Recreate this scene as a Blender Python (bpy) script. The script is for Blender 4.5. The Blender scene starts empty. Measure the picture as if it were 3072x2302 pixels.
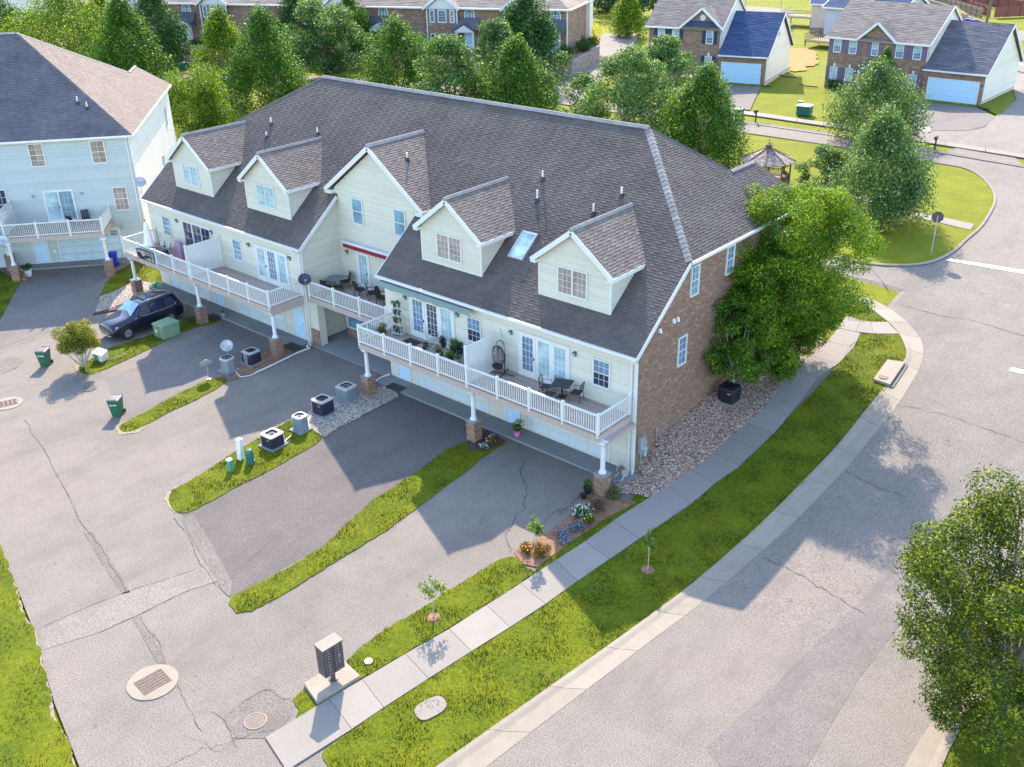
import bpy, math, random
import numpy as np
from mathutils import Vector, Matrix
from mathutils.geometry import delaunay_2d_cdt
random.seed(7); rng = np.random.default_rng(11)
S = bpy.context.scene
col = S.collection
# ---------------------------------------------------------------- camera, sky, sun
CAM = np.array([22.77, -34.49, 25.84]); YAW, PIT, ROL, FPX = 0.7219, -0.4704, -0.0223, 2990.4
def _cam_axes(y, p, r):
    f = np.array([-math.sin(y)*math.cos(p), math.cos(y)*math.cos(p), math.sin(p)])
    right = np.array([math.cos(y), math.sin(y), 0.0]); up = np.cross(right, f)
    c, s = math.cos(r), math.sin(r)
    return c*right+s*up, -s*right+c*up, f
AX = _cam_axes(YAW, PIT, ROL)
cd = bpy.data.cameras.new('camera'); cam = bpy.data.objects.new('camera', cd); col.objects.link(cam)
cam.matrix_world = Matrix([[AX[0][i], AX[1][i], -AX[2][i], CAM[i]] for i in range(3)]+[[0,0,0,1]])
cd.sensor_width = 36.0; cd.lens = 36.0*FPX/3072.0; cd.clip_end = 1500.0; cd.clip_start = 0.3
S.camera = cam
SUN_EL = math.radians(36.8); SH_AZ = math.radians(-47.2)      # direction in which shadows fall
sun_dir = Vector((-math.cos(SH_AZ)*math.cos(SUN_EL), -math.sin(SH_AZ)*math.cos(SUN_EL), math.sin(SUN_EL)))
W = bpy.data.worlds.new('World'); S.world = W; W.use_nodes = True
nt = W.node_tree; nt.nodes.clear()
sky = nt.nodes.new('ShaderNodeTexSky'); sky.sky_type = 'NISHITA'; sky.sun_disc = False
sky.sun_elevation = SUN_EL; sky.sun_rotation = math.atan2(sun_dir.x, sun_dir.y)
sky.air_density = 1.0; sky.dust_density = 0.6; sky.ozone_density = 0.8
bg = nt.nodes.new('ShaderNodeBackground'); bg.inputs['Strength'].default_value = 0.15
wo = nt.nodes.new('ShaderNodeOutputWorld')
nt.links.new(sky.outputs[0], bg.inputs[0]); nt.links.new(bg.outputs[0], wo.inputs[0])
sl = bpy.data.lights.new('sun', 'SUN'); sl.energy = 2.5; sl.angle = math.radians(0.53); sl.color = (1.0, 0.86, 0.68)
so = bpy.data.objects.new('sun', sl); col.objects.link(so)
so.rotation_euler = sun_dir.to_track_quat('Z', 'Y').to_euler()
S.view_settings.view_transform = 'Standard'; S.view_settings.look = 'None'
S.view_settings.exposure = 2.17; S.view_settings.gamma = 1.0; S.view_settings.use_curve_mapping = False

# ---------------------------------------------------------------- terrain height and measured points
def _ip(y, xs, zs):
    if y <= xs[0]: return zs[0]
    for i in range(len(xs)-1):
        if y < xs[i+1]:
            t = (y-xs[i])/(xs[i+1]-xs[i]); return zs[i]+(zs[i+1]-zs[i])*t
    return zs[-1]
def _ss(t): t = max(0.0, min(1.0, t)); return t*t*(3-2*t)
def H(x, y):
    yy = y-15.0*_ss((-37.5-x)/5.0)
    a = 0.0
    for d in (-1.2, 0, 1.2): a += _ip(yy+d, (-5, 0, 2.5, 7.75, 20, 30), (0, .15, .42, 1.05, 2.1, 2.7))/3
    b = _ip(yy, (0.1, 2.0, 7.75, 20, 30), (0, .92, 1.5, 2.2, 2.7)) if x > -1.5 or x < -41.5 else _ip(yy, (3.4, 8, 20, 30), (0, 1.5, 2.2, 2.7))
    t = _ss((x-0.2)/1.5)
    return b*(1-t)+a*t
FR = {1:(0,0,2.011),2:(1000,0,2.011),3:(1972,0,2.011),4:(0,700,2.011),5:(1000,700,2.011),6:(1972,700,2.011),7:(0,1500,2.011),8:(1000,1500,2.011),9:(1972,1500,2.011),0:(0,0,.72),'s':(0,0,1.0)}
def sp(k, a, b): f = FR[k]; return f[0]+a/f[2], f[1]+b/f[2]
def ray(u, v): return (u-1536)/FPX*AX[0]-(v-1151)/FPX*AX[1]+AX[2]
def Zp(k, a, b, z=0.0):                       # where a sight line of the survey meets a level z
    r = ray(*sp(k, a, b)); t = (z-CAM[2])/r[2]; return CAM+t*r
def G(k, a, b):                               # ... and the terrain
    z = 0.0
    for _ in range(14):
        P = Zp(k, a, b, z); z = 0.5*z+0.5*H(P[0], P[1])
    return (float(P[0]), float(P[1]))
def Gs(k, pts): return [G(k, *p) for p in pts]
def top_height(base, k, a, b):                # height of a point standing above base seen at (a,b)
    r = ray(*sp(k, a, b)); B = np.array(base)-CAM
    M = np.array([[r@r, -r[2]], [-r[2], 1.0]]); c = np.array([r@B, -B[2]])
    return float(np.linalg.solve(M, c)[1])
def px_size(base, px): return float(px*np.linalg.norm(np.array(base)-CAM)/FPX)

# ---------------------------------------------------------------- object helpers
def tag(o, label=None, cat=None, group=None, kind=None):
    if label: o['label'] = label
    if cat: o['category'] = cat
    if group: o['group'] = group
    if kind: o['kind'] = kind
    return o
def empty(name, loc=(0,0,0), rz=0.0, label=None, cat=None, group=None):
    o = bpy.data.objects.new(name, None); col.objects.link(o); o.location = loc; o.rotation_euler = (0,0,rz)
    o.empty_display_size = 0.2
    return tag(o, label, cat, group)
def kids(o): return [c for c in bpy.data.objects if c.parent == o]
def copy_tree(o, parent=None):
    c = o.copy(); col.objects.link(c); c.parent = parent
    for ch in o.children: copy_tree(ch, c)
    return c
def dup(o, loc, rz=None, label=None, group=None):
    c = copy_tree(o); c.location = loc
    if rz is not None: c.rotation_euler = (0,0,rz)
    if label: c['label'] = label
    if group: c['group'] = group
    return c
class MB:
    def __init__(s): s.v = []; s.f = []; s.m = []
    def add(s, vs, fs, m=0):
        n = len(s.v); s.v += [tuple(map(float, p)) for p in vs]; s.f += [tuple(i+n for i in f) for f in fs]; s.m += [m]*len(fs)
    def box(s, x0, x1, y0, y1, z0, z1, m=0):
        s.add([(x0,y0,z0),(x1,y0,z0),(x1,y1,z0),(x0,y1,z0),(x0,y0,z1),(x1,y0,z1),(x1,y1,z1),(x0,y1,z1)],
              [(3,2,1,0),(4,5,6,7),(0,1,5,4),(1,2,6,5),(2,3,7,6),(3,0,4,7)], m)
    def hexa(s, p, m=0):
        s.add(p, [(3,2,1,0),(4,5,6,7),(0,1,5,4),(1,2,6,5),(2,3,7,6),(3,0,4,7)], m)
    def beam(s, a, b, w, h, m=0, up=(0,0,1)):
        a = Vector(a); b = Vector(b); d = (b-a).normalized(); U = Vector(up)
        r = d.cross(U)
        if r.length < 1e-4: r = d.cross(Vector((1,0,0)))
        r.normalize(); U = r.cross(d); r *= w/2; U *= h/2
        s.hexa([a-r-U, a+r-U, b+r-U, b-r-U, a-r+U, a+r+U, b+r+U, b-r+U], m)
    def tube(s, pts, rad, n=8, m=0, cap=True):
        pts = [Vector(p) for p in pts]
        if not hasattr(rad, '__len__'): rad = [rad]*len(pts)
        vs = []; fs = []
        for i, p in enumerate(pts):
            d = (pts[min(i+1, len(pts)-1)]-pts[max(i-1, 0)]).normalized()
            r = d.cross(Vector((0,0,1)))
            if r.length < 1e-3: r = Vector((1,0,0))
            r.normalize(); u = r.cross(d)
            for k in range(n):
                a = 2*math.pi*k/n; vs.append(p+(r*math.cos(a)+u*math.sin(a))*rad[i])
        for i in range(len(pts)-1):
            for k in range(n): fs.append((i*n+k, i*n+(k+1)%n, (i+1)*n+(k+1)%n, (i+1)*n+k))
        if cap: fs += [tuple(range(n))[::-1], tuple((len(pts)-1)*n+k for k in range(n))]
        s.add(vs, fs, m)
    def lathe(s, prof, c=(0,0,0), n=16, m=0, sq=1.0, cap=True):
        vs = []; fs = []
        for r, z in prof:
            for k in range(n):
                a = 2*math.pi*(k+.5)/n; vs.append((c[0]+r*math.cos(a), c[1]+r*sq*math.sin(a), c[2]+z))
        for i in range(len(prof)-1):
            for k in range(n): fs.append((i*n+k, i*n+(k+1)%n, (i+1)*n+(k+1)%n, (i+1)*n+k))
        if cap: fs += [tuple(range(n))[::-1], tuple((len(prof)-1)*n+k for k in range(n))]
        s.add(vs, fs, m)
    def poly(s, pts, m=0): s.add(pts, [tuple(range(len(pts)))], m)
    def slab(s, pts, th, nrm=(0,0,1), m=0):     # polygon thickened against nrm
        n = len(pts); N = Vector(nrm)*th; b = [Vector(p)-N for p in pts]
        s.add(list(pts)+b, [tuple(range(n)), tuple(range(2*n-1, n-1, -1))]+[(i, i+n, (i+1)%n+n, (i+1)%n) for i in range(n)], m)
    def mesh(s, name, mats, smooth=False):
        me = bpy.data.meshes.new(name); me.from_pydata(s.v, [], s.f)
        for m in (mats if isinstance(mats, (list, tuple)) else [mats]): me.materials.append(m)
        if any(s.m): me.polygons.foreach_set('material_index', s.m)
        if smooth: me.polygons.foreach_set('use_smooth', [True]*len(s.f))
        me.update(); return me
    def build(s, name, mats, parent=None, smooth=False, loc=None, kind=None, bevel=0.0):
        me = s.mesh(name, mats, smooth); o = bpy.data.objects.new(name, me); col.objects.link(o); o.parent = parent
        if loc is not None: o.location = loc
        if kind: o['kind'] = kind
        if bevel:
            b = o.modifiers.new('bevel', 'BEVEL'); b.width = bevel; b.segments = 2; b.limit_method = 'ANGLE'
        return o
def put(name, me, parent, loc=(0,0,0), mat=None):
    o = bpy.data.objects.new(name, me); col.objects.link(o); o.parent = parent
    if mat is not None: o.matrix_local = mat
    else: o.location = loc
    return o
def quads_mesh(name, V, nper, mats, mi=None):   # V (N, nper, 3) each an island face
    N = V.shape[0]; me = bpy.data.meshes.new(name)
    me.vertices.add(N*nper); me.vertices.foreach_set('co', V.reshape(-1).astype(np.float32))
    me.loops.add(N*nper); me.loops.foreach_set('vertex_index', np.arange(N*nper, dtype=np.int32))
    me.polygons.add(N); me.polygons.foreach_set('loop_start', np.arange(0, N*nper, nper, dtype=np.int32))
    me.polygons.foreach_set('loop_total', np.full(N, nper, dtype=np.int32))
    for m in (mats if isinstance(mats, (list, tuple)) else [mats]): me.materials.append(m)
    if mi is not None: me.polygons.foreach_set('material_index', mi.astype(np.int32))
    me.update(calc_edges=True); return me

# ---------------------------------------------------------------- materials
def newmat(name):
    m = bpy.data.materials.new(name); m.use_nodes = True; t = m.node_tree; t.nodes.clear()
    o = t.nodes.new('ShaderNodeOutputMaterial'); b = t.nodes.new('ShaderNodeBsdfPrincipled')
    t.links.new(b.outputs[0], o.inputs[0]); return m, t, b
def N(t, ty, **kw):
    n = t.nodes.new(ty)
    for k, v in kw.items(): setattr(n, k, v)
    return n
def ramp(t, fac, stops):
    r = N(t, 'ShaderNodeValToRGB'); e = r.color_ramp.elements
    while len(e) < len(stops): e.new(0.5)
    for i, (p, c) in enumerate(stops):
        e[i].position = p; e[i].color = (*c, 1) if len(c) == 3 else c
    t.links.new(fac, r.inputs[0]); return r.outputs[0]
def noise(t, scale, detail=3, rough=.55, co=None, out=0, vec=None):
    n = N(t, 'ShaderNodeTexNoise'); n.inputs['Scale'].default_value = scale; n.inputs['Detail'].default_value = detail; n.inputs['Roughness'].default_value = rough
    if co is None:
        tc = N(t, 'ShaderNodeNewGeometry'); co = tc.outputs['Position']
    if vec:
        mp = N(t, 'ShaderNodeMapping'); mp.inputs['Scale'].default_value = vec; t.links.new(co, mp.inputs[0]); co = mp.outputs[0]
    t.links.new(co, n.inputs['Vector']); return n.outputs[out]
def mix(t, fac, a, b, mode='MIX'):
    m = N(t, 'ShaderNodeMix', data_type='RGBA', blend_type=mode)
    for k, v in ((0, fac), (6, a), (7, b)):
        if hasattr(v, 'links') or hasattr(v, 'is_linked'): t.links.new(v, m.inputs[k])
        elif k == 0: m.inputs[0].default_value = v
        else: m.inputs[k].default_value = (*v, 1)
    return m.outputs[2]
def bump(t, b, h, strength=.3, dist=.01):
    n = N(t, 'ShaderNodeBump'); n.inputs['Strength'].default_value = strength; n.inputs['Distance'].default_value = dist
    t.links.new(h, n.inputs['Height']); t.links.new(n.outputs[0], b.inputs['Normal'])
def isl(t):                                     # per island and per object random value
    g = N(t, 'ShaderNodeNewGeometry'); o = N(t, 'ShaderNodeObjectInfo')
    a = N(t, 'ShaderNodeMath', operation='ADD'); t.links.new(g.outputs['Random Per Island'], a.inputs[0]); t.links.new(o.outputs['Random'], a.inputs[1])
    f = N(t, 'ShaderNodeMath', operation='FRACT'); t.links.new(a.outputs[0], f.inputs[0]); return f.outputs[0]
def plain(name, c, rough=.6, var=.12, scale=3.0, metal=0.0, bmp=0.0, spec=.5, dirt=None):
    m, t, b = newmat(name)
    c1 = tuple(x*(1-var) for x in c); c2 = tuple(min(1, x*(1+var)) for x in c)
    k = ramp(t, noise(t, scale, 4), [(.3, c1), (.7, c2)])
    if dirt: k = mix(t, ramp(t, noise(t, .7, 5, .7), [(.45, (0,0,0)), (.75, (1,1,1))]), k, dirt)
    t.links.new(k, b.inputs['Base Color'])
    b.inputs['Roughness'].default_value = rough; b.inputs['Metallic'].default_value = metal; b.inputs['Specular IOR Level'].default_value = spec
    if bmp: bump(t, b, noise(t, 60, 3), bmp, .004)
    return m
def asphalt(name, base, warm=(1.06,1,.95), dark=.75, speck=.35, stain=None):
    m, t, b = newmat(name)
    g = ramp(t, noise(t, .13, 4, .6), [(.3, tuple(x*dark for x in base)), (.5, base), (.75, tuple(x*w for x, w in zip(base, (1.16,1.04,1.02))))])
    g = mix(t, .5, g, ramp(t, noise(t, .9, 5, .7), [(.3, tuple(x*.82 for x in base)), (.7, tuple(x*1.12 for x in base))]))
    s = ramp(t, noise(t, 16, 2, .8), [(.34, (1-speck,)*3), (.5, (1,)*3), (.68, (1+speck,)*3)])
    g = mix(t, 1.0, g, s, 'MULTIPLY')
    s2 = ramp(t, noise(t, 45, 2, .7), [(.35, (1-speck,)*3), (.65, (1+speck,)*3)])
    g = mix(t, 1.0, g, s2, 'MULTIPLY')
    st = ramp(t, noise(t, .45, 6, .75, vec=(1,.35,1)), [(.50, (0,0,0)), (.74, (1,1,1))])
    g = mix(t, st, g, stain or tuple(x*.74 for x in base))
    g = mix(t, ramp(t, noise(t, 1.9, 2, .5), [(.70, (0,0,0)), (.76, (.55,.55,.55))]), g, tuple(x*.5 for x in base))
    # tyre-worn lanes along the drives (y) as gentle bands
    t.links.new(g, b.inputs['Base Color']); b.inputs['Roughness'].default_value = .92; b.inputs['Specular IOR Level'].default_value = .25
    bump(t, b, noise(t, 55, 3, .7), .55, .008); return m
def concrete(name, base, var=.12, rnd=.1):
    m, t, b = newmat(name)
    g = ramp(t, noise(t, .8, 6, .7), [(.3, tuple(x*(1-var) for x in base)), (.7, tuple(x*(1+var*.6) for x in base))])
    g = mix(t, .5, g, ramp(t, noise(t, 14, 4, .7), [(.35, tuple(x*.85 for x in base)), (.65, tuple(x*1.1 for x in base))]))
    r = ramp(t, isl(t), [(0, (1-rnd,)*3), (1, (1+rnd,)*3)])
    g = mix(t, 1.0, g, r, 'MULTIPLY')
    g = mix(t, ramp(t, noise(t, .35, 6, .75), [(.58, (0,0,0)), (.8, (.6,.6,.6))]), g, tuple(x*.55 for x in base))
    t.links.new(g, b.inputs['Base Color']); b.inputs['Roughness'].default_value = .9; b.inputs['Specular IOR Level'].default_value = .3
    bump(t, b, noise(t, 40, 4, .7), .3, .005); return m
def grassmat(name, a, bcol, c, dry=(.36,.27,.10)):
    m, t, b = newmat(name)
    g = ramp(t, noise(t, .55, 5, .7), [(.28, a), (.5, bcol), (.72, c)])
    g = mix(t, .55, g, ramp(t, noise(t, 5.5, 4, .75), [(.3, a), (.52, bcol), (.75, c)]))
    g = mix(t, 1.0, g, ramp(t, noise(t, 26, 3, .8), [(.3, (.55,.6,.55)), (.5, (1,1,1)), (.7, (1.3,1.25,1.1))]), 'MULTIPLY')
    g = mix(t, ramp(t, noise(t, .8, 6, .8), [(.60, (0,0,0)), (.80, (.7,.7,.7))]), g, dry)
    t.links.new(g, b.inputs['Base Color']); b.inputs['Roughness'].default_value = .9; b.inputs['Specular IOR Level'].default_value = .15
    bump(t, b, noise(t, 22, 4, .8), .9, .05); return m
def islandmat(name, stops, rough=.8, noise_amt=.25, scale=30, bmp=.4, spec=.3, streak=None):
    m, t, b = newmat(name)
    g = ramp(t, isl(t), stops)
    g = mix(t, 1.0, g, ramp(t, noise(t, scale, 4, .7), [(.3, (1-noise_amt,)*3), (.7, (1+noise_amt,)*3)]), 'MULTIPLY')
    if streak: g = mix(t, 1.0, g, ramp(t, noise(t, .5, 5, .7), [(.3, (1-streak,)*3), (.7, (1+streak,)*3)]), 'MULTIPLY')
    t.links.new(g, b.inputs['Base Color']); b.inputs['Roughness'].default_value = rough; b.inputs['Specular IOR Level'].default_value = spec
    if bmp: bump(t, b, noise(t, 90, 3, .7), bmp, .004)
    return m
def leafmat(name, stops, trans=.35):
    m = bpy.data.materials.new(name); m.use_nodes = True; t = m.node_tree; t.nodes.clear()
    o = t.nodes.new('ShaderNodeOutputMaterial')
    g = ramp(t, isl(t), stops)
    g = mix(t, 1.0, g, ramp(t, noise(t, .55, 3, .6), [(.34, (.58,.70,.72)), (.66, (1.38,1.24,1.0))]), 'MULTIPLY')
    p = N(t, 'ShaderNodeBsdfPrincipled'); p.inputs['Roughness'].default_value = .55; p.inputs['Specular IOR Level'].default_value = .3; t.links.new(g, p.inputs['Base Color'])
    trans *= .8; tr = N(t, 'ShaderNodeBsdfTranslucent'); t.links.new(mix(t, 1.0, g, (1.5,1.35,.5), 'MULTIPLY'), tr.inputs[0])
    ms = N(t, 'ShaderNodeMixShader'); ms.inputs[0].default_value = trans
    t.links.new(p.outputs[0], ms.inputs[1]); t.links.new(tr.outputs[0], ms.inputs[2]); t.links.new(ms.outputs[0], o.inputs[0]); return m
def glassmat(name, c, rough=.06, spec=.9, curtain=None):
    m, t, b = newmat(name)
    g = ramp(t, noise(t, 1.3, 3), [(.35, tuple(x*.7 for x in c)), (.65, tuple(x*1.25 for x in c))])
    t.links.new(g, b.inputs['Base Color']); b.inputs['Roughness'].default_value = rough; b.inputs['Specular IOR Level'].default_value = spec
    b.inputs['Coat Weight'].default_value = .6; b.inputs['Coat Roughness'].default_value = .03
    return m
M_ = {}
M_['asph'] = asphalt('asphalt_weathered', (.200,.174,.152), dark=.66)
M_['asph_dark'] = asphalt('asphalt_sealed_drive', (.128,.112,.106), dark=.85, speck=.3)
M_['asph_mid'] = asphalt('asphalt_drive', (.170,.151,.140), dark=.85, speck=.3)
M_['asph_patch'] = asphalt('asphalt_patch', (.166,.147,.130), speck=.4)
M_['asph_pale'] = asphalt('asphalt_pale_trench', (.212,.187,.165), speck=.35)
M_['crack'] = plain('crack_black', (.095,.085,.08), .95)
M_['conc'] = concrete('concrete_walk', (.255,.225,.198))
M_['curb'] = concrete('concrete_curb', (.29,.245,.195), .22)
M_['apron'] = concrete('concrete_apron', (.25,.245,.245), .15)
M_['grass'] = grassmat('lawn_grass', (.030,.066,.005), (.118,.148,.004), (.232,.224,.008))
M_['grass_far'] = grassmat('lawn_grass_far', (.085,.114,.005), (.162,.180,.005), (.258,.248,.010))
M_['blade'] = leafmat('grass_blade', [(0,(.020,.048,.006)),(.5,(.078,.100,.006)),(.85,(.18,.168,.012)),(1,(.32,.24,.07))], .25)
M_['soil'] = plain('clay_soil', (.22,.12,.068), .95, .35, 4, bmp=.6)
M_['redsoil'] = grassmat('bare_clay_lawn', (.30,.13,.055), (.36,.21,.085), (.20,.19,.02))
M_['mulch'] = plain('dark_mulch', (.075,.042,.034), .95, .4, 9, bmp=.8)
M_['dryedge'] = plain('dry_grass_edge', (.24,.20,.125), .95, .35, 7, bmp=.6)
M_['stone'] = islandmat('river_stone', [(0,(.14,.085,.06)),(.3,(.31,.19,.135)),(.6,(.44,.29,.21)),(.85,(.56,.41,.31)),(1,(.68,.55,.46))], .75, .2, 20, 0)
M_['stone_pale'] = islandmat('pale_stone', [(0,(.22,.17,.14)),(.4,(.36,.30,.25)),(1,(.58,.51,.44))], .75, .2, 20, 0)
M_['stonebed'] = plain('stone_bed', (.17,.115,.085), .95, .4, 14, bmp=.8)
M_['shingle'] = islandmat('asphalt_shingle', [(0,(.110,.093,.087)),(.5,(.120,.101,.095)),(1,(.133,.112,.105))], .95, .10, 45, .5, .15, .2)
M_['shingle_edge'] = plain('shingle_painted_shadow', (.028,.024,.030), .95)  # drop edges painted dark to give the shadow dashes below the tabs
M_['shingle_lit_side'] = islandmat('asphalt_shingle_lit', [(0,(.185,.146,.124)),(.5,(.215,.172,.147)),(1,(.245,.197,.168))], .95, .14, 45, .9, .15, .10)  # lighter copy of the roof shingle, sunlight painted into the side slopes
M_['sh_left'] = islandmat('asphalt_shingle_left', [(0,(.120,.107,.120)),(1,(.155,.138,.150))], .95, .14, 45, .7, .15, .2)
M_['cap'] = islandmat('ridge_cap', [(0,(.19,.178,.172)),(1,(.28,.265,.255))], .9, .25, 25, .6)
M_['vent'] = plain('ridge_vent', (.27,.245,.235), .8, .2)
M_['brick'] = islandmat('brick_tan', [(0,(.225,.132,.092)),(.5,(.275,.172,.122)),(.93,(.325,.210,.152)),(.96,(.35,.24,.18)),(1,(.40,.29,.22))], .9, .14, 25, .4)
M_['mortar'] = plain('mortar', (.25,.185,.145), .95, .15, 8)
M_['siding'] = islandmat('vinyl_siding_cream', [(0,(.53,.505,.425)),(1,(.595,.57,.48))], .55, .03, 3, 0, .4, .05)
M_['siding_blue_and_shade'] = islandmat('vinyl_siding_grey_and_shade', [(0,(.39,.44,.445)),(1,(.45,.50,.505))], .55, .03, 3, 0, .4, .05)  # grey siding; also paints shade onto the neighbour's front wall
M_['siding_tan_and_lit'] = islandmat('vinyl_siding_tan_and_lit', [(0,(.62,.57,.50)),(1,(.70,.645,.57))], .55, .03, 3, 0, .4, .05)  # tan siding; also the painted sunlit tone of the neighbour's right wall
M_['rimsil'] = plain('wheel_silver', (.62,.62,.64), .35, .1, metal=.2)
M_['white'] = plain('white_vinyl', (.66,.66,.64), .4, .04, 2.0, spec=.5)
M_['trim'] = plain('white_trim', (.64,.63,.60), .5, .06, 2.0, dirt=None)
M_['fascia'] = plain('taupe_fascia', (.43,.34,.30), .6, .06)
M_['deck'] = islandmat('deck_board', [(0,(.38,.285,.235)),(1,(.47,.36,.30))], .8, .12, 12, .2)
M_['door'] = plain('white_door_sky_tint', (.47,.68,.86), .45, .03)  # white doors tinted blue: sky shade and reflection put into the colour
M_['glass'] = glassmat('window_glass', (.13,.22,.33))  # blue sky reflection put into the pane colour
M_['glass_dark'] = glassmat('window_glass_dark', (.022,.028,.07))
M_['glass_curt'] = glassmat('window_curtained', (.34,.50,.56), .12)
M_['glass_pink'] = glassmat('window_pink_reflection', (.30,.235,.215), .12)  # pinkish reflection in the panes put into the base colour
M_['glass_teal'] = glassmat('window_screen', (.15,.29,.38), .2)
M_['metal_dark'] = plain('dark_metal', (.035,.035,.04), .45, .1, metal=.3)
M_['black'] = plain('black_plastic', (.018,.018,.022), .5, .2)
M_['wicker'] = plain('dark_wicker', (.03,.026,.028), .7, .3, 40, bmp=.5)
M_['lamp_green'] = plain('aged_bronze_lamp', (.08,.16,.14), .5, .2)
M_['ac_dark'] = plain('ac_navy', (.035,.035,.065), .45, .15, metal=.2)
M_['ac_grey'] = plain('ac_grey', (.23,.27,.31), .5, .1, metal=.2)
M_['ac_top'] = plain('ac_top', (.34,.32,.29), .5, .1)
M_['bin_green'] = plain('bin_green', (.008,.12,.055), .45, .1)
M_['bin_blue'] = plain('bin_blue', (.012,.02,.36), .45, .1)
M_['bin_lid'] = plain('bin_lid_dark', (.10,.10,.11), .5, .2)
M_['util_green'] = plain('utility_green', (.14,.26,.15), .6, .1, dirt=(.25,.27,.18))
M_['util_teal'] = plain('utility_teal', (.02,.13,.11), .55, .1)
M_['util_mint'] = plain('utility_mint', (.06,.30,.19), .55, .1)
M_['galv'] = plain('galvanised', (.42,.43,.44), .45, .15, metal=.5)
M_['mailbox'] = plain('mailbox_bronze', (.085,.076,.085), .5, .12, metal=.3)
M_['mbtop'] = plain('mailbox_top', (.13,.115,.11), .6, .08, metal=.2)
M_['iron'] = plain('cast_iron', (.17,.11,.085), .8, .3, 12)
M_['wood'] = plain('weathered_wood', (.26,.19,.14), .85, .3, 6, bmp=.4)
M_['wood_dark'] = plain('stained_wood', (.13,.075,.05), .85, .3, 6, bmp=.4)
M_['redfence'] = plain('red_brown_fence', (.22,.075,.06), .85, .2, 3)
M_['pole'] = plain('pole_wood', (.17,.11,.08), .9, .3, 5)
M_['bark'] = plain('bark_grey', (.23,.19,.16), .95, .35, 9, bmp=.8)
M_['bark_pale'] = plain('bark_pale', (.46,.42,.37), .9, .3, 7, bmp=.6)
M_['pot'] = plain('plant_pot_dark', (.03,.035,.05), .5, .2)
M_['potw'] = plain('plant_pot_white', (.72,.70,.66), .5, .1)
M_['pink'] = plain('pink_wrap', (.75,.16,.42), .5, .15, 12)
M_['terra'] = plain('terracotta', (.36,.14,.08), .8, .2)
M_['blue'] = plain('blue_paint', (.02,.05,.35), .4, .1)
M_['yellow'] = plain('sign_yellow', (.85,.62,.01), .5, .05)
M_['red'] = plain('sign_red', (.45,.03,.03), .5, .1)
M_['awn_red'] = plain('awning_red', (.22,.012,.035), .8, .1)
M_['awn_green'] = plain('awning_green', (.20,.27,.26), .8, .1)
M_['block'] = islandmat('retaining_block', [(0,(.20,.175,.165)),(1,(.31,.275,.26))], .95, .2, 12, .5)
M_['purple'] = plain('shutter_purple', (.17,.12,.20), .6, .1)
M_['navy'] = plain('shutter_navy', (.015,.025,.10), .5, .1)
M_['hose'] = plain('hose_brown', (.20,.12,.08), .6, .1)
M_['pipe'] = plain('white_pipe', (.62,.61,.57), .5, .12)
M_['umb'] = plain('umbrella_cloth', (.80,.77,.76), .8, .05, 5)
M_['mesh_grey'] = plain('sling_grey', (.48,.50,.48), .8, .1)
M_['mauve'] = plain('grill_cover', (.36,.22,.30), .8, .15)
M_['flower_w'] = plain('white_petals', (.55,.56,.47), .7, .05)
M_['flower_y'] = plain('yellow_petals', (.85,.42,.02), .7, .05)
M_['flower_v'] = plain('violet_petals', (.22,.18,.36), .7, .1)
L = M_
L['lf_pear'] = leafmat('leaf_pear', [(0,(0.017,0.077,0.013)),(.45,(0.036,0.123,0.018)),(.8,(0.090,0.209,0.018)),(1,(0.272,0.372,0.023))], .4)
L['lf_pear2'] = leafmat('leaf_pear_light', [(0,(0.032,0.098,0.011)),(.4,(0.074,0.172,0.015)),(.8,(0.181,0.271,0.018)),(1,(0.395,0.443,0.023))], .45)
L['lf_maple'] = leafmat('leaf_maple', [(0,(0.028,0.092,0.032)),(.45,(0.058,0.154,0.045)),(.8,(0.127,0.246,0.061)),(1,(0.445,0.515,0.234))], .35)
L['lf_bright'] = leafmat('leaf_bright', [(0,(0.032,0.097,0.006)),(.4,(0.077,0.186,0.009)),(.8,(0.163,0.284,0.011)),(1,(0.378,0.412,0.018))], .45)
L['lf_dark'] = leafmat('leaf_dark', [(0,(0.013,0.055,0.017)),(.5,(0.032,0.105,0.026)),(1,(0.093,0.215,0.047))], .3)
L['lf_wood'] = leafmat('leaf_wood', [(0,(0.022,0.062,0.033)),(.5,(0.042,0.105,0.047)),(1,(0.099,0.186,0.070))], .3)
L['lf_purple'] = leafmat('leaf_purple', [(0,(0.048,0.022,0.032)),(.5,(0.104,0.055,0.063)),(1,(0.228,0.165,0.135))], .3)
L['lf_yellow'] = leafmat('leaf_yellow', [(0,(0.285,0.264,0.009)),(.5,(0.570,0.506,0.011)),(1,(0.800,0.726,0.027))], .35)
L['lf_oak'] = leafmat('leaf_oak', [(0,(0.020,0.054,0.010)),(.4,(0.048,0.098,0.010)),(.75,(0.114,0.167,0.011)),(1,(0.333,0.366,0.021))], .4)
L['lf_myrtle'] = leafmat('leaf_myrtle', [(0,(0.043,0.100,0.014)),(.4,(0.111,0.172,0.016)),(.7,(0.272,0.286,0.029)),(1,(0.519,0.400,0.035))], .35)
L['lf_rust'] = leafmat('leaf_rust', [(0,(0.048,0.028,0.011)),(.5,(0.123,0.066,0.013)),(1,(0.361,0.198,0.018))], .3)
L['lf_lav'] = leafmat('leaf_lavender', [(0,(0.057,0.110,0.081)),(.5,(0.142,0.220,0.180)),(1,(0.247,0.220,0.378))], .3)
L['lf_birch'] = leafmat('leaf_birch', [(0,(0.027,0.083,0.011)),(.4,(0.061,0.155,0.017)),(.8,(0.121,0.244,0.018)),(1,(0.313,0.412,0.035))], .4)
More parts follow.
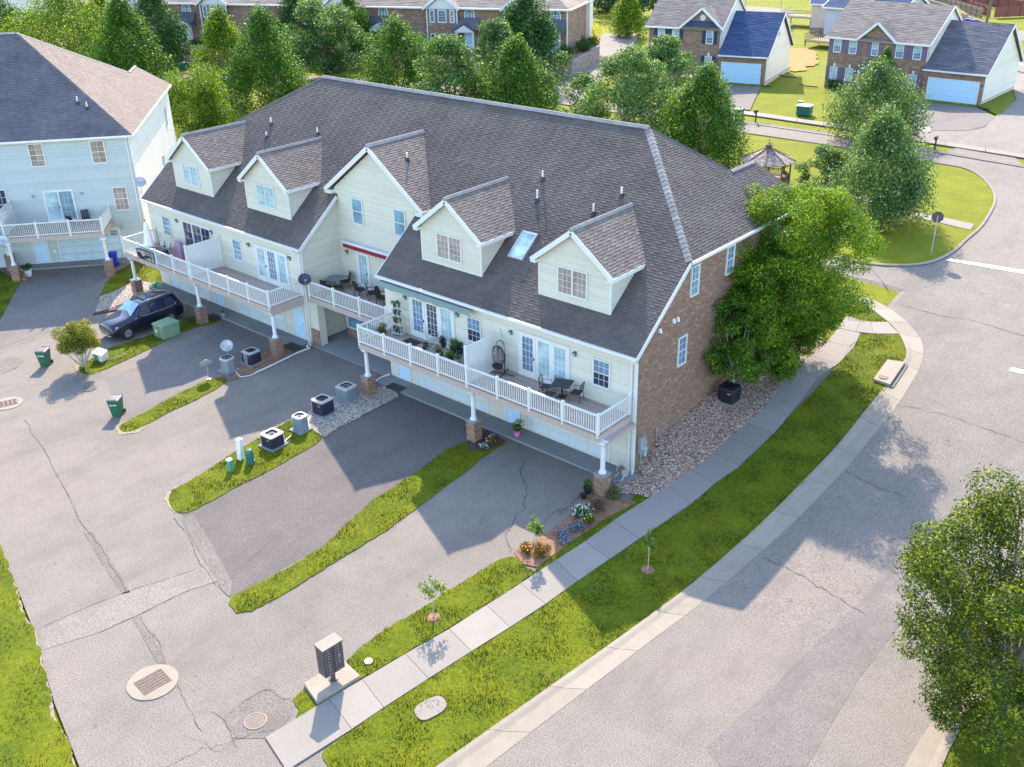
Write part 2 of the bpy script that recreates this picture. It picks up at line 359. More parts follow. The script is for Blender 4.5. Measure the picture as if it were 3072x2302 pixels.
# ---------------------------------------------------------------- ground, roads, lawns
def in_poly(px, py, P):
    P = np.asarray(P); x1 = P[:,0]; y1 = P[:,1]; x2 = np.roll(x1,-1); y2 = np.roll(y1,-1)
    c = np.zeros(len(px), bool)
    for a, b_, c_, d in zip(x1, y1, x2, y2):
        if b_ == d: continue
        t = ((b_ > py) != (d > py)) & (px < (c_-a)*(py-b_)/(d-b_)+a); c ^= t
    return c
def resample(P, step, jit=0.0, closed=True):
    out = []; n = len(P)
    for i in range(n if closed else n-1):
        a = np.array(P[i]); b = np.array(P[(i+1)%n]); d = np.linalg.norm(b-a); k = max(1, int(d/step))
        nn = np.array([-(b-a)[1], (b-a)[0]])/max(d, 1e-6)
        for j in range(k):
            q = a+(b-a)*j/k
            if jit: q = q+nn*random.uniform(-jit, jit)
            out.append((float(q[0]), float(q[1])))
    if not closed: out.append(tuple(P[-1]))
    return out
def chaikin(P, it=2, closed=True):
    for _ in range(it):
        Q = []; n = len(P)
        rngi = range(n) if closed else range(n-1)
        if not closed: Q.append(P[0])
        for i in rngi:
            a = np.array(P[i]); b = np.array(P[(i+1)%n]); Q += [tuple(a*.75+b*.25), tuple(a*.25+b*.75)]
        if not closed: Q.append(P[-1])
        P = Q
    return P
def drape(name, P, mat, off, step, skirt=0.0, jit=0.0, parent=None, edge=None, kind='structure', relief=0.0, hf=None):
    hf = hf or H
    B = resample(P, edge or step, jit); A = np.array(B)
    xs = np.arange(A[:,0].min()+step*.5, A[:,0].max(), step); ys = np.arange(A[:,1].min()+step*.5, A[:,1].max(), step)
    X, Y = np.meshgrid(xs, ys); X = X.ravel()+rng.uniform(-.12, .12, X.size)*step; Y = Y.ravel()+rng.uniform(-.12, .12, Y.size)*step
    k = in_poly(X, Y, A); pts = B+[(float(x), float(y)) for x, y in zip(X[k], Y[k])]
    n = len(B)
    r = delaunay_2d_cdt([Vector(p) for p in pts], [], [list(range(n))], 1, 1e-4)
    V = [(v[0], v[1], hf(v[0], v[1])+off+(relief*random.random() if relief else 0)) for v in r[0]]
    F = [tuple(f) for f in r[2]]
    F = [f if ((V[f[1]][0]-V[f[0]][0])*(V[f[2]][1]-V[f[0]][1])-(V[f[1]][1]-V[f[0]][1])*(V[f[2]][0]-V[f[0]][0])) > 0 else f[::-1] for f in F]
    if skirt:
        from collections import Counter
        E = Counter(); dirn = {}
        for f in F:
            for i in range(len(f)):
                e = (f[i], f[(i+1)%len(f)]); kx = (min(e), max(e)); E[kx] += 1; dirn[kx] = e
        low = {}
        for kx, c in E.items():
            if c == 1:
                for q in kx:
                    if q not in low: low[q] = len(V); V.append((V[q][0], V[q][1], V[q][2]-skirt))
                a, b = dirn[kx]; F.append((b, a, low[a], low[b]))
    me = bpy.data.meshes.new(name); me.from_pydata(V, [], F); me.materials.append(mat); me.update()
    o = bpy.data.objects.new(name, me); col.objects.link(o); o.parent = parent
    if kind: o['kind'] = kind
    return o
# big terrain sheet of rough lawn
gx = np.concatenate([np.arange(-420,-130,12.), np.arange(-130,60,2.0), np.arange(60,421,12.)])
gy = np.concatenate([np.arange(-130,-40,6.), np.arange(-40,70,1.5), np.arange(70,600,8.)])
def Hbig(x, y):
    far = max(0.0, y-205.0)*.055+max(0.0, -x-150.0)*.05+max(0.0, -80-x)*0.0
    return H(x, y)-.10+far
tv = [(x, y, Hbig(x, y)) for y in gy for x in gx]; nx = len(gx)
tf = [(j*nx+i, j*nx+i+1, (j+1)*nx+i+1, (j+1)*nx+i) for j in range(len(gy)-1) for i in range(nx-1)]
tb = MB(); tb.v = tv; tb.f = tf; tb.m = [0]*len(tf); tb.build('ground', M_['grass_far'], kind='structure')

ASPH = [G(7,600,2100), G(7,480,1612), G(7,330,1230), G(7,200,780), G(7,100,520), G(7,0,290), G(7,-160,-80), (-66,-20), (-72,-3), (-58,14), (-75,20)]
ASPH += [(-120,32)]+Gs(1,[(1040,447),(1280,447),(1860,458)])+Gs(2,[(200,475),(1270,572),(1450,610)])+Gs(3,[(500,742),(1050,822),(1540,900),(2212,1015),(2500,1062)])
ASPH += [(40,60),(60,40),(60,5)]+[(19.0,2.0)]+Gs(9,[(1830,1215),(1540,1612)])+[(18.8,-16),(20.2,-30),(21.6,-46),(4,-52)]
drape('asphalt_road', ASPH, M_['asph'], 0.0, 1.7, hf=lambda x, y: H(x, y)-(.55 if (-41 < x < 2.4 and -.1 < y < 24 and y > .3-.4*(x > -1)) else 0))
road = [o for o in bpy.data.objects if o.name == 'asphalt_road'][0]
# drives of slightly different age
drape('asphalt_drive', Gs(4,[(640,880),(1100,690),(1350,560)])+[(-25.3,-1.25),(-24.6,-3.0)]+Gs(4,[(1440,880),(1100,950),(860,1075),(720,1150)]), M_['asph_mid'], .008, .8)
drape('asphalt_drive', [(-15.1,-1.25),(-8.5,-1.25)]+Gs(0,[(1003,958),(890,1055),(700,1180),(500,1290),(470,1260),(420,1165),(392,1110),(500,1040),(700,930)]), M_['asph_dark'], .008, .8)
drape('asphalt_drive', Gs(4,[(640,235),(330,240),(130,300),(0,520),(-200,700),(0,690),(330,580),(560,480),(600,400)]), M_['asph_mid'], .008, .8)
for nm, pts, m, off in [
    ('asphalt_trench', Gs(7,[(245,775),(500,655),(780,545),(1000,480),(1290,385),(1330,490),(1100,560),(840,695),(600,800),(260,905)]), 'asph_pale', .010),
    ('asphalt_seam', Gs(7,[(1090,110),(1170,90),(1290,290),(1400,500),(1390,585),(1350,560),(1280,450),(1180,280)]), 'asph_patch', .016),
    ('asphalt_patch', Gs(7,[(1350,1310),(1460,1220),(1630,1125),(1700,1210),(1800,1200),(1760,1300),(1700,1380),(1620,1440),(1400,1440)]), 'asph_patch', .012),
    ('asphalt_patch', Gs(7,[(505,205),(560,190),(640,330),(720,440),(785,560),(740,570),(650,440),(560,290)]), 'asph_patch', .010),
    ('asphalt_patch', Gs(7,[(800,720),(840,700),(900,790),(960,900),(1000,990),(950,990),(880,860)]), 'asph_patch', .012),
    ('asphalt_patch', Gs(4,[(0,780),(60,740),(150,770),(90,820),(10,850)]), 'asph_patch', .012),
    ('asphalt_lane', Gs(9,[(1000,560),(1300,540),(1560,270),(1400,200),(1240,570)]) if 0 else Gs(9,[(380,1612),(290,1500),(640,1180),(900,930),(1240,590),(1500,330),(1720,150),(1960,150),(1500,700),(1200,1100),(900,1612)]), 'asph_mid', .008)]:
    drape(nm, pts, M_[m], off, .8, jit=.015, edge=.3)

# ---- lawns, each a raised sheet with an uneven edge
LAWNS = []
def lawn(name, P, off=.035, edge=.22, jit=.035, mat='grass', step=.6, tuft=True, dens=230, rim=True):
    o = drape(name, P, M_[mat], off, step, skirt=.07, jit=jit, edge=edge, relief=.012)
    if tuft: LAWNS.append((P, off, dens))
    return o
GS = {}
GS['left_big'] = Gs(7,[(420,2100),(475,1700),(440,1590),(395,1420),(330,1350),(290,1150),(250,960),(215,810),(150,720),(105,560),(60,420),(15,320)])+[G(7,-170,-40), (-66,-24), (-50,-50), (-14,-50)]
lawn('lawn', GS['left_big'], edge=.3, jit=.09, dens=90)
GS['drive_a'] = chaikin(Gs(4,[(720,1165),(735,1200),(800,1195),(900,1150),(1010,1085),(1180,1010),(1260,965),(1340,920),(1380,870),(1290,880),(1230,895),(1110,955),(1000,1010),(880,1080),(780,1130)]), 1)
lawn('lawn_strip', GS['drive_a'])
GS['drive_b'] = chaikin(Gs(4,[(1010,1600),(1050,1545),(1180,1480),(1300,1400),(1420,1320),(1560,1240),(1680,1170),(1790,1110),(1870,1075),(1960,1235),(1880,1290),(1740,1370),(1600,1450),(1450,1520),(1300,1605)])+Gs(7,[(1150,75),(1070,85),(1030,30)]), 1)
lawn('lawn_strip', GS['drive_b'])
GS['drive_c'] = [G(5,790,1262)]+Gs(5,[(690,1305),(600,1370),(480,1460),(350,1545),(240,1609)])+Gs(0,[(700,1180),(620,1230),(540,1270),(500,1290),(494,1305),(510,1325),(545,1320),(620,1280),(700,1230),(780,1180),(830,1150)])+Gs(5,[(600,1590),(700,1510),(800,1440),(890,1360),(1000,1290),(1045,1265)])
lawn('lawn_strip', GS['drive_c'])
GS['sap'] = Gs(8,[(1075,345),(1000,365),(860,450),(700,545),(560,640),(400,735),(260,820),(160,905),(80,975),(165,1085),(300,1005),(440,925),(700,775),(925,635),(1130,505),(1215,440),(1150,400),(1110,350)])
lawn('lawn_strip', GS['sap'])
GS['tri'] = Gs(7,[(1830,1145),(1770,1210),(1805,1265),(1780,1335),(1850,1310),(1915,1250),(1850,1165)])
lawn('lawn_patch', GS['tri'])
GS['verge_in'] = Gs(8,[(1215,440),(1300,395),(1500,262),(1700,135),(1900,5)])+Gs(6,[(20,1500)])[:0]+[G(5,1890,1590), G(5,1830,1580)]+Gs(8,[(1680,90),(1560,170),(1420,270),(1290,370),(1230,410)])
lawn('lawn_edging', GS['verge_in'], jit=.02)
verge = Gs(8,[(640,1612),(1340,1105),(1930,685),(2212,475)])+Gs(6,[(800,1609),(1075,1300),(1150,1215),(1250,1080),(1360,965),(1440,870),(1490,780),(1505,735),(1490,680),(1465,612),(1200,612),(1120,760),(960,940),(870,1030),(790,1112),(700,1218),(600,1312),(495,1414),(345,1517),(250,1609)])+Gs(8,[(2110,50),(1845,242),(1665,367),(1475,497),(1280,640),(1065,777),(835,922),(575,1087),(305,1262),(115,1392),(0,1475)])+Gs(7,[(1940,1535),(2030,1700)])
GS['verge'] = verge
lawn('lawn_verge', verge)
GS['north_tip'] = Gs(6,[(1130,378),(1225,412),(1300,472),(1385,538),(1195,540),(1100,520)])+[(0.6,18.2),(-.0,21.8)]
lawn('lawn_verge', GS['north_tip'])
lawn_n = Gs(6,[(1240,188),(1500,197),(1640,180),(1720,148),(1800,100),(1862,40)])+Gs(3,[(1955,1375),(2030,1250),(2038,1200),(2020,1150),(1980,1095),(1925,1052),(1845,1018),(1700,995),(1540,972),(1060,887),(430,797)])+Gs(2,[(1300,625),(200,525),(0,500)])+Gs(1,[(1272,477),(1040,474)])+[(-112,34),(-70,17),(-56,13.5),(-47.5,4.5),(-44.6,-1.0),(-41.3,1.0),(-41,5),(-1,5),(-9,26)]
lawn('lawn_north', lawn_n, mat='grass_far', step=1.6, edge=1.0, jit=.03, tuft=False)
GS['house_left'] = [G(4,0,230), G(4,120,300), G(4,0,520), G(4,-200,820), (-62,-17), (-60,-10)]
lawn('lawn_patch', GS['house_left'])
GS['gap'] = [(-47.2,1.6)]+Gs(4,[(690,245),(640,300),(605,380),(700,345),(790,300),(865,288),(960,305)])+[(-41.3,-.4),(-41.3,1.6)]
lawn('lawn_patch', GS['gap'])
GS['myrtle'] = chaikin(Gs(4,[(470,800),(490,850),(540,855),(620,830),(750,770),(900,700),(990,655),(1140,580),(1330,535),(1300,510),(1130,500),(1080,560),(900,620),(700,680),(620,720),(560,760)]), 1)
lawn('lawn_strip', GS['myrtle'])
# right-hand verge beyond the road
GS['right'] = Gs(9,[(1920,1245),(1700,1612)])+[(19.4,-22),(30,-50),(60,-40),(60,3),(19.6,2.0)]
lawn('lawn_verge', GS['right'], dens=110)
# dry rims
for P in (Gs(7,[(0,250),(60,430),(110,560),(150,700),(215,790),(250,950),(300,1140),(350,1370),(400,1420),(450,1590),(480,1640),(440,1640),(380,1480),(300,1380),(250,1150),(180,850),(90,620),(0,380)]),
          Gs(4,[(690,1165),(720,1220),(830,1205),(900,1160),(840,1110),(740,1140)]), Gs(4,[(985,1605),(1030,1540),(1080,1520),(1060,1600)])+Gs(7,[(1060,90),(1010,30)]),
          Gs(4,[(440,800),(480,860),(600,845),(560,790)])):
    drape('dry_grass_rim', P, M_['dryedge'], .022, .5, jit=.035, edge=.12, skirt=.02)
# grass blades standing on the near lawns
def blades():
    pts = []
    for P, off, dens in LAWNS:
        A = np.array(P); x0, y0 = A.min(0); x1, y1 = A.max(0)
        x0, y0 = max(x0, -56), max(y0, -34); x1 = min(x1, 30); n = int((x1-x0)*(y1-y0)*dens)
        X = rng.uniform(x0, x1, n); Y = rng.uniform(y0, y1, n); k = in_poly(X, Y, np.array(resample(P, .4, .07)))
        X, Y = X[k], Y[k]
        # thin out with distance from the view
        Z = np.array([H(x, y) for x, y in zip(X, Y)])+off
        pts.append(np.stack([X, Y, Z], 1))
    P = np.concatenate(pts); n = len(P)
    a = rng.uniform(0, 2*np.pi, n); h = rng.uniform(.03, .085, n)*(1+.5*np.sin(P[:,0]*2.1+np.sin(P[:,1]*1.7)*2)); w = rng.uniform(.012, .03, n); ln = rng.uniform(-.05, .05, (n, 2))
    u = np.stack([np.cos(a), np.sin(a), 0*a], 1)
    V = np.stack([P-u*w[:,None]-[0,0,.01], P+u*w[:,None]-[0,0,.01], P+np.stack([ln[:,0], ln[:,1], h], 1)], 1)
    me = quads_mesh('grass_blades', V, 3, M_['blade']); o = bpy.data.objects.new('grass', me); col.objects.link(o)
    tag(o, 'short uneven grass blades growing over the strips and verges', 'grass', kind='stuff'); return n
print('blades', blades())

# ---- concrete walk of separate slabs, kerb sections, aprons
def slab_obj(name, quad, th, mat, parent, lift=.0, gap=.012):
    c = np.mean(np.array(quad), 0); Q = [tuple(c+(np.array(q)-c)*(1-gap/np.linalg.norm(np.array(q)-c))) for q in quad]
    mb = MB(); top = [(x, y, H(x, y)+lift) for x, y in Q]; mb.slab(top, th); return mb.build(name, mat, parent)
walk = empty('sidewalk'); walk['kind'] = 'structure'
J = [(G(7,1600,1440), G(7,1730,1640)), (G(7,1985,1205), G(7,2125,1390)), (G(8,175,1090), G(8,305,1260)), (G(8,435,935), G(8,575,1085)), (G(8,700,785), G(8,835,920)), (G(8,925,640), G(8,1065,775)),
     (G(8,1130,510), G(8,1280,635)), (G(8,1340,370), G(8,1475,495)), (G(8,1520,255), G(8,1665,365)), (G(8,1690,130), G(8,1845,240)), (G(8,1868,15), G(8,2035,125)),
     (G(6,60,1530), G(6,205,1640)), (G(6,200,1435), G(6,345,1515)), (G(6,330,1335), G(6,495,1412)), (G(6,435,1240), G(6,600,1310)), (G(6,540,1145), G(6,700,1215)), (G(6,640,1065), G(6,790,1110))]
J = [j for i, j in enumerate(J) if i != 10]
J += [((2.0, 12.2), (3.5, 12.2)), ((2.2, 14.2), (3.8, 14.2)), ((2.2, 16.2), (3.7, 16.4)), ((2.0, 18.0), (3.3, 18.1))]
for a, b in zip(J, J[1:]): slab_obj('slab', [a[0], a[1], b[1], b[0]], .10, M_['conc'], walk, .062)
J2 = [(G(6,1200,612), G(6,1190,540)), (G(6,1300,611), G(6,1290,540)), (G(6,1458,612), G(6,1388,540))]
J2 = [((2.0,18.05),(1.7,19.7)), ((3.0,18.1),(2.7,19.6))]+J2[1:]
for a, b in zip(J2, J2[1:]): slab_obj('slab', [a[0], a[1], b[1], b[0]], .10, M_['conc'], walk, .062)
for A in (Gs(3,[(1300,1262),(1478,1300),(1492,1268),(1314,1232)]), Gs(3,[(1480,1300),(1660,1340),(1674,1306),(1494,1268)]), Gs(3,[(1662,1340),(1888,1394),(1912,1358),(1676,1306)]), [(-10,40.6),(-4.4,40.3),(-4.2,41.4),(-10,41.7)]):
    slab_obj('slab', A, .10, M_['conc'], walk, .075)
def kerb(name, inner, outer, n_each, mat, lift_in=.085, lift_out=.012, lip=.16):
    """roll kerb and gutter in sections: raised back, dished gutter"""
    root = empty(name); root['kind'] = 'structure'
    def along(P, n):
        P = np.array(P); d = np.r_[0, np.cumsum(np.linalg.norm(np.diff(P, axis=0), axis=1))]; t = np.linspace(0, d[-1], n)
        return np.stack([np.interp(t, d, P[:,0]), np.interp(t, d, P[:,1])], 1)
    I = along(chaikin(inner, 2, False), n_each*6+1); O = along(chaikin(outer, 2, False), n_each*6+1)
    for k in range(n_each):
        mb = MB(); rows = []
        for j in range(k*6, k*6+7):
            a, b = I[j], O[j]
            jj = .0; row = []
            e = .012 if j in (k*6, k*6+6) else 0
            if j == k*6: dd = (I[j+1]-I[j]); s_ = dd/np.linalg.norm(dd)*.012
            elif j == k*6+6: dd = (I[j]-I[j-1]); s_ = -dd/np.linalg.norm(dd)*.012
            else: s_ = 0*a
            for t, hh in ((0, lift_in-.12), (0, lift_in), (lip, lift_in-.008), (lip+.2, lift_out+.012), (.97, lift_out), (1.0, lift_out-.06)):
                q = a+(b-a)*t+s_; row.append((q[0], q[1], H(q[0], q[1])+hh))
            rows.append(row)
        vs = [v for r in rows for v in r]; m = 6
        fs = [(i*m+c, i*m+c+1, (i+1)*m+c+1, (i+1)*m+c) for i in range(6) for c in range(m-1)]
        mb.add(vs, fs+[tuple(range(m))[::-1], tuple(6*m+c for c in range(m))]); mb.build('kerb_section', mat, root)
    return root
k_in = Gs(8,[(520,1690),(640,1605),(1340,1110),(1640,900),(1930,690),(2212,480)])+Gs(6,[(950,1430),(1075,1300),(1145,1215),(1250,1080),(1350,960)])
k_out = Gs(8,[(830,1690),(930,1612),(1430,1225),(1740,990),(2030,770),(2212,640)])+Gs(6,[(1120,1450),(1215,1330),(1290,1240),(1370,1145),(1470,1015)])
kerb('kerb', k_in, k_out, 11, M_['curb'])
k_in2 = Gs(6,[(1480,785),(1506,735),(1492,680),(1455,605),(1388,538),(1300,470),(1225,408),(1130,373)])+[(-.6,21.9),(-4,21.6)]
k_out2 = Gs(6,[(1580,830),(1606,760),(1611,690),(1585,620),(1505,530),(1400,450),(1300,398),(1130,352)])+[(-.6,22.8),(-4,22.6)]
kerb('kerb', k_in2, k_out2, 8, M_['curb'])
kerb('kerb', Gs(6,[(1350,960),(1480,785)]), Gs(6,[(1470,1015),(1580,830)]), 1, M_['curb'], lift_in=.06)
def offset_line(P, d):
    P = np.array(P); T = np.gradient(P, axis=0); T /= np.linalg.norm(T, axis=1)[:,None]; return [tuple(q) for q in P+np.stack([-T[:,1], T[:,0]], 1)*d]
isl_o = [(-12,27.2)]+Gs(6,[(1240,195),(1500,205),(1640,188),(1730,155),(1810,105),(1872,40)])+Gs(3,[(1962,1378),(2037,1250),(2046,1200),(2028,1148),(1985,1093),(1930,1050),(1850,1015),(1700,990),(1540,968),(1060,882),(430,792)])+Gs(2,[(1300,620)])
isl_o = chaikin(isl_o, 2, False)
kerb('kerb', offset_line(isl_o, .16), isl_o, 26, M_['curb'], lift_in=.13, lift_out=.09, lip=.5)
far_k = [(-60,57.0)]+Gs(3,[(500,738),(1050,817),(1540,898),(1720,925),(2212,1010),(2400,1042)])
kerb('kerb', offset_line(far_k, .5), far_k, 16, M_['conc'])
kerb('kerb', Gs(9,[(1920,1245),(1690,1612)])+[(19.2,-16),(20.6,-30)], Gs(9,[(1770,1185),(1450,1612)])+[(18.1,-16),(19.5,-30)], 5, M_['curb'])
kerb('kerb', [(19.9,4),(18.9,-1),G(9,1920,1245)], [(19.1,4),(18.0,-1),G(9,1770,1185)], 2, M_['curb'])
# garage aprons (joints as gaps)
ap = empty('apron'); ap['kind'] = 'structure'
def apron(xs, y0=-1.18, y1=.02, z=.12, th=.2):
    for a, b in zip(xs, xs[1:]):
        mb = MB(); mb.box(a+.008, b-.008, y0, y1, z-th, z); mb.build('slab', M_['apron'], ap)
apron([-16.9,-14.9,-12.0,-8.95,-7.1,-4.0,-1.25,.35]); apron([-41.0,-40.1,-37.4,-35.0,-32.6,-29.5,-26.7,-24.3])
mb = MB(); mb.slab([(-24.3,-.2,.06),(-16.9,-.2,.06),(-16.9,3,.06),(-24.3,3,.06)], .1); mb.build('slab', M_['apron'], ap)
# crack lines
def crack(pts, w=.03, amp=.10, k=''):
    w *= .45
    P = resample(chaikin(pts, 1, False), .22, 0, False); P = np.array(P); n = len(P)
    off = np.cumsum(rng.normal(0, amp*.25, n)); off -= np.linspace(off[0], off[-1], n); T = np.gradient(P, axis=0); T /= np.linalg.norm(T, axis=1)[:,None]; Nn = np.stack([-T[:,1], T[:,0]], 1)
    P = P+Nn*(off+rng.normal(0, amp*.12, n))[:,None]; ww = w*rng.uniform(.25, 1.3, n)
    mb = MB(); vs = []
    for p, q, a in zip(P, Nn, ww):
        for s_ in (-1, 1): r = p+q*s_*a; vs.append((r[0], r[1], H(r[0], r[1])+.021))
    mb.add(vs, [(2*i, 2*i+2, 2*i+3, 2*i+1) for i in range(n-1)]); mb.build('crack', M_['crack'], road)
crack(Gs(4,[(0,700),(130,670),(330,580),(560,490)]), .035); crack(Gs(4,[(150,1130),(260,1330),(330,1450),(430,1609)])+Gs(7,[(540,190),(640,330),(720,450),(775,565)]), .04, .12)
crack(Gs(7,[(245,775),(500,655),(780,545),(1000,480),(1280,385)]), .025, .03); crack(Gs(7,[(600,800),(840,695),(1100,560),(1310,490)]), .022, .03)
crack(Gs(7,[(850,700),(920,830),(1000,980),(1130,1160),(1220,1400)]), .03, .15); crack(Gs(7,[(1455,1225),(1630,1125),(1700,1210),(1790,1190)]), .03, .03)
crack(Gs(7,[(1200,1270),(1330,1290),(1380,1400),(1430,1500)]), .02, .2); crack(Gs(7,[(1000,1612),(1300,1480),(1650,1390)]), .02, .3); crack(Gs(7,[(1100,1420),(1300,1500),(1420,1450)]), .018, .3)
crack(Gs(7,[(1050,110),(1160,300),(1250,440),(1390,590)]), .03, .12); crack(Gs(7,[(1390,440),(1500,370),(1650,240)]), .02, .1)
crack(Gs(5,[(1145,1370),(1175,1480),(1195,1560),(1170,1609)])+Gs(8,[(1150,50),(1110,150),(1065,230),(1060,320)]), .05, .3)
crack(Gs(5,[(0,1310),(260,1250),(500,1180)]), .015, .1); crack(Gs(5,[(560,1590),(700,1490),(870,1370)]), .015, .05)
crack(Gs(6,[(1290,400),(1500,440),(1700,490),(1900,520),(2100,590),(2212,620)]), .05, .2); crack(Gs(6,[(1440,1035),(1700,1090),(1950,1170),(2212,1265)]), .035, .2)
crack(Gs(6,[(1140,1435),(1300,1510),(1500,1600)]), .035, .2); crack(Gs(9,[(640,350),(830,440),(1050,570),(1240,680)]), .035, .2); crack(Gs(9,[(590,380),(700,470),(800,500)]), .02, .2)
crack(Gs(6,[(1550,350),(1650,310),(1800,340),(2212,430)]), .02, .3); crack(Gs(3,[(1850,870),(1960,790),(2040,700)]), .03, .1)
crack(Gs(9,[(1200,290),(1260,245),(1420,235),(1550,240)]), .02, .2); crack(Gs(4,[(550,1310),(600,1275),(720,1200)]), .015, .2)
# painted marks
for P in (Gs(6,[(1740,165),(1770,155),(2260,232),(2260,255)]), Gs(6,[(2118,830),(2140,810),(2300,848),(2300,872)])):
    drape('painted_line', P, M_['white'], .016, .6)
# gravel beds: ground sheet and loose stones
def stones(name, P, n, mat, label, size=(.03,.065), off=.05, bed='stonebed', bump_=.02):
    A = np.array(P); drape('gravel_bed', P, M_[bed], off, .4, skirt=.1, jit=.02, edge=.3)
    x0, y0 = A.min(0); x1, y1 = A.max(0); area = (x1-x0)*(y1-y0)
    X = rng.uniform(x0, x1, n*6); Y = rng.uniform(y0, y1, n*6); k = in_poly(X, Y, A); X, Y = X[k][:n], Y[k][:n]; n = len(X)
    Z = np.array([H(x, y) for x, y in zip(X, Y)])+off+.012
    s_ = rng.uniform(*size, n); base = np.array([(1,0,0),(0,1,0),(-1,0,0),(0,-1,0),(0,0,1),(.7,.7,.15),(-.7,.7,.15),(-.7,-.7,.15),(.7,-.7,.15)], float)
    tri = np.array([(4,0,5),(4,5,1),(4,1,6),(4,6,2),(4,2,7),(4,7,3),(4,3,8),(4,8,0)])
    a = rng.uniform(0, 6.28, n); ca, sa = np.cos(a), np.sin(a); B = base[None]*rng.uniform(.75, 1.25, (n, 9, 3))*(s_[:,None,None]*np.stack([np.ones(n), rng.uniform(.5, .9, n), rng.uniform(.4, .8, n)], 1)[:,None,:])
    R = np.stack([B[...,0]*ca[:,None]-B[...,1]*sa[:,None], B[...,0]*sa[:,None]+B[...,1]*ca[:,None], B[...,2]], 2)+np.stack([X, Y, Z], 1)[:,None,:]
    me = bpy.data.meshes.new(name); me.vertices.add(n*9); me.vertices.foreach_set('co', R.reshape(-1).astype(np.float32))
    F = (tri[None]+(np.arange(n)*9)[:,None,None]).reshape(-1); m = n*8
    me.loops.add(m*3); me.loops.foreach_set('vertex_index', F.astype(np.int32)); me.polygons.add(m); me.polygons.foreach_set('loop_start', np.arange(0, m*3, 3, dtype=np.int32)); me.polygons.foreach_set('loop_total', np.full(m, 3, dtype=np.int32))
    me.materials.append(mat); me.update(calc_edges=True); o = bpy.data.objects.new(name, me); col.objects.link(o); tag(o, label, 'gravel', kind='stuff')
    return o
walk_in = [j[0] for j in J]
gravel_P = [(.0,.1)]+[(-.35,-1.0),(.5,-1.9)]+[G(5,1830,1580), G(5,1900,1600)]+[w for w in walk_in if -2.0 < w[1] < 17]+[(0.05,17),(.02,8)]
stones('river_gravel', gravel_P, 15000, M_['stone'], 'brown and tan river stones sloping along the brick side wall', (.035,.075))
G1 = [(-16.3,-1.2),(-15.2,-1.2)]+Gs(5,[(395,990),(200,1090),(0,1190)])+Gs(4,[(2212,1100),(2100,1140),(1960,1235),(1900,1200),(1840,1150),(1860,1085),(2010,990)])+[(-17.0,-3.6)]
stones('pale_gravel', G1, 5200, M_['stone_pale'], 'pale stone chips around the air conditioners by the middle drive', (.03,.055))
G2 = Gs(4,[(575,480),(610,385),(700,350),(790,305),(865,293),(960,310)])+[(-41.0,-1.2)]+Gs(4,[(900,370),(800,410),(700,445),(640,475)])
stones('pale_gravel', G2, 3200, M_['stone_pale'], 'pale stone bed with dark edging beside the parked black car', (.03,.06))
drape('stone_edging', Gs(4,[(560,495),(575,485),(700,452),(830,415),(935,375),(940,385),(830,430),(700,470)]), M_['mulch'], .09, .4, skirt=.1)
drape('planting_bed', Gs(8,[(1090,320),(1240,230),(1420,110),(1470,70),(1520,10)])+[(-1.0,-1.9),(.55,-2.3)]+Gs(8,[(1830,20),(1660,110),(1500,215),(1340,330),(1235,410),(1150,395)]), M_['soil'], .045, .35, skirt=.08, jit=.02, edge=.2, relief=.03)
drape('planting_bed', Gs(5,[(800,1270),(860,1190),(930,1195),(1035,1255),(990,1290),(900,1320),(830,1310)]), M_['mulch'], .05, .3, skirt=.08, jit=.02, relief=.03)
drape('planting_bed', Gs(4,[(1400,890),(1360,905),(1440,870),(1560,835),(1700,770),(1830,690),(1700,640),(1600,720),(1430,800)]), M_['soil'], .04, .3, skirt=.06, jit=.02, relief=.02)
# background paving
for nm, P, m, off in [
    ('driveway', Gs(3,[(1555,612),(1925,652),(2040,705),(1975,765),(1880,790),(1500,790),(1530,650)]), 'asph_mid', .02),
    ('driveway', Gs(3,[(2040,705),(2165,600),(2150,555),(2100,500),(2010,460),(2000,405),(2060,400),(2400,500),(2400,975),(2212,935),(1530,822),(1500,792),(1880,792),(1975,768)]), 'asph_pale', .02),
    ('driveway', Gs(3,[(330,510),(622,526),(560,665),(395,655)]), 'asph_mid', .02),
    ('driveway', Gs(3,[(395,676),(520,695),(500,742),(400,728)]), 'asph', .02),
    ('driveway', Gs(3,[(1800,895),(2160,955),(2212,1010),(1720,925)]), 'asph', .02),
    ('side_street', Gs(2,[(1270,580),(1270,520),(1440,470),(1605,290),(1590,205),(1860,205),(1790,300),(1640,430),(1560,600),(1440,610)]), 'asph_pale', .02),
    ('road', Gs(3,[(1720,150),(1960,195),(2212,185),(2400,180),(2400,500),(2212,440),(2070,400),(2045,350),(2040,215),(1720,200)]), 'asph_pale', .02),
    ('road', Gs(3,[(440,30),(820,58),(820,88),(450,62)]), 'asph_pale', .02),
    ('bare_soil', chaikin(resample(chaikin(Gs(3,[(745,280),(820,300),(900,285),(985,320),(975,400),(900,395),(860,445),(790,400),(740,415),(750,350)]),2), 1.2, .7),1), 'redsoil', .02),
    ('lawn', Gs(3,[(2105,275),(2212,250),(2300,250),(2300,340),(2212,325),(2130,300)]), 'grass_far', .05),
    ('lawn', Gs(3,[(1935,640),(2060,700),(2160,600),(2140,550),(2080,500),(2010,470),(1990,560)]), 'grass_far', .05)]:
    drape(nm, P, M_[m], off, 2.5)
for A, B in zip([(400,655),(600,682),(840,717),(1080,752)], [(600,682),(840,717),(1080,752),(1500,818)]):
    slab_obj('slab', Gs(3,[(A[0],A[1]+21),(B[0],B[1]+21),B,A]), .1, M_['conc'], walk, .06, .03)
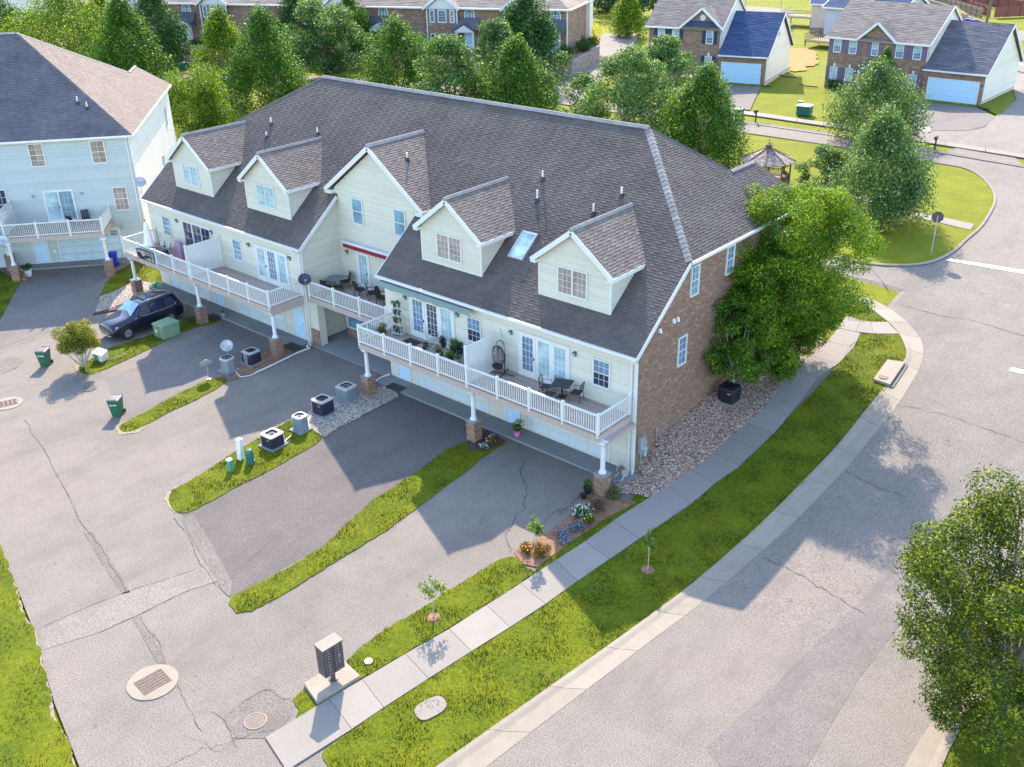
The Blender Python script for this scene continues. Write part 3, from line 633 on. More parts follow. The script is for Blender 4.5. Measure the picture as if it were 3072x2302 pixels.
for A, B in zip([(1500,820),(1740,860),(1980,897)], [(1740,860),(1980,897),(2230,937)]):
    slab_obj('slab', Gs(3,[(A[0],A[1]+22),(B[0],B[1]+22),B,A]), .1, M_['conc'], walk, .06, .03)
slab_obj('slab', Gs(2,[(1270,520),(1440,525),(1300,590),(1270,585)]), .1, M_['conc'], walk, .06)
drape('painted_line', Gs(3,[(2050,330),(2212,395),(2212,403),(2050,337)]), M_['white'], .06, 3)
# ---------------------------------------------------------------- building helpers
class WF:                                      # a wall plane: u along, z up, d outward
    def __init__(s, O, u, n): s.O = Vector(O); s.u = Vector(u).normalized(); s.n = Vector(n).normalized()
    def p(s, u, z, d=0.0): return s.O+s.u*u+Vector((0,0,z))+s.n*d
def wbox(mb, w, u0, u1, z0, z1, d0, d1, m=0):
    flip = w.u.cross(Vector((0,0,1))).dot(w.n) < 0
    q = [w.p(u0,z0,d1), w.p(u1,z0,d1), w.p(u1,z0,d0), w.p(u0,z0,d0), w.p(u0,z1,d1), w.p(u1,z1,d1), w.p(u1,z1,d0), w.p(u0,z1,d0)]
    if flip: q = [q[1],q[0],q[3],q[2],q[5],q[4],q[7],q[6]]
    mb.hexa(q, m)
def clip(P, a, b, c):                          # keep a*x+b*y<=c
    out = []
    for i in range(len(P)):
        p, q = P[i], P[(i+1)%len(P)]; fp = a*p[0]+b*p[1]-c; fq = a*q[0]+b*q[1]-c
        if fp <= 0: out.append(p)
        if (fp < 0 < fq) or (fq < 0 < fp): t = fp/(fp-fq); out.append((p[0]+(q[0]-p[0])*t, p[1]+(q[1]-p[1])*t))
    return out
def ccw(P):
    A = sum(P[i][0]*P[(i+1)%len(P)][1]-P[(i+1)%len(P)][0]*P[i][1] for i in range(len(P)))
    return P if A > 0 else P[::-1]
def clip_poly(P, C):
    C = ccw(C)
    for i in range(len(C)):
        (x0, y0), (x1, y1) = C[i], C[(i+1)%len(C)]; a, b = (y1-y0), -(x1-x0); P = clip(P, a, b, a*x0+b*y0)
        if len(P) < 3: return []
    return P
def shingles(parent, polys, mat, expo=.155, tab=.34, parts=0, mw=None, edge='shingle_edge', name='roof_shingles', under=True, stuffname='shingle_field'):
    """overlapping tabs laid in courses on one roof plane given as convex 3D polygons"""
    P0 = [Vector(p) for p in polys[0]]; nrm = (P0[1]-P0[0]).cross(P0[2]-P0[1]).normalized()
    if nrm.z < 0: nrm = -nrm
    v = (Vector((0,0,1))-nrm*nrm.z).normalized(); u = v.cross(nrm).normalized()
    allp = [Vector(p) for P in polys for p in P]; O = min(allp, key=lambda p: p.dot(v)).copy()
    if under:
        mb = MB()
        for P in polys:
            P = [Vector(p) for p in P]
            if (P[1]-P[0]).cross(P[2]-P[1]).dot(nrm) < 0: P = P[::-1]
            mb.slab([p-nrm*.004 for p in P], .16, nrm)
        base = mb.build(name, mat, parent)
    else: base = parent
    field = MB(); cand = []
    for P in polys:
        C = [((Vector(p)-O).dot(u), (Vector(p)-O).dot(v)) for p in P]
        ulo, uhi = min(c[0] for c in C), max(c[0] for c in C); vlo, vhi = min(c[1] for c in C), max(c[1] for c in C)
        r0 = int(math.floor(vlo/expo+1e-6)); r1 = int(math.ceil(vhi/expo))
        for r in range(r0, r1):
            off = (r%2)*tab*.5+(r*7919%13)/13*tab*.18; k0 = int(math.floor((ulo-off)/tab)); k1 = int(math.ceil((uhi-off)/tab))
            for k in range(k0, k1+1):
                hh = (k*374761+r*668265)%101/101.0; g = .012 if hh < .55 else .002
                q = [(off+k*tab+g, r*expo), (off+(k+1)*tab-g, r*expo), (off+(k+1)*tab-g, (r+1)*expo+.004), (off+k*tab+g, (r+1)*expo+.004)]
                c = clip_poly(q, C)
                if len(c) < 3: continue
                th = .024 if hh < .5 else .015
                whole = len(c) == 4 and abs(abs((c[2][0]-c[0][0])*(c[2][1]-c[0][1]))-(tab-2*g)*(expo+.004)) < 1e-4
                cand.append((c, r*expo, th, whole, hh))
    if parts:
        cw = np.array(CAM); T = mw or Matrix.Identity(4)
        ws = [(i, (T@(O+u*c[0][0][0]+v*c[0][0][1])-Vector(cw)).length) for i, c in enumerate(cand) if c[3]]
        ws.sort(key=lambda t: t[1]); chosen = {i for i, _ in ws[:parts]}
        shared = {}
    else: chosen = set()
    for i, (c, vb, th, whole, hh) in enumerate(cand):
        if i in chosen:
            key = (th, hh < .55)
            w_ = max(p[0] for p in c)-min(p[0] for p in c); u0 = min(p[0] for p in c)
            if key not in shared:
                mb = MB(); pts = [(0,0,th),(w_,0,th),(w_,expo+.004,.003),(0,expo+.004,.003)]
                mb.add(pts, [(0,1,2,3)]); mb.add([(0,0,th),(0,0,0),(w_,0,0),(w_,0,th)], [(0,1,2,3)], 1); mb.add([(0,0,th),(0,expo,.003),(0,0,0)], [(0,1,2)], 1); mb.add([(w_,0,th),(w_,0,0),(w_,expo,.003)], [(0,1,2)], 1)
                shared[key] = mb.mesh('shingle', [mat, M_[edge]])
            o = O+u*u0+v*vb
            M = Matrix([[u[j], v[j], nrm[j], o[j]] for j in range(3)]+[[0,0,0,1]]); put('shingle', shared[key], base, mat=M)
            continue
        top = [O+u*a+v*b+nrm*(th+(.003-th)*min(1, (b-vb)/expo)) for a, b in c]
        n = len(c); field.add(top, [tuple(range(n))])
        for j in range(n):
            if abs(c[j][1]-vb) < 1e-5 and abs(c[(j+1)%n][1]-vb) < 1e-5:
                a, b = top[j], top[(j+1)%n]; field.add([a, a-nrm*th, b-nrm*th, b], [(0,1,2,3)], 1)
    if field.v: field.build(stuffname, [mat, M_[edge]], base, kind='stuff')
    return base
def caps(parent, a, b, mat, w=.30, step=.24, th=.035, name='ridge_cap'):
    a = Vector(a); b = Vector(b); L = (b-a).length; d = (b-a)/L; r = d.cross(Vector((0,0,1))).normalized(); U = r.cross(d)
    mb = MB(); n = int(L/step)
    for i in range(n):
        o = a+d*i*step; e = o+d*(step*1.03); s0 = U*(th+.012); s1 = U*(th-.008); dn = -U*w*.33
        mb.add([o-r*w*.5+s0+dn, o+s0, o+r*w*.5+s0+dn, e-r*w*.5+s1+dn, e+s1, e+r*w*.5+s1+dn, o-r*w*.5+dn, o+r*w*.5+dn, e-r*w*.5+dn, e+r*w*.5+dn],
               [(0,1,4,3),(1,2,5,4),(6,7,2,1,0),(6,0,3,8),(7,9,5,2)])
    return mb.build(name, mat, parent)
def siding(parent, w, C, mat, lap=.118, name='siding', d0=.0, depth=.16):
    """lapped boards clipped to a convex outline C of (u,z)"""
    mb = MB(); C = ccw(C); back = [w.p(u, z, d0-.004) for u, z in C]; 
    b2 = [w.p(u, z, d0-depth) for u, z in C]; n = len(C)
    zs = min(c[1] for c in C); z1 = max(c[1] for c in C); k = 0; z = zs
    while z < z1-.01:
        q = clip_poly([(-500, z), (500, z), (500, min(z+lap, z1)), (-500, min(z+lap, z1))], C)
        if len(q) >= 3:
            t = [w.p(a, b, d0+.036-(b-z)/lap*.034) for a, b in q]; mb.poly(t)
            lo = [p for p in q if abs(p[1]-z) < 1e-5]
            if len(lo) == 2: a, b = lo; mb.poly([w.p(a[0], z, d0+.036), w.p(a[0], z, d0-.001), w.p(b[0], z, d0-.001), w.p(b[0], z, d0+.036)][::-1])
        z += lap
    f = tuple(range(n)); mb.add(back+b2, [f, tuple(range(n, 2*n))[::-1]]+[(i, i+n, (i+1)%n+n, (i+1)%n) for i in range(n)])
    return mb.build(name, mat, parent, kind='stuff')
def bricks(parent, w, C, name='brick_wall', bl=.215, bh=.078, j=.011, parts=0, mats=None, depth=.16, holes=(), T=None):
    C = ccw(C); n = len(C); mb = MB(); f = tuple(range(n))
    mb.add([w.p(u, z, -.012) for u, z in C]+[w.p(u, z, -depth) for u, z in C], [f, tuple(range(n, 2*n))[::-1]]+[(i, i+n, (i+1)%n+n, (i+1)%n) for i in range(n)])
    base = mb.build(name, M_['mortar'], parent); u0 = min(c[0] for c in C); u1 = max(c[0] for c in C); z0 = min(c[1] for c in C); z1 = max(c[1] for c in C)
    cand = []; r = 0; z = z0
    while z < z1:
        u = u0-(r%2)*bl*.5
        while u < u1:
            q = clip_poly([(u+j*.5, z), (u+bl-j*.5, z), (u+bl-j*.5, z+bh-j), (u+j*.5, z+bh-j)], C)
            if len(q) >= 3 and not any(h[0]-.02 < u+bl*.5 < h[1]+.02 and h[2]-.02 < z+bh*.5 < h[3]+.02 for h in holes): cand.append((q, len(q) == 4 and u >= u0 and u+bl <= u1))
            u += bl
        z += bh; r += 1
    chosen = set()
    if parts:
        M = T or Matrix.Identity(4); ds = sorted(((M@w.p(*q[0])-Vector(CAM)).length, i) for i, (q, wh) in enumerate(cand) if wh); chosen = {i for _, i in ds[:parts]}
        ms = []
        for pr in (.004, .010):
            b = MB(); b.box(0, bl-j, -.02, pr, 0, bh-j); ms.append(b.mesh('brick', M_['brick']))
    fld = MB()
    for i, (q, wh) in enumerate(cand):
        pr = .002+.009*((i*7919)%17)/17
        if i in chosen:
            o = w.p(q[0][0] if q[0][1] <= q[2][1] else q[2][0], q[0][1]); a = min(p[0] for p in q); o = w.p(a, min(p[1] for p in q)); u_, nn = w.u, w.n
            Mx = Matrix([[u_[k], nn[k], (0,0,1)[k], o[k]] for k in range(3)]+[[0,0,0,1]]); put('brick', ms[i%2], base, mat=Mx)
        else:
            m = len(q); a = [w.p(x, y, pr) for x, y in q]; b = [w.p(x, y, -.012) for x, y in q]
            fld.add(a+b, [tuple(range(m))]+[(k, k+m, (k+1)%m+m, (k+1)%m) for k in range(m)])
    if fld.v: fld.build('brick_field', M_['brick'], base, kind='stuff')
    return base
def window(parent, w, u0, u1, z0, z1, cols=2, rows=4, glass='glass', fw=.065, hung=True, mun=True, gl2=None, d=.03, label=None, divided=1, name='window'):
    mb = MB(); D = d+.05
    wbox(mb, w, u0, u1, z1-fw, z1, 0, D); wbox(mb, w, u0, u1, z0, z0+fw*1.1, 0, D+.015); wbox(mb, w, u0, u0+fw, z0+fw, z1-fw, 0, D); wbox(mb, w, u1-fw, u1, z0+fw, z1-fw, 0, D)
    for k in range(1, divided):
        c = u0+(u1-u0)*k/divided; wbox(mb, w, c-fw*.6, c+fw*.6, z0+fw, z1-fw, 0, D-.004)
    fr = mb.build(name, M_['white'], parent)
    if label: fr['label'] = label
    W_ = (u1-u0)/divided
    for k in range(divided):
        a, b = u0+k*W_+fw, u0+(k+1)*W_-fw; zm = (z0+z1)/2
        spans = [(z0+fw, zm-.015, gl2 or glass), (zm+.015, z1-fw, glass)] if hung else [(z0+fw, z1-fw, glass)]
        for s0, s1, g in spans:
            mb = MB(); wbox(mb, w, a, b, s0, s1, .0, d); mb.build('pane', M_[g], fr)
        mb = MB()
        if hung: wbox(mb, w, a, b, zm-.022, zm+.022, .0, d+.022)
        if mun:
            for i in range(1, cols): c = a+(b-a)*i/cols; wbox(mb, w, c-.009, c+.009, z0+fw, z1-fw, .0, d+.01)
            for i in range(1, rows):
                c = z0+fw+(z1-z0-2*fw)*i/rows
                if not (hung and abs(c-zm) < .05): wbox(mb, w, a, b, c-.009, c+.009, .0, d+.009)
        if mb.v: mb.build('muntin', M_['white'], fr)
    return fr
def french(parent, w, u0, u1, z0, z1, glasses, cols=3, rows=5, name='french_door', styles=None, slider=False):
    mb = MB(); fw = .09; n = len(glasses)
    wbox(mb, w, u0, u1, z1-fw, z1, 0, .09); wbox(mb, w, u0, u0+fw, z0, z1-fw, 0, .09); wbox(mb, w, u1-fw, u1, z0, z1-fw, 0, .09); wbox(mb, w, u0, u1, z0-.06, z0, 0, .12)
    fr = mb.build(name, M_['white'], parent); W_ = (u1-u0-2*fw)/n
    for k, g in enumerate(glasses):
        a = u0+fw+k*W_; b = a+W_; st = .05 if slider else .17; lo = .07 if slider else .28; dd = .05-.016*(k%2)
        mb = MB(); wbox(mb, w, a+.004, a+st, z0, z1-fw, 0, dd+.02); wbox(mb, w, b-st, b-.004, z0, z1-fw, 0, dd+.02); wbox(mb, w, a+st, b-st, z0, z0+lo, 0, dd+.018); wbox(mb, w, a+st, b-st, z1-fw-.14*(1 if not slider else .5), z1-fw, 0, dd+.018)
        if not slider:
            for i in range(1, cols): c = a+st+(b-a-2*st)*i/cols; wbox(mb, w, c-.01, c+.01, z0+lo, z1-fw-.14, 0, dd+.012)
            for i in range(1, rows): c = z0+lo+(z1-fw-.14-z0-lo)*i/rows; wbox(mb, w, a+st, b-st, c-.01, c+.01, 0, dd+.011)
        else:
            for i in range(1, cols): c = a+st+(b-a-2*st)*i/cols; wbox(mb, w, c-.006, c+.006, z0+lo, z1-fw-.07, 0, dd+.006)
            for i in range(1, rows): c = z0+lo+(z1-fw-.07-z0-lo)*i/rows; wbox(mb, w, a+st, b-st, c-.006, c+.006, 0, dd+.005)
        mb.build('door_leaf', M_['white'], fr)
        mb = MB(); wbox(mb, w, a+st, b-st, z0+lo, z1-fw-(.07 if slider else .14), 0, dd); mb.build('pane', M_[g], fr)
    mb = MB(); c = u0+fw+W_*(1 if n > 1 else .9); wbox(mb, w, c-.11, c-.07, z0+.95, z0+1.1, 0, .12); mb.build('door_handle', M_['metal_dark'], fr)
    return fr
def lamp(parent, w, u, z, mat='lamp_green'):
    mb = MB(); c = w.p(u, z, .16)
    wbox(mb, w, u-.06, u+.06, z-.16, z+.1, .02, .05); mb.beam(w.p(u, z+.06, .04), w.p(u, z+.14, .17), .03, .03)
    mb.lathe([(.02,.14),(.085,.08),(.10,.05),(.075,.045)], c, 8)
    o = mb.build('wall_lamp', M_[mat], parent); g = MB(); g.lathe([(.065,.045),(.06,-.12),(.02,-.16)], c, 8); g.build('lamp_glass', M_['glass_curt'], o); return o
def garage(parent, w, u0, u1, z0, z1, panels=4, cols=4, wins=False, mat='door'):
    mb = MB(); wbox(mb, w, u0-.1, u0, z0, z1+.1, 0, .06); wbox(mb, w, u1, u1+.1, z0, z1+.1, 0, .06); wbox(mb, w, u0, u1, z1, z1+.1, 0, .06)
    fr = mb.build('garage_door', M_['white'], parent); hh = (z1-z0)/panels
    for i in range(panels):
        mb = MB(); wbox(mb, w, u0, u1, z0+i*hh+.006, z0+(i+1)*hh-.006, -.04, .012)
        cw = (u1-u0)/cols
        for k in range(cols):
            if not (wins and i == panels-1): wbox(mb, w, u0+k*cw+.12, u0+(k+1)*cw-.12, z0+i*hh+.12, z0+(i+1)*hh-.12, .010, .022)
        mb.build('door_panel', M_[mat], fr)
    if wins:
        nn = cols if isinstance(wins, bool) else wins; cw = (u1-u0)/nn; i = panels-1
        for k in range(nn):
            mb = MB(); wbox(mb, w, u0+k*cw+.14, u0+(k+1)*cw-.14, z0+i*hh+.10, z0+(i+1)*hh-.10, .0, .02); mb.build('pane', M_['glass_dark'], fr)
    return fr
def pdoor(parent, w, u0, u1, z0, z1, mat='door'):
    mb = MB(); wbox(mb, w, u0-.09, u0, z0, z1+.09, 0, .07); wbox(mb, w, u1, u1+.09, z0, z1+.09, 0, .07); wbox(mb, w, u0, u1, z1, z1+.09, 0, .07)
    fr = mb.build('entry_door', M_['white'], parent); mb = MB(); wbox(mb, w, u0, u1, z0, z1, 0, .03)
    for i in range(2):
        for (a, b) in ((.08,.36),(.42,.62),(.68,.94)): 
            x0 = u0+(.12+.42*i)*(u1-u0); wbox(mb, w, x0, x0+.34*(u1-u0), z0+a*(z1-z0), z0+b*(z1-z0), .03, .038)
    lf = mb.build('door_leaf', M_[mat], fr); mb = MB(); wbox(mb, w, u1-.12, u1-.07, z0+1.0, z0+1.06, .03, .09); mb.build('door_handle', M_['galv'], fr); return fr
BAL = None
def railing(parent, pts, z, posts_every=2.02, h=1.05, ends=(True, True), lattice=False, mat='white', pw=.12):
    """posts, two rails and separate balusters along a poly-line"""
    global BAL
    if BAL is None:
        mb = MB(); mb.box(-.015, .015, -.015, .015, 0, .80); BAL = mb.mesh('baluster', M_['white'])
    r = MB(); root = None; P = [Vector((p[0], p[1], z)) for p in pts]; posts = []
    for a, b in zip(P, P[1:]):
        L_ = (b-a).length; n = max(1, round(L_/posts_every)); d = (b-a)/n
        r.beam(a+Vector((0,0,h-.09)), b+Vector((0,0,h-.09)), .07, .05); r.beam(a+Vector((0,0,h-.045)), b+Vector((0,0,h-.045)), .10, .028); r.beam(a+Vector((0,0,.10)), b+Vector((0,0,.10)), .06, .06)
    root = r.build('railing', M_[mat], parent)
    seen = []
    pm = MB(); s = pw/2; pm.box(-s, s, -s, s, -.14, h+.02); pm.lathe([(s*1.55, h+.02), (s*1.55, h+.045), (.01, h+.10)], (0,0,0), 4); pme = pm.mesh('railing_post', M_[mat])
    for si, (a, b) in enumerate(zip(P, P[1:])):
        L_ = (b-a).length; n = max(1, round(L_/posts_every)); d = (b-a)/n; dd = (b-a)/L_
        for i in range(n+1):
            if (si == 0 and i == 0 and not ends[0]) or (si == len(P)-2 and i == n and not ends[1]): continue
            q = a+d*i
            if any((q-s_).length < .1 for s_ in seen): continue
            seen.append(q); put('railing_post', pme, root, q)
        for i in range(n):
            a0 = a+d*i; m = int((L_/n-pw)/.135)
            for k in range(m): put('baluster', BAL, root, a0+dd*(pw*.5+(L_/n-pw)*(k+.5)/m)+Vector((0,0,.13)))
    return root
def privacy(parent, a, b, z, h=2.05, mat='white'):
    a = Vector((*a, z)); b = Vector((*b, z)); L_ = (b-a).length; d = (b-a)/L_; mb = MB()
    mb.beam(a+Vector((0,0,h-.04)), b+Vector((0,0,h-.04)), .09, .09); mb.beam(a+Vector((0,0,.10)), b+Vector((0,0,.10)), .08, .10)
    for q in (a, b): mb.box(q.x-.065, q.x+.065, q.y-.065, q.y+.065, z-.1, z+h+.05); mb.lathe([(.09,0),(.09,.03),(.01,.08)], (q.x, q.y, z+h+.05), 4)
    root = mb.build('privacy_screen', M_[mat], parent); n = int(L_/.155)
    for i in range(n):
        c = a+d*(L_*(i+.5)/n); mb = MB(); w_ = L_/n-.008; mb.beam(c-d*w_/2+Vector((0,0,h/2+.03)), c+d*w_/2+Vector((0,0,h/2+.03)), .022+.012*(i%2), h-.24); mb.build('screen_board', M_[mat], root)
    return root
def column(parent, x, y, z0, ztop, pier_h=1.18, s=.28, parts=0):
    mb = MB()
    pr = MB(); pr.box(x-s+.013, x+s-.013, y-s+.013, y+s-.013, z0-.2, z0+pier_h-.01); pier = pr.build('brick_pier', M_['mortar'], parent); fld = MB(); cnt = 0
    bl, bh, j = .215, .078, .011; faces = [(WF((x-s,y-s,z0),(1,0,0),(0,-1,0)),0), (WF((x+s,y-s,z0),(0,1,0),(1,0,0)),1), (WF((x+s,y+s,z0),(-1,0,0),(0,1,0)),0), (WF((x-s,y+s,z0),(0,-1,0),(-1,0,0)),1)]
    me = None
    for w, par in faces:
        for r in range(int(pier_h/bh)):
            u = 0 if (r+par)%2 else -bl/2
            while u < 2*s-.01:
                a, b = max(u, 0)+j/2, min(u+bl, 2*s)-j/2
                if b-a > .03:
                    pr_ = .001+.006*((r*31+int(u*90))%7)/7
                    if parts and par == 0 and w.n.y < 0 or (parts and par == 1 and w.n.x > 0):
                        q = MB(); wbox(q, w, a, b, r*bh, (r+1)*bh-j, -.012, pr_); q.build('brick', M_['brick'], pier)
                    else: wbox(fld, w, a, b, r*bh, (r+1)*bh-j, -.012, pr_)
                u += bl
    fld.build('brick_field', M_['brick'], pier, kind='stuff')
    c = MB(); t = z0+pier_h; c.box(x-s-.03, x+s+.03, y-s-.03, y+s+.03, t-.008, t+.05)
    c.build('pier_cap', M_['apron'], pier); c = MB()
    c.lathe([(.19,.05),(.19,.10),(.165,.12),(.165,.15),(.135,.17),(.118,.25),(.105,ztop-t-.22),(.125,ztop-t-.2),(.125,ztop-t-.15),(.15,ztop-t-.13),(.15,ztop-t-.10)], (x, y, t), 20, cap=True); c.box(x-.19, x+.19, y-.19, y+.19, ztop-.10, ztop)
    o = c.build('column', M_['white'], parent); 
    return pier
def deck_floor(parent, x0, x1, y0, y1, z, fasc=True, sides=(True, True)):
    mb = MB(); mb.box(x0, x1, y0+.03, y0+.08, z-.36, z-.035)
    if sides[0]: mb.box(x0, x0+.05, y0+.08, y1, z-.36, z-.035)
    if sides[1]: mb.box(x1-.05, x1, y0+.08, y1, z-.36, z-.035)
    mb.box(x0+.05, x1-.05, y0+.08, y1, z-.30, z-.04)
    o = mb.build('deck', M_['fascia'], parent); n = int((y1-y0)/.145)
    for i in range(n):
        mb = MB(); a = y0+(y1-y0)*i/n; mb.box(x0-.01, x1+.01, a+.004, a+(y1-y0)/n-.004, z-.034, z); mb.build('deck_board', M_['deck'], o)
    return o
def gutter(parent, a, b, nrm, s=.13, mat='white'):
    a = Vector(a); b = Vector(b); mb = MB(); o = Vector(nrm)*s*.5; mb.beam(a+o, b+o, s, s); mb.beam(a+o+Vector((0,0,s*.5)), b+o+Vector((0,0,s*.5)), s*.55, .012, 0); return mb.build('gutter', M_[mat], parent)

# ---------------------------------------------------------------- the townhouse row
SE, SL = 6.33, .8027
def zr(y): return SE+SL*(y+.3)
TH = empty('townhouse_row', (0,0,0), 0, 'long cream-sided townhouse row with five gables, white railed balconies and brick end wall', 'townhouse')
XL = -41.2
wF = WF((0,0,0), (1,0,0), (0,-1,0)); wM = WF((0,3,0), (1,0,0), (0,-1,0)); wS = WF((0,0,0), (0,1,0), (1,0,0)); wI = WF((-24.2,0,0), (0,1,0), (1,0,0)); wI2 = WF((-16.9,0,0), (0,1,0), (-1,0,0))
siding(TH, wF, [(-16.9,0),(-.0,0),(-.0,6.3),(-16.9,6.3)], M_['siding'])
siding(TH, wF, [(XL,0),(-24.2,0),(-24.2,6.3),(XL,6.3)], M_['siding'])
siding(TH, wM, [(-24.2,3.2),(-16.9,3.2),(-16.9,9.35),(-20.55,12.05),(-24.2,9.35)], M_['siding'], depth=.2)
siding(TH, wI, [(.0,0),(2.98,0),(2.98,8.65),(.0,6.3)], M_['siding'])
siding(TH, wI2, [(.0,0),(2.98,0),(2.98,8.65),(.0,6.3)], M_['siding'])
HS = [(4.25-.74,5.0-.74,0,0)]
bricks(TH, wS, [(.0,0),(15.6,0),(15.6,9.55),(3.85,9.55),(0,6.35)], parts=300, holes=[(3.5,4.26,4.38,5.93),(4.28,5.02,7.78,9.33),(7.6,8.3,7.95,9.4)])
mb = MB(); mb.box(XL+.2, -24.4, .16, .3, 0, 6.0); mb.box(-16.7, -.2, .16, .3, 0, 6.0); mb.box(XL+.01, XL+.2, 0.02, 15.6, 0, 6.3); mb.box(XL+.2, -.2, 15.4, 15.6, 0, 9.6); mb.build('rear_wall', M_['siding'], TH)
# roof planes
hipL = [(-41.4, 3.0), (-32.1, 9.38)]
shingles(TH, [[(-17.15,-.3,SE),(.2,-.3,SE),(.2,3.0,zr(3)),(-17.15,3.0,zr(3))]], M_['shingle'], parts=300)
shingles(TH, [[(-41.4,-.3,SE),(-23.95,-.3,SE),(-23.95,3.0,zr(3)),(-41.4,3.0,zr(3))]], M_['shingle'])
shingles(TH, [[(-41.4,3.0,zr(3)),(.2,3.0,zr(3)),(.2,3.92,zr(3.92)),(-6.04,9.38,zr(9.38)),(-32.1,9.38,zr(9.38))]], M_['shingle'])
zt = zr(9.38); ze = zr(3.92)
def zh(x): return ze+(zt-ze)*(.2-x)/6.24
shingles(TH, [[(.2,3.92,ze),(.2,12.3,ze),(-2.7,12.3,zh(-2.7)),(-6.04,9.38,zt)],[(.2,12.3,ze),(.2,15.9,ze),(-2.7,14.85,zh(-2.7)),(-2.7,12.3,zh(-2.7))]], M_['shingle'])
mb = MB(); mb.slab([(-6.04,9.38,zt),(-2.7,12.3,zh(-2.7)),(-5.6,14.9,ze),(-32.1,14.9,ze),(-32.1,9.38,zt)], .15); mb.slab([(-2.7,12.3,zh(-2.7)),(-2.7,14.85,zh(-2.7)),(-5.6,15.9,ze),(-5.6,14.9,ze)], .15); mb.slab([(-2.7,14.85,zh(-2.7)),(.2,15.9,ze),(-5.6,15.9,ze)], .15)
mb.slab([(-32.1,9.38,zt),(-32.1,14.9,ze),(-41.4,14.9,ze),(-41.4,3.0,zr(3))][:3]+[(-41.4,3.0,zr(3))], .15)
mb.build('rear_roof', M_['shingle'], TH)
caps(TH, (.16,3.94,ze+.03), (-6.04,9.38,zt+.03), M_['cap'], .42, .30)
caps(TH, (-2.7,12.3,zh(-2.7)+.03), (-2.7,14.85,zh(-2.7)+.03), M_['vent'], .3)
caps(TH, (-6.04,9.38,zt+.02), (-2.7,12.3,zh(-2.7)+.02), M_['shingle'], .3)
caps(TH, (-32.1,9.38,zt+.02), (-41.3,3.05,zr(3)+.02), M_['shingle'], .3)
def ridge_vent(a, b, parent=TH, w=.34):
    a = Vector(a); b = Vector(b); n = max(1, int((b-a).length/1.2)); pts = [a+(b-a)*i/n+Vector((0,0,random.uniform(0,.02))) for i in range(n+1)]
    mb = MB()
    for p, q in zip(pts, pts[1:]):
        d = (q-p).normalized(); r = d.cross(Vector((0,0,1))).normalized()*w/2; U = Vector((0,0,1))
        A = [p-r-U*w*.33, p-r*.15+U*.045, p+r*.15+U*.045, p+r-U*w*.33]; Bq = [q-r-U*w*.33, q-r*.15+U*.045, q+r*.15+U*.045, q+r-U*w*.33]
        mb.add(A+Bq, [(0,1,5,4),(1,2,6,5),(2,3,7,6),(0,3,2,1),(4,5,6,7)])
    return mb.build('ridge_vent', M_['vent'], parent)
ridge_vent((-32.2,9.38,zt+.05), (-6.0,9.38,zt+.05))
# eaves, rakes, gutters
gutter(TH, (-17.2,-.3,SE-.06), (.22,-.3,SE-.06), (0,-1,0)); gutter(TH, (-41.45,-.3,SE-.06), (-23.9,-.3,SE-.06), (0,-1,0)); gutter(TH, (.2,3.95,ze-.07), (.2,15.85,ze-.07), (1,0,0))
def board(parent, a, b, w=.04, h=.22, name='rake_board', mat='white', up=(0,0,1)): mb = MB(); mb.beam(a, b, w, h, 0, up); return mb.build(name, M_[mat], parent)
board(TH, (.215,-.3,SE-.10), (.215,3.92,ze-.10)); board(TH, (-23.93,-.3,SE-.10), (-23.93,2.9,zr(2.9)-.10)); board(TH, (-17.17,-.3,SE-.10), (-17.17,2.9,zr(2.9)-.10)); board(TH, (-41.42,-.3,SE-.10), (-41.42,3,zr(3)-.10))
mb = MB()
for a, b in ((-16.9,.1),(-41.2,-24.1)): mb.box(a, b, -.28, -.02, SE-.14, SE-.10)
mb.build('soffit', M_['white'], TH)
mb = MB()
for x in (-.06,-24.26): mb.box(x, x+.09, -.045, .02, 0, 6.2)
mb.box(-.0+.002, .035, -.03, .07, 0, 6.3); mb.build('corner_board', M_['white'], TH)
bricks(TH, WF((0,-.03,0),(1,0,0),(0,-1,0)), [(-.02,.02),(.03,.02),(.03,6.1),(-.02,6.1)], name='brick_return', depth=.03) if 0 else None
def downspout(parent, pts, s=.085, mat='white'):
    mb = MB()
    for a, b in zip(pts, pts[1:]): mb.beam(a, b, s, s*.8, 0, (0,1,0) if abs(Vector(b).z-Vector(a).z) > .3 else (0,0,1))
    return mb.build('downspout', M_[mat], parent)
downspout(TH, [(-.10,-.36,6.18),(-.16,-.10,6.05),(-.16,-.10,.1)]); downspout(TH, [(.0,-.38,6.2),(.16,-.30,6.05),(.10,-.06,5.95),(.10,-.06,.25),(.16,-.25,.12)])
downspout(TH, [(-24.9,-.36,6.18),(-24.35,-.36,6.08),(-24.33,-.10,5.95),(-24.33,-.10,.55),(-24.2,-.2,.2),(-23.7,-.5,.2)])
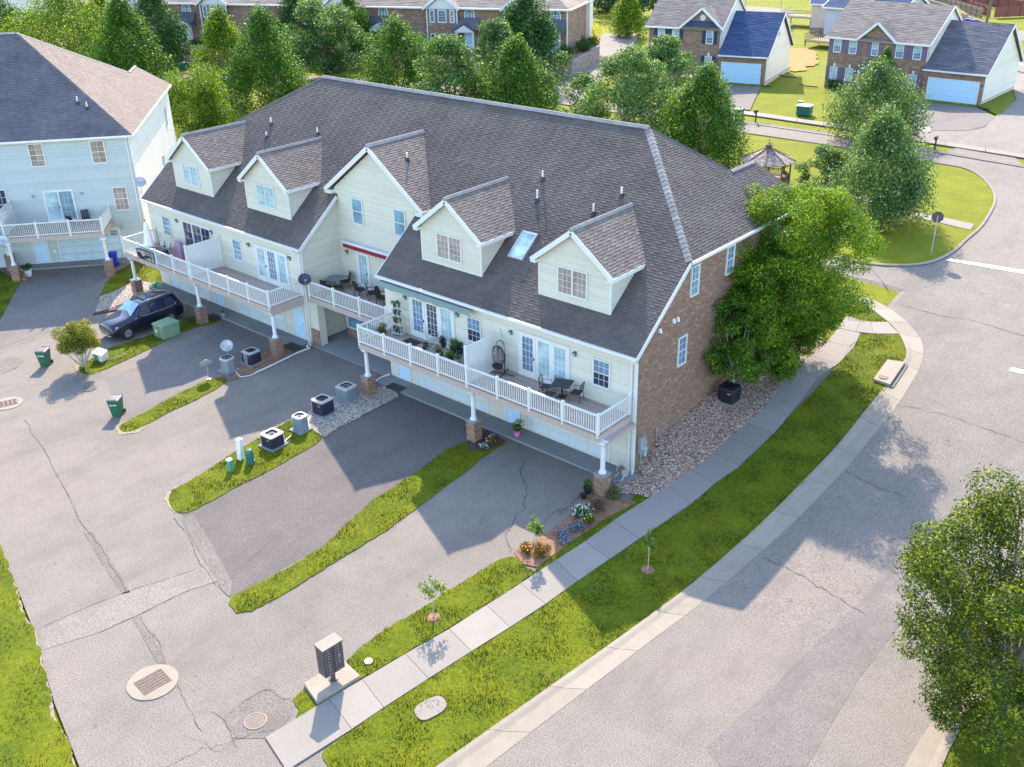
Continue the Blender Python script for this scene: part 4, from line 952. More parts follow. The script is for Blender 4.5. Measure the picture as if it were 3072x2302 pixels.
# dormers
def dormer(xc, gl):
    yF, zb, zk, zp, hw = 1.03, 7.36, 9.33, 11.2, 2.15
    w = WF((xc, yF, 0), (1,0,0), (0,-1,0)); root = MB(); root.box(xc-hw+.2, xc+hw-.2, yF+.1, yF+.3, zb, zk); D = root.build('dormer', M_['siding'], TH)
    siding(D, w, [(-hw,zb-.1),(hw,zb-.1),(hw,zk+.05),(0,zk+.05+hw*.76),(-hw,zk+.05)], M_['siding'], depth=.1)
    for s in (1, -1):
        ws = WF((xc+s*hw, yF, 0), (0,1,0), (s,0,0)); siding(D, ws, [(0,zb-.1),(0,zk+.05),(2.7,zk+.05)], M_['siding'], depth=.1, name='cheek_siding')
    o = .30; e = hw+.29; s = (zp-zk)/e; yb = lambda z: (z-SE)/SL-.3
    for sg, nm in ((1,'a'),(-1,'b')):
        shingles(D, [[(xc, yF-o, zp), (xc, yb(zp), zp), (xc+sg*e, yb(zk), zk), (xc+sg*e, yF-o, zk)]], M_['shingle_lit_side'], expo=.165, name='dormer_roof')
        board(D, (xc, yF-o-.01, zp-.14), (xc+sg*e, yF-o-.01, zk-.12), .05, .24); 
        mb = MB(); mb.beam((xc+sg*(e+.02), yF-o, zk-.11), (xc+sg*(e+.02), yb(zk)-.1, zk-.11), .05, .20); mb.beam((xc+sg*(e-.14), yF-o+.02, zk-.17), (xc+sg*(e-.14), yb(zk)-.2, zk-.17), .28, .03); mb.beam((xc+sg*(e-.14), yF-o-.02, zk-.16), (xc+sg*(e-.14), yF-.01, zk-.16), .30, .16); mb.build('eave_board', M_['white'], D)
        mb = MB(); mb.box(xc+sg*hw-.05, xc+sg*hw+.05, yF-.035, yF+.05, zb-.1, zk-.1); mb.build('corner_board', M_['trim'], D)
    mb = MB(); mb.hexa([(xc-e,yF-o,zk-.03),(xc,yF-o,zp-.17),(xc,yF,zp-.17),(xc-e,yF,zk-.03),(xc-e,yF-o,zk),(xc,yF-o,zp-.14),(xc,yF,zp-.14),(xc-e,yF,zk)]) ; mb.hexa([(xc,yF-o,zp-.17),(xc+e,yF-o,zk-.03),(xc+e,yF,zk-.03),(xc,yF,zp-.17),(xc,yF-o,zp-.14),(xc+e,yF-o,zk),(xc+e,yF,zk),(xc,yF,zp-.14)]); mb.build('soffit', M_['white'], D)
    ridge_vent((xc, yF-o-.05, zp+.04), (xc, yb(zp)-.05, zp+.04), D, .26)
    window(D, w, -.98, .83, 7.78, 9.18, cols=3, rows=4, glass=gl, divided=2, hung=False, d=.05)
    return D
for xc, g in ((-4.40,'glass_pink'),(-12.58,'glass_pink'),(-28.37,'glass_curt'),(-36.5,'glass_curt')): dormer(xc, g)
# centre gable
xc = -20.55; e = 4.2; zk, zp = 9.3, 12.4; yF = 3.0; yb = lambda z: (z-SE)/SL-.3
for sg in (1, -1):
    shingles(TH, [[(xc, yF-.3, zp), (xc, yb(zp), zp), (xc+sg*e, yb(zk), zk), (xc+sg*e, yF-.3, zk)]], M_['shingle_lit_side'], expo=.165, name='gable_roof')
    board(TH, (xc, yF-.31, zp-.14), (xc+sg*e, yF-.31, zk-.12), .05, .26)
    mb = MB(); mb.beam((xc+sg*(e+.02), yF-.3, zk-.11), (xc+sg*(e+.02), yb(zk), zk-.11), .05, .22); mb.beam((xc+sg*(e-.28), yF-.32, zk-.2), (xc+sg*(e-.28), yF, zk-.2), .56, .22); mb.build('eave_board', M_['white'], TH)
ridge_vent((xc, yF-.35, zp+.04), (xc, yb(zp)-.05, zp+.04))
mb = MB(); mb.box(-16.95,-16.35,2.99,3.5,8.3,9.2); mb.box(-24.8,-24.15,2.99,3.5,8.3,9.2); mb.build('return_wall', M_['siding'], TH)
# windows and doors of the upper fronts
window(TH, wF, -2.42, -1.40, 4.10, 5.54, 3, 4, 'glass', gl2='glass_dark', d=.04); window(TH, wF, -10.6, -9.6, 4.10, 5.53, 3, 4, 'glass', gl2='glass_dark', d=.04)
window(TH, wF, -31.3, -30.36, 4.05, 5.48, 3, 4, 'glass_teal', d=.04); window(TH, wF, -39.55, -38.55, 4.05, 5.45, 3, 4, 'glass_teal', d=.04)
window(TH, wM, -22.64, -21.67, 7.38, 9.0, 2, 2, 'glass_teal', d=.05, mun=False); window(TH, wM, -18.98, -18.03, 7.38, 9.0, 2, 2, 'glass_teal', d=.05, mun=False)
french(TH, wF, -7.06, -3.80, 3.32, 5.66, ['glass','glass_curt','glass_curt']); french(TH, wF, -28.92, -25.62, 3.32, 5.62, ['glass_curt','glass','glass_curt']); french(TH, wF, -14.92, -11.5, 3.32, 5.66, ['glass','glass_dark','glass_curt'])
french(TH, wF, -37.05, -33.7, 3.30, 5.66, ['glass_dark']*3, slider=True, cols=2, rows=4, name='sliding_door'); french(TH, wM, -22.72, -21.5, 3.30, 5.68, ['glass_curt'], name='patio_door')
for u in (-7.53,-3.47,-11.24,-15.2,-37.62,-33.55,-29.48,-25.35): lamp(TH, wF, u, 5.42)
lamp(TH, wM, -23.5, 5.4)
# side wall openings (brick face) and small vents
wSb = WF((.008,0,0), (0,1,0), (1,0,0))
window(TH, wSb, 3.5, 4.26, 4.38, 5.93, 2, 4, 'glass', d=.03); window(TH, wSb, 4.28, 5.02, 7.78, 9.33, 2, 4, 'glass_teal', d=.03); window(TH, wSb, 7.58, 8.32, 7.9, 9.4, 2, 4, 'glass_teal', d=.03); window(TH, wSb, 12.0, 12.8, 7.9, 9.4, 2, 4, 'glass_teal', d=.03)
for a in ((-0,526),(108,519),(5,588)): pass
for (a, b) in ((2050,527),(2074,517),(1967,587)):
    r_ = ray(*sp(5, a, b)); t_ = (0-CAM[0])/r_[0]; P = CAM+t_*r_; mb = MB(); mb.hexa([(.01,P[1]-.09,P[2]-.09),(.13,P[1]-.08,P[2]-.11),(.13,P[1]+.08,P[2]-.11),(.01,P[1]+.09,P[2]-.09),(.01,P[1]-.09,P[2]+.10),(.06,P[1]-.08,P[2]+.10),(.06,P[1]+.08,P[2]+.10),(.01,P[1]+.09,P[2]+.10)]); mb.build('wall_vent', M_['white'], TH)
# garage level
for u0, u1 in ((-14.7,-9.35),(-6.35,-1.40)): garage(TH, wF, u0, u1, .14, 2.42, wins=True)
for u0, u1 in ((-40.0,-35.05),(-31.95,-26.75)): garage(TH, wF, u0, u1, .14, 2.42, wins=True)
for u0, u1 in ((-16.25,-15.3),(-8.0,-7.1),(-34.3,-33.35),(-25.7,-24.7)): pdoor(TH, wF, u0, u1, .16, 2.32)
for u in (-14.98,-8.6,-1.05,-26.35,-34.7): lamp(TH, wF, u, 2.05, 'lamp_green')
# recessed middle bay
mb = MB(); wbox(mb, wM, -24.2, -16.9, 0, 3.2, -.1, -.002); mb.build('bay_wall', M_['siding_blue_and_shade'], TH)
wK = WF((0,2.2,0),(1,0,0),(0,-1,0)); bricks(TH, wK, [(-23.3,0),(-19.3,0),(-19.3,.7),(-23.3,.7)], name='knee_wall', depth=.12)
window(TH, wK, -23.2, -19.4, .7, 2.6, 4, 1, 'glass', divided=2, hung=False, mun=False)
mb = MB(); mb.box(-24.15,-23.35,.05,.6,0,3.0); mb.build('bay_post', M_['siding'], TH); pdoor(TH, wM, -18.9, -17.8, .1, 2.2)
bricks(TH, WF((-24.15,.04,0),(1,0,0),(0,-1,0)), [(0,0),(.8,0),(.8,1.1),(0,1.1)], name='brick_base', depth=.02)
# balconies
HZ = 3.23
deck_floor(TH, -16.42, -.12, -2.67, -.03, HZ); deck_floor(TH, -40.75, -24.3, -2.67, -.03, HZ); deck_floor(TH, -24.1, -17.0, .0, 2.95, HZ, sides=(False, False))
railing(TH, [(-16.36,-.12),(-16.36,-2.6),(-.2,-2.6),(-.2,-.12)], HZ); railing(TH, [(-40.68,-.12),(-40.68,-2.6),(-24.4,-2.6),(-24.4,-.12)], HZ); railing(TH, [(-23.95,.08),(-17.05,.08)], HZ, 2.3)
privacy(TH, (-8.3,-2.6), (-8.3,-.1), HZ); privacy(TH, (-32.75,-2.6), (-32.75,-.1), HZ)
for x in (-.02,-8.12,-16.14,-24.5,-32.5,-40.35): column(TH, x, -2.42, H(x,-2.42)+0.0, HZ-.36, parts=1 if x > -9 else 0)
for x in (-.02,-8.12,-16.14,-24.5,-32.5,-40.35): mb = MB(); mb.box(x-.2, x+.2, -2.58, -.1, HZ-.52, HZ-.362); mb.build('deck_beam', M_['fascia'], TH)
# awnings (rolled up) and fascia lights
aw = MB(); aw.box(-23.55,-19.1,2.62,2.97,6.05,6.2); a1 = aw.build('awning', M_['white'], TH, bevel=.02)
v = MB()
for i in range(24): x = -23.45+i*.18; v.box(x+.01, x+.17, 2.60, 2.615, 5.80+.03*(i%2), 6.05)
v.build('valance', M_['awn_red'], a1)
aw = MB(); aw.box(-16.8,-9.9,-.52,-.25,6.0,6.1); a2 = aw.build('awning', M_['awn_green'], TH, bevel=.02); v = MB()
for i in range(28): x = -16.75+i*.244; v.box(x+.004, x+.24, -.545, -.53, 5.80+.03*math.sin(i*1.3), 6.03)
v.build('valance', M_['awn_green'], a2)
# skylight
sy = lambda y: zr(y)
mb = MB(); 
def sq(x0, x1, y0, y1, h0, h1):
    n_ = Vector((0,-SL,1)).normalized(); return [Vector((x0,y0,zr(y0)))+n_*h0, Vector((x1,y0,zr(y0)))+n_*h0, Vector((x1,y1,zr(y1)))+n_*h0, Vector((x0,y1,zr(y1)))+n_*h0, Vector((x0,y0,zr(y0)))+n_*h1, Vector((x1,y0,zr(y0)))+n_*h1, Vector((x1,y1,zr(y1)))+n_*h1, Vector((x0,y1,zr(y1)))+n_*h1]
for a in ((-9.55,-9.47,2.15,3.45),(-8.63,-8.55,2.15,3.45),(-9.47,-8.63,2.15,2.24),(-9.47,-8.63,3.36,3.45)): mb.hexa(sq(*a, 0, .16))
sk = mb.build('skylight', M_['galv'], TH); g = MB(); g.hexa(sq(-9.47,-8.63,2.24,3.36,0,.13)); g.build('pane', M_['glass_curt'], sk)
# plumbing vents on the roof
PV = [(-9.89,4.95,.62),(-6.20,4.93,.55),(-10.37,6.0,.5),(-5.25,5.99,.5),(-33.78,5.9,.5),(-33.33,5.07,.4),(-28.93,5.89,.45)]
for i, (x, y, h) in enumerate(PV):
    z = zr(y); mb = MB(); mb.lathe([(.055,-.1),(.055,h),(.045,h),(.045,h-.05)], (x, y, z), 10); o = mb.build('vent_pipe', M_['white'], TH); f = MB(); f.lathe([(.17,-.08),(.10,.10),(.062,.16)], (x, y, z+.02), 10, cap=False); f.build('flashing', M_['black'], o)
x, y = -19.2, 4.5; z = 12.4-(12.4-9.3)/4.2*(x+20.55); mb = MB(); mb.lathe([(.055,-.1),(.055,.45),(.045,.45)], (x, y, z), 10); o = mb.build('vent_pipe', M_['white'], TH); f = MB(); f.lathe([(.17,-.08),(.10,.10),(.062,.16)], (x, y, z+.02), 10, cap=False); f.build('flashing', M_['black'], o)
# meter boxes on the brick side
mb = MB(); mb.box(.012,.22,.35,.80,.95,1.85); mt = mb.build('meter_box', M_['galv'], TH, bevel=.015); mb = MB(); mb.tube([(.22,.6,1.2),(.36,.6,1.2)], .14, 14); mb.box(.02,.14,.83,1.0,.6,1.5); mb.build('meter_dial', M_['glass_curt'], mt); mb = MB(); mb.tube([(.1,.55,.95),(.1,.55,.2)], .03); mb.build('conduit', M_['galv'], mt); mb = MB(); mb.tube([(.06,1.9,1.6),(.06,1.95,.9)], .02); mb.box(.012,.10,1.85,2.0,1.5,1.75); mb.build('conduit', M_['galv'], mt)
# ---------------------------------------------------------------- neighbouring house on the left
LH = empty('neighbour_house', (-51.27,-2.47,0), math.radians(50.28), 'tall house, front siding tinted grey as shade, with plum roof and small white balcony, leftmost building', 'house')
TL = Matrix.Translation((-51.27,-2.47,0))@Matrix.Rotation(math.radians(50.28), 4, 'Z')
wf = WF((0,0,0), (1,0,0), (0,-1,0)); wr = WF((6.65,0,0), (0,1,0), (1,0,0))
siding(LH, wf, [(-16,0),(6.62,0),(6.62,9.5),(-16,9.5)], M_['siding_blue_and_shade']); siding(LH, wr, [(0,0),(20,0),(20,9.5),(0,9.5)], M_['siding_tan_and_lit'])  # one siding: front tinted like shade, right wall like sunlight
mb = MB(); mb.box(-15.8,6.4,.2,.4,0,9.3); mb.box(-15.8,6.4,19.8,20,0,9.3); mb.box(-16,-15.8,.0,20,0,9.3); mb.build('rear_wall', M_['siding_blue_and_shade'], LH)
mb = MB(); mb.box(6.58,6.69,-.04,.05,0,9.3); mb.build('corner_board', M_['white'], LH)
shingles(LH, [[(-16,-.3,9.5),(6.95,-.3,9.5),(-1.8,8.2,15.9),(-16,8.2,15.9)]], M_['sh_left'], mw=TL)
shingles(LH, [[(6.95,-.3,9.5),(6.95,16,9.5),(4.35,16,11.4),(-1.8,8.2,15.9)],[(6.95,16,9.5),(6.95,20.5,9.5),(4.35,19.4,11.4),(4.35,16,11.4)]], M_['shingle_lit_side'], mw=TL)  # same roof as the front slope, in the painted sunlit copy
mb = MB(); mb.slab([(-1.8,8.2,15.9),(4.35,16,11.4),(1.5,20,9.5),(-16,20,9.5),(-16,8.2,15.9)], .15); mb.slab([(4.35,16,11.4),(4.35,19.4,11.4),(6.95,20.5,9.5),(1.5,20.5,9.5)], .15); mb.build('rear_roof', M_['sh_left'], LH)
caps(LH, (6.9,-.25,9.54), (-1.8,8.2,15.94), M_['sh_left'], .3, .3); caps(LH, (4.35,16,11.45), (4.35,19.4,11.45), M_['vent'], .3); caps(LH, (-1.8,8.2,15.92), (4.35,16,11.42), M_['vent'], .22); caps(LH, (-16,8.2,15.94), (-1.8,8.2,15.94), M_['vent'], .3)
gutter(LH, (-16,-.3,9.42), (6.98,-.3,9.42), (0,-1,0)); gutter(LH, (6.95,-.3,9.42), (6.95,20.3,9.42), (1,0,0))
mb = MB(); mb.box(-16,6.6,-.28,-.02,9.32,9.36); mb.box(6.66,6.94,-.2,20,9.32,9.36); mb.build('soffit', M_['white'], LH)
window(LH, wf, -.50,.55, 7.5,9.22, 2,4,'glass_pink', d=.04); window(LH, wf, 3.80,4.85, 7.5,9.2, 2,4,'glass_pink', d=.04); window(LH, wf, 4.75,5.78, 3.85,5.66, 3,4,'glass_pink', d=.04); window(LH, wf, -3.9,-2.75, 3.7,6.0, 3,4,'glass_dark', d=.04)
french(LH, wf, -.22,1.95, 3.40,5.72, ['glass_curt','glass_teal'], slider=True, cols=3, rows=4, name='sliding_door')
for u in (-.95,2.5): lamp(LH, wf, u, 5.35, 'galv')
window(LH, wr, 16.4,17.0, 6.5,8.1, 1,2,'glass_dark', d=.04, mun=False); window(LH, wr, 11.6,12.3, 3.6,5.1, 1,2,'glass_pink', d=.04)
garage(LH, wf, .1,4.6, .12,2.42, wins=6); pdoor(LH, wf, -1.75,-.8, .12,2.3); lamp(LH, wf, 4.95, 2.6, 'galv')
mb = MB(); mb.box(-6.4,-2.9,-.012,-.002,.1,2.4); mb.build('garage_door', M_['door'], LH); mb = MB(); mb.box(-.42,-.2,-.05,0,.9,1.1); mb.build('outlet_box', M_['white'], LH)
downspout(LH, [(6.5,-.42,9.3),(6.42,-.08,9.0),(6.42,-.08,2.9)])
deck_floor(LH, -2.55,4.35,-3.35,-.03, 3.25); railing(LH, [(-2.5,-.1),(-2.5,-3.3),(4.28,-3.3),(4.28,-.12)], 3.25, 2.3)
privacy(LH, (-2.62,-3.0), (-2.62,-.2), 3.25, 1.9)
for u, v in ((-2.4,-3.55),(4.25,-3.9)): column(LH, u, v+.3, 0.0, 2.9)
column(LH, -3.4, -.8, 0, 2.9)
mb = MB(); mb.box(-3.3,5.3,-1.15,-.02,-.1,.10); mb.build('slab', M_['apron'], LH)
mb = MB(); mb.beam((-5.2,-3.2,3.3), (-2.75,-3.2,3.3), .1,.06); mb.beam((-5.2,-3.2,5.2), (-2.75,-3.2,5.2), .1,.06)
for i in range(16): x = -5.2+i*.15; mb.beam((x,-3.2,3.3),(x+.9,-3.2,5.2),.035,.012,0,(0,1,0)); mb.beam((x+.9,-3.21,3.3),(x,-3.21,5.2),.035,.012,0,(0,1,0))
mb.build('lattice_screen', M_['white'], LH); deck_floor(LH, -9.5,-2.75,-3.35,-.03, 3.25); railing(LH, [(-9.4,-3.3),(-2.85,-3.3)], 3.25, 2.3)
for u, v, h in ((3.05,2.3,.5),(3.75,1.85,.5)):
    z = 9.5+.753*(v+.3); mb = MB(); mb.lathe([(.055,-.1),(.055,h),(.045,h)], (u,v,z), 10); o = mb.build('vent_pipe', M_['white'], LH); f = MB(); f.lathe([(.17,-.08),(.10,.10),(.062,.16)], (u,v,z+.02), 10, cap=False); f.build('flashing', M_['black'], o)

# ---------------------------------------------------------------- outdoor equipment
def rr(w, d, r, n=5):                           # rounded rectangle outline
    P = []
    for cx, cy, a0 in ((w/2-r, d/2-r, 0), (-w/2+r, d/2-r, 90), (-w/2+r, -d/2+r, 180), (w/2-r, -d/2+r, 270)):
        for i in range(n+1): a = math.radians(a0+90*i/n); P.append((cx+r*math.cos(a), cy+r*math.sin(a)))
    return P
def prism(mb, P, z0, z1, m=0, P2=None):
    n = len(P); P2 = P2 or P; mb.add([(x,y,z0) for x,y in P]+[(x,y,z1) for x,y in P2], [tuple(range(n))[::-1], tuple(range(n,2*n))]+[(i,(i+1)%n,(i+1)%n+n,i+n) for i in range(n)], m)
def ac(loc, rz, w, h, body, top, label, rnd=.12, fan=.30, louv=True, pad=True, front=None):
    a = empty('air_conditioner', loc, rz, label, 'air conditioner', 'air conditioners beside the drives')
    if pad: mb = MB(); prism(mb, rr(w+.22,w+.22,.02,1), 0, .07); mb.build('pad', M_['apron'], a)
    mb = MB(); prism(mb, rr(w-.02,w-.02,rnd), .07, h-.05); b = mb.build('body', M_[body], a)
    if louv:
        mb = MB(); k = int((h-.22)/.055)
        for i in range(k): z = .12+i*.055; prism(mb, rr(w-.015,w-.015,rnd), z, z+.012, 0, rr(w+.012,w+.012,rnd)); 
        mb.build('louvres', M_[body], b)
    mb = MB(); n = 28; out = rr(w+.03,w+.03,rnd+.02,6); N_ = len(out)
    ring = [(fan*math.cos(math.atan2(y,x)), fan*math.sin(math.atan2(y,x))) for x, y in out]
    vs = [(x,y,h-.06) for x,y in out]+[(x*.985,y*.985,h) for x,y in out]+[(x,y,h+.025) for x,y in ring]+[(x*.97,y*.97,h-.10) for x,y in ring]
    fs = []
    for i in range(N_):
        j = (i+1)%N_
        for q in range(3): fs.append((q*N_+i, q*N_+j, (q+1)*N_+j, (q+1)*N_+i))
    mb.add(vs, fs); mb.m = [1 if k%3 == 2 else 0 for k in range(len(fs))]; mb.build('top_panel', [M_[top], M_['black']], a)
    mb = MB(); mb.lathe([(fan,h-.12),(fan*.98,h-.11)], (0,0,0), 20); wl = mb.build('fan_well', M_['black'], a)
    mb = MB()
    for i in range(3):
        t = i*2.094+.4; c, s = math.cos(t), math.sin(t); mb.add([(.05*c,.05*s,h-.06),(fan*.9*c-.09*s,fan*.9*s+.09*c,h-.05),(fan*.92*math.cos(t+.75),fan*.92*math.sin(t+.75),h-.09),(.06*math.cos(t+1),.06*math.sin(t+1),h-.08)], [(0,1,2,3)])
    mb.lathe([(.075,h-.09),(.075,h-.02)], (0,0,0), 12); mb.build('fan', M_['metal_dark'], a)
    mb = MB()
    for r_ in (.07,.12,.17,.22,.27): 
        if r_ < fan: mb.tube([(r_*math.cos(x*.3142),r_*math.sin(x*.3142),h+.02) for x in range(21)], .004, 4, cap=False)
    for i in range(8): t = i*.785; mb.tube([(.03*math.cos(t),.03*math.sin(t),h+.02),(fan*math.cos(t),fan*math.sin(t),h+.024)], .004, 4)
    mb.build('fan_guard', M_['black'], a)
    mb = MB(); mb.box(w*.12,w*.30,-w/2-.012,-w/2+.02,h*.68,h*.75); mb.build('badge', M_['ac_top'], a)
    if front: mb = MB(); mb.box(-.16,.16,-w/2-.02,-w/2+.02,.1,h-.07); mb.build('service_panel', M_[front], a)
    return a
ac((-25.05,-5.6,.03), .05, .74, .84, 'ac_grey', 'ac_top', 'blue-grey rounded air conditioner between the two satellite dishes', rnd=.22, louv=False)
ac((-24.85,-4.05,.03), .05, .86, .80, 'ac_dark', 'ac_top', 'navy air conditioner with grey front panel beside the leaning downpipe', fan=.33, front='ac_grey')
ac((-16.75,-3.55,.05), .05, .92, .80, 'ac_grey', 'ac_top', 'large louvred grey air conditioner next to the brick pier on pale gravel', fan=.34)
ac((-16.5,-5.45,.05), .05, .90, .86, 'ac_dark', 'ac_top', 'navy air conditioner standing fully on pale gravel', fan=.34)
ac((-15.95,-7.42,.05), .05, .70, .86, 'ac_grey', 'ac_top', 'small rounded grey air conditioner on a wide white pad at the gravel edge', rnd=.2, fan=.25)
ac((-15.78,-9.35,.05), .05, .90, .72, 'ac_dark', 'ac_top', 'low navy air conditioner with sunlit beige top on the grass strip', fan=.33)
ac((.95,7.35,H(.95,7.35)+.04), .05, .92, .85, 'black', 'ac_dark', 'black air conditioner under the big tree by the brick side wall', fan=.34)
def line_pipe(pts, r, mat, name, label, cat): mb = MB(); mb.tube(pts, r, 8); o = mb.build(name, M_[mat]); return tag(o, label, cat)
P_ = [(-24.2,-.25,.10),(-23.95,-.6,.09)]+[(x,y,.07) for x,y in Gs(4,[(1870,700),(1800,725),(1660,795),(1540,850)])]
line_pipe(P_, .055, 'pipe', 'drain_pipe', 'long white drain pipe lying along the drive from the middle downspout', 'pipe')
line_pipe([(x,y,.05) for x,y in Gs(4,[(1540,850),(1500,865),(1450,872),(1425,840)])], .03, 'pipe', 'drain_pipe', 'thin curved white pipe between the two left air conditioners', 'pipe')
line_pipe([(-15.5,-8.9,.12),(-15.8,-8.2,.10)], .03, 'pipe', 'conduit_pipe', 'short white pipe joining two air conditioners on the grass strip', 'pipe')
line_pipe([(-16.9,-.15,.2),(-17.1,-.7,.12),(-17.0,-1.4,.10),(-16.7,-2.0,.09)], .06, 'pipe', 'drain_pipe', 'curved pale drain pipe on the gravel behind the left pier', 'pipe')
mb = MB(); mb.tube([(x,y,z) for (x,y),z in zip(Gs(4,[(1045,600),(1110,560),(1140,500),(1130,470)]), (.05,.06,.08,.3))], .02, 6); tag(mb.build('hose', M_['hose']), 'brown hose trailing from the green cabinet past the black car', 'hose')
mb = MB(); mb.tube([(x,y,.05) for x,y in Gs(4,[(640,770),(680,760),(720,745),(760,730)])], .015, 6); tag(mb.build('cable', M_['pipe']), 'thin pale cable on the grass beside the leaning small green box', 'cable')
HP = [(-.55,-2.35,.07)]+[(x,y,.055) for x,y in Gs(8,[(1500,-30),(1440,15),(1415,50),(1380,62),(1350,70),(1360,85),(1390,80),(1410,60),(1350,62),(1300,100),(1265,150)])]
mb = MB(); mb.tube(HP, .014, 6); tag(mb.build('garden_hose', M_['hose']), 'thin garden hose looped on the right drive beside the flower bed', 'hose')
# wheelie bins
def bin_(loc, rz, body, lid, label, s=1.0, name='wheelie_bin', logo=True, group=None):
    a = empty(name, loc, rz, label, 'bin', group); a.scale = (s,s,s)
    b0, b1 = rr(.46,.50,.05,3), rr(.60,.72,.05,3); mb = MB(); prism(mb, b0, .06, .95, 0, b1); prism(mb, rr(.62,.74,.05,3), .92, .97); mb.build('body', M_[body], a)
    mb = MB(); prism(mb, rr(.64,.76,.05,3), .97, 1.01, 0, rr(.56,.66,.08,3)); prism(mb, rr(.54,.64,.08,3), 1.01, 1.03, 0, rr(.46,.54,.08,3)); mb.beam((-.27,.40,.99),(.27,.40,.99),.04,.05); mb.build('lid', M_[lid], a)
    for x in (-.26,.26):
        mb = MB(); mb.tube([(x-.03,.26,.12),(x+.03,.26,.12)], .12, 14); mb.build('wheel', M_['black'], a)
    mb = MB(); mb.tube([(-.25,.41,.93),(.25,.41,.93)], .018, 6); mb.build('handle', M_['black'], a)
    if logo:
        w = WF((0,-.335,0),(1,0,0),(0,-1,0)); mb = MB()
        for i in range(10):
            t0, t1 = i*.628, (i+.8)*.628; mb.add([w.p(-.12+.065*math.cos(t), .72+.065*math.sin(t), .01) for t in (t0,t1)]+[w.p(-.12+.040*math.cos(t), .72+.040*math.sin(t), .01) for t in (t1,t0)], [(0,1,2,3)])
        wbox(mb, w, -.02,.19,.70,.75,.0,.012); wbox(mb, w, -.14,-.10,.70,.74,.0,.011); mb.build('printed_logo', M_['white'], a)
    return a
BG = 'green wheelie bins'
bin_((-34.55,-12.1,0), math.radians(38), 'bin_green', 'bin_lid', 'green wheelie bin on the lot left of the round-headed shrub', 1.04, group=BG)
bin_((-25.25,-12.65,0), math.radians(38), 'bin_green', 'bin_lid', 'green wheelie bin standing beyond the tip of the narrow grass strip', 1.04, group=BG)
bin_((-47.3,-.35,.02), math.radians(50), 'bin_blue', 'bin_blue', 'blue recycling bin beside the grey house pier', 1.04, logo=False)
bin_((-28.15,59.9,2.72), .1, 'bin_green', 'bin_lid', 'green bin on the far kerb by the short driveway', 1.25, logo=False)
bin_((*G(1,1103,438),2.72), .4, 'bin_green', 'bin_green', 'green bin at the foot of the far brick steps', 1.2, logo=False)
for i, (a, b, c, t) in enumerate(((1824,185,'bin_green','left green bin by the block wall near the far road'),(1848,188,'bin_green','right green bin by the block wall near the far road'),(1870,165,'bin_blue','dark blue bin behind the far green bins'),(1898,172,'bin_blue','bright blue bin right of the far green bins'))):
    g = G(3,a,b); bin_((*g,2.72), 0, c, c, t, 1.3, logo=False)
# cluster mailbox on its plinth
mp = Gs(7,[(1835,1125),(2075,985),(2175,1080),(1915,1240)]); mb = MB(); mb.slab([(x,y,.17) for x,y in mp], .25); tag(mb.build('mailbox_plinth', M_['curb'], None, bevel=.01), 'raised concrete plinth under the cluster mailbox beside the walk', 'plinth')
a = empty('cluster_mailbox', (-.22,-18.42,.17), math.radians(-4), 'dark bronze cluster mailbox with two columns of small numbered doors', 'mailbox')
mb = MB(); mb.box(-.30,.14,-.42,.42,.42,1.66); body = mb.build('cabinet', M_['mailbox'], a, bevel=.008)
mb = MB(); mb.hexa([(-.33,-.45,1.66),(.20,-.45,1.66),(.20,.45,1.66),(-.33,.45,1.66),(-.33,-.45,1.74),(.19,-.45,1.70),(.19,.45,1.70),(-.33,.45,1.74)]); mb.build('roof', M_['mbtop'], a, bevel=.01)
mb = MB(); mb.lathe([(.17,0),(.17,.03),(.09,.05),(.085,.42)], (-.06,0,0), 14); mb.box(-.18,.06,-.2,.2,.36,.42); mb.build('pedestal', M_['mailbox'], a)
w = WF((.14,-.42,0),(0,1,0),(1,0,0))
for c_ in range(2):
    u0 = .015+c_*.42
    for r_ in range(8 if c_ == 0 else 7):
        z0 = 1.62-(r_+1)*.118-(.03 if r_ > 3 else 0); mb = MB(); wbox(mb, w, u0+.01,u0+.38,z0,z0+.108,0,.012); d_ = mb.build('mail_door', M_['mailbox'], a)
        mb = MB(); wbox(mb, w, u0+.17,u0+.24,z0+.025,z0+.055,.012,.016); mb.build('number_label', M_['ac_top'], d_)
        mb = MB(); wbox(mb, w, u0+.06,u0+.08,z0+.03,z0+.05,.012,.018); mb.build('lock', M_['galv'], d_)
    for r_ in range(1):
        z0 = .46; mb = MB(); wbox(mb, w, u0+.01,u0+.38,z0,z0+.12,0,.012); d_ = mb.build('parcel_door', M_['mailbox'], a); mb = MB(); wbox(mb, w, u0+.14,u0+.18,z0+.04,z0+.08,.012,.016); wbox(mb, w, u0+.22,u0+.25,z0+.05,z0+.08,.012,.018); mb.build('number_label', M_['ac_top'], d_)
mb = MB(); wbox(mb, w, .60,.72,1.10,1.125,.012,.035); mb.build('mail_slot', M_['galv'], a)
mb = MB(); wbox(mb, w, .40,.44,.45,1.62,0,.02); mb.build('centre_bar', M_['black'], a)
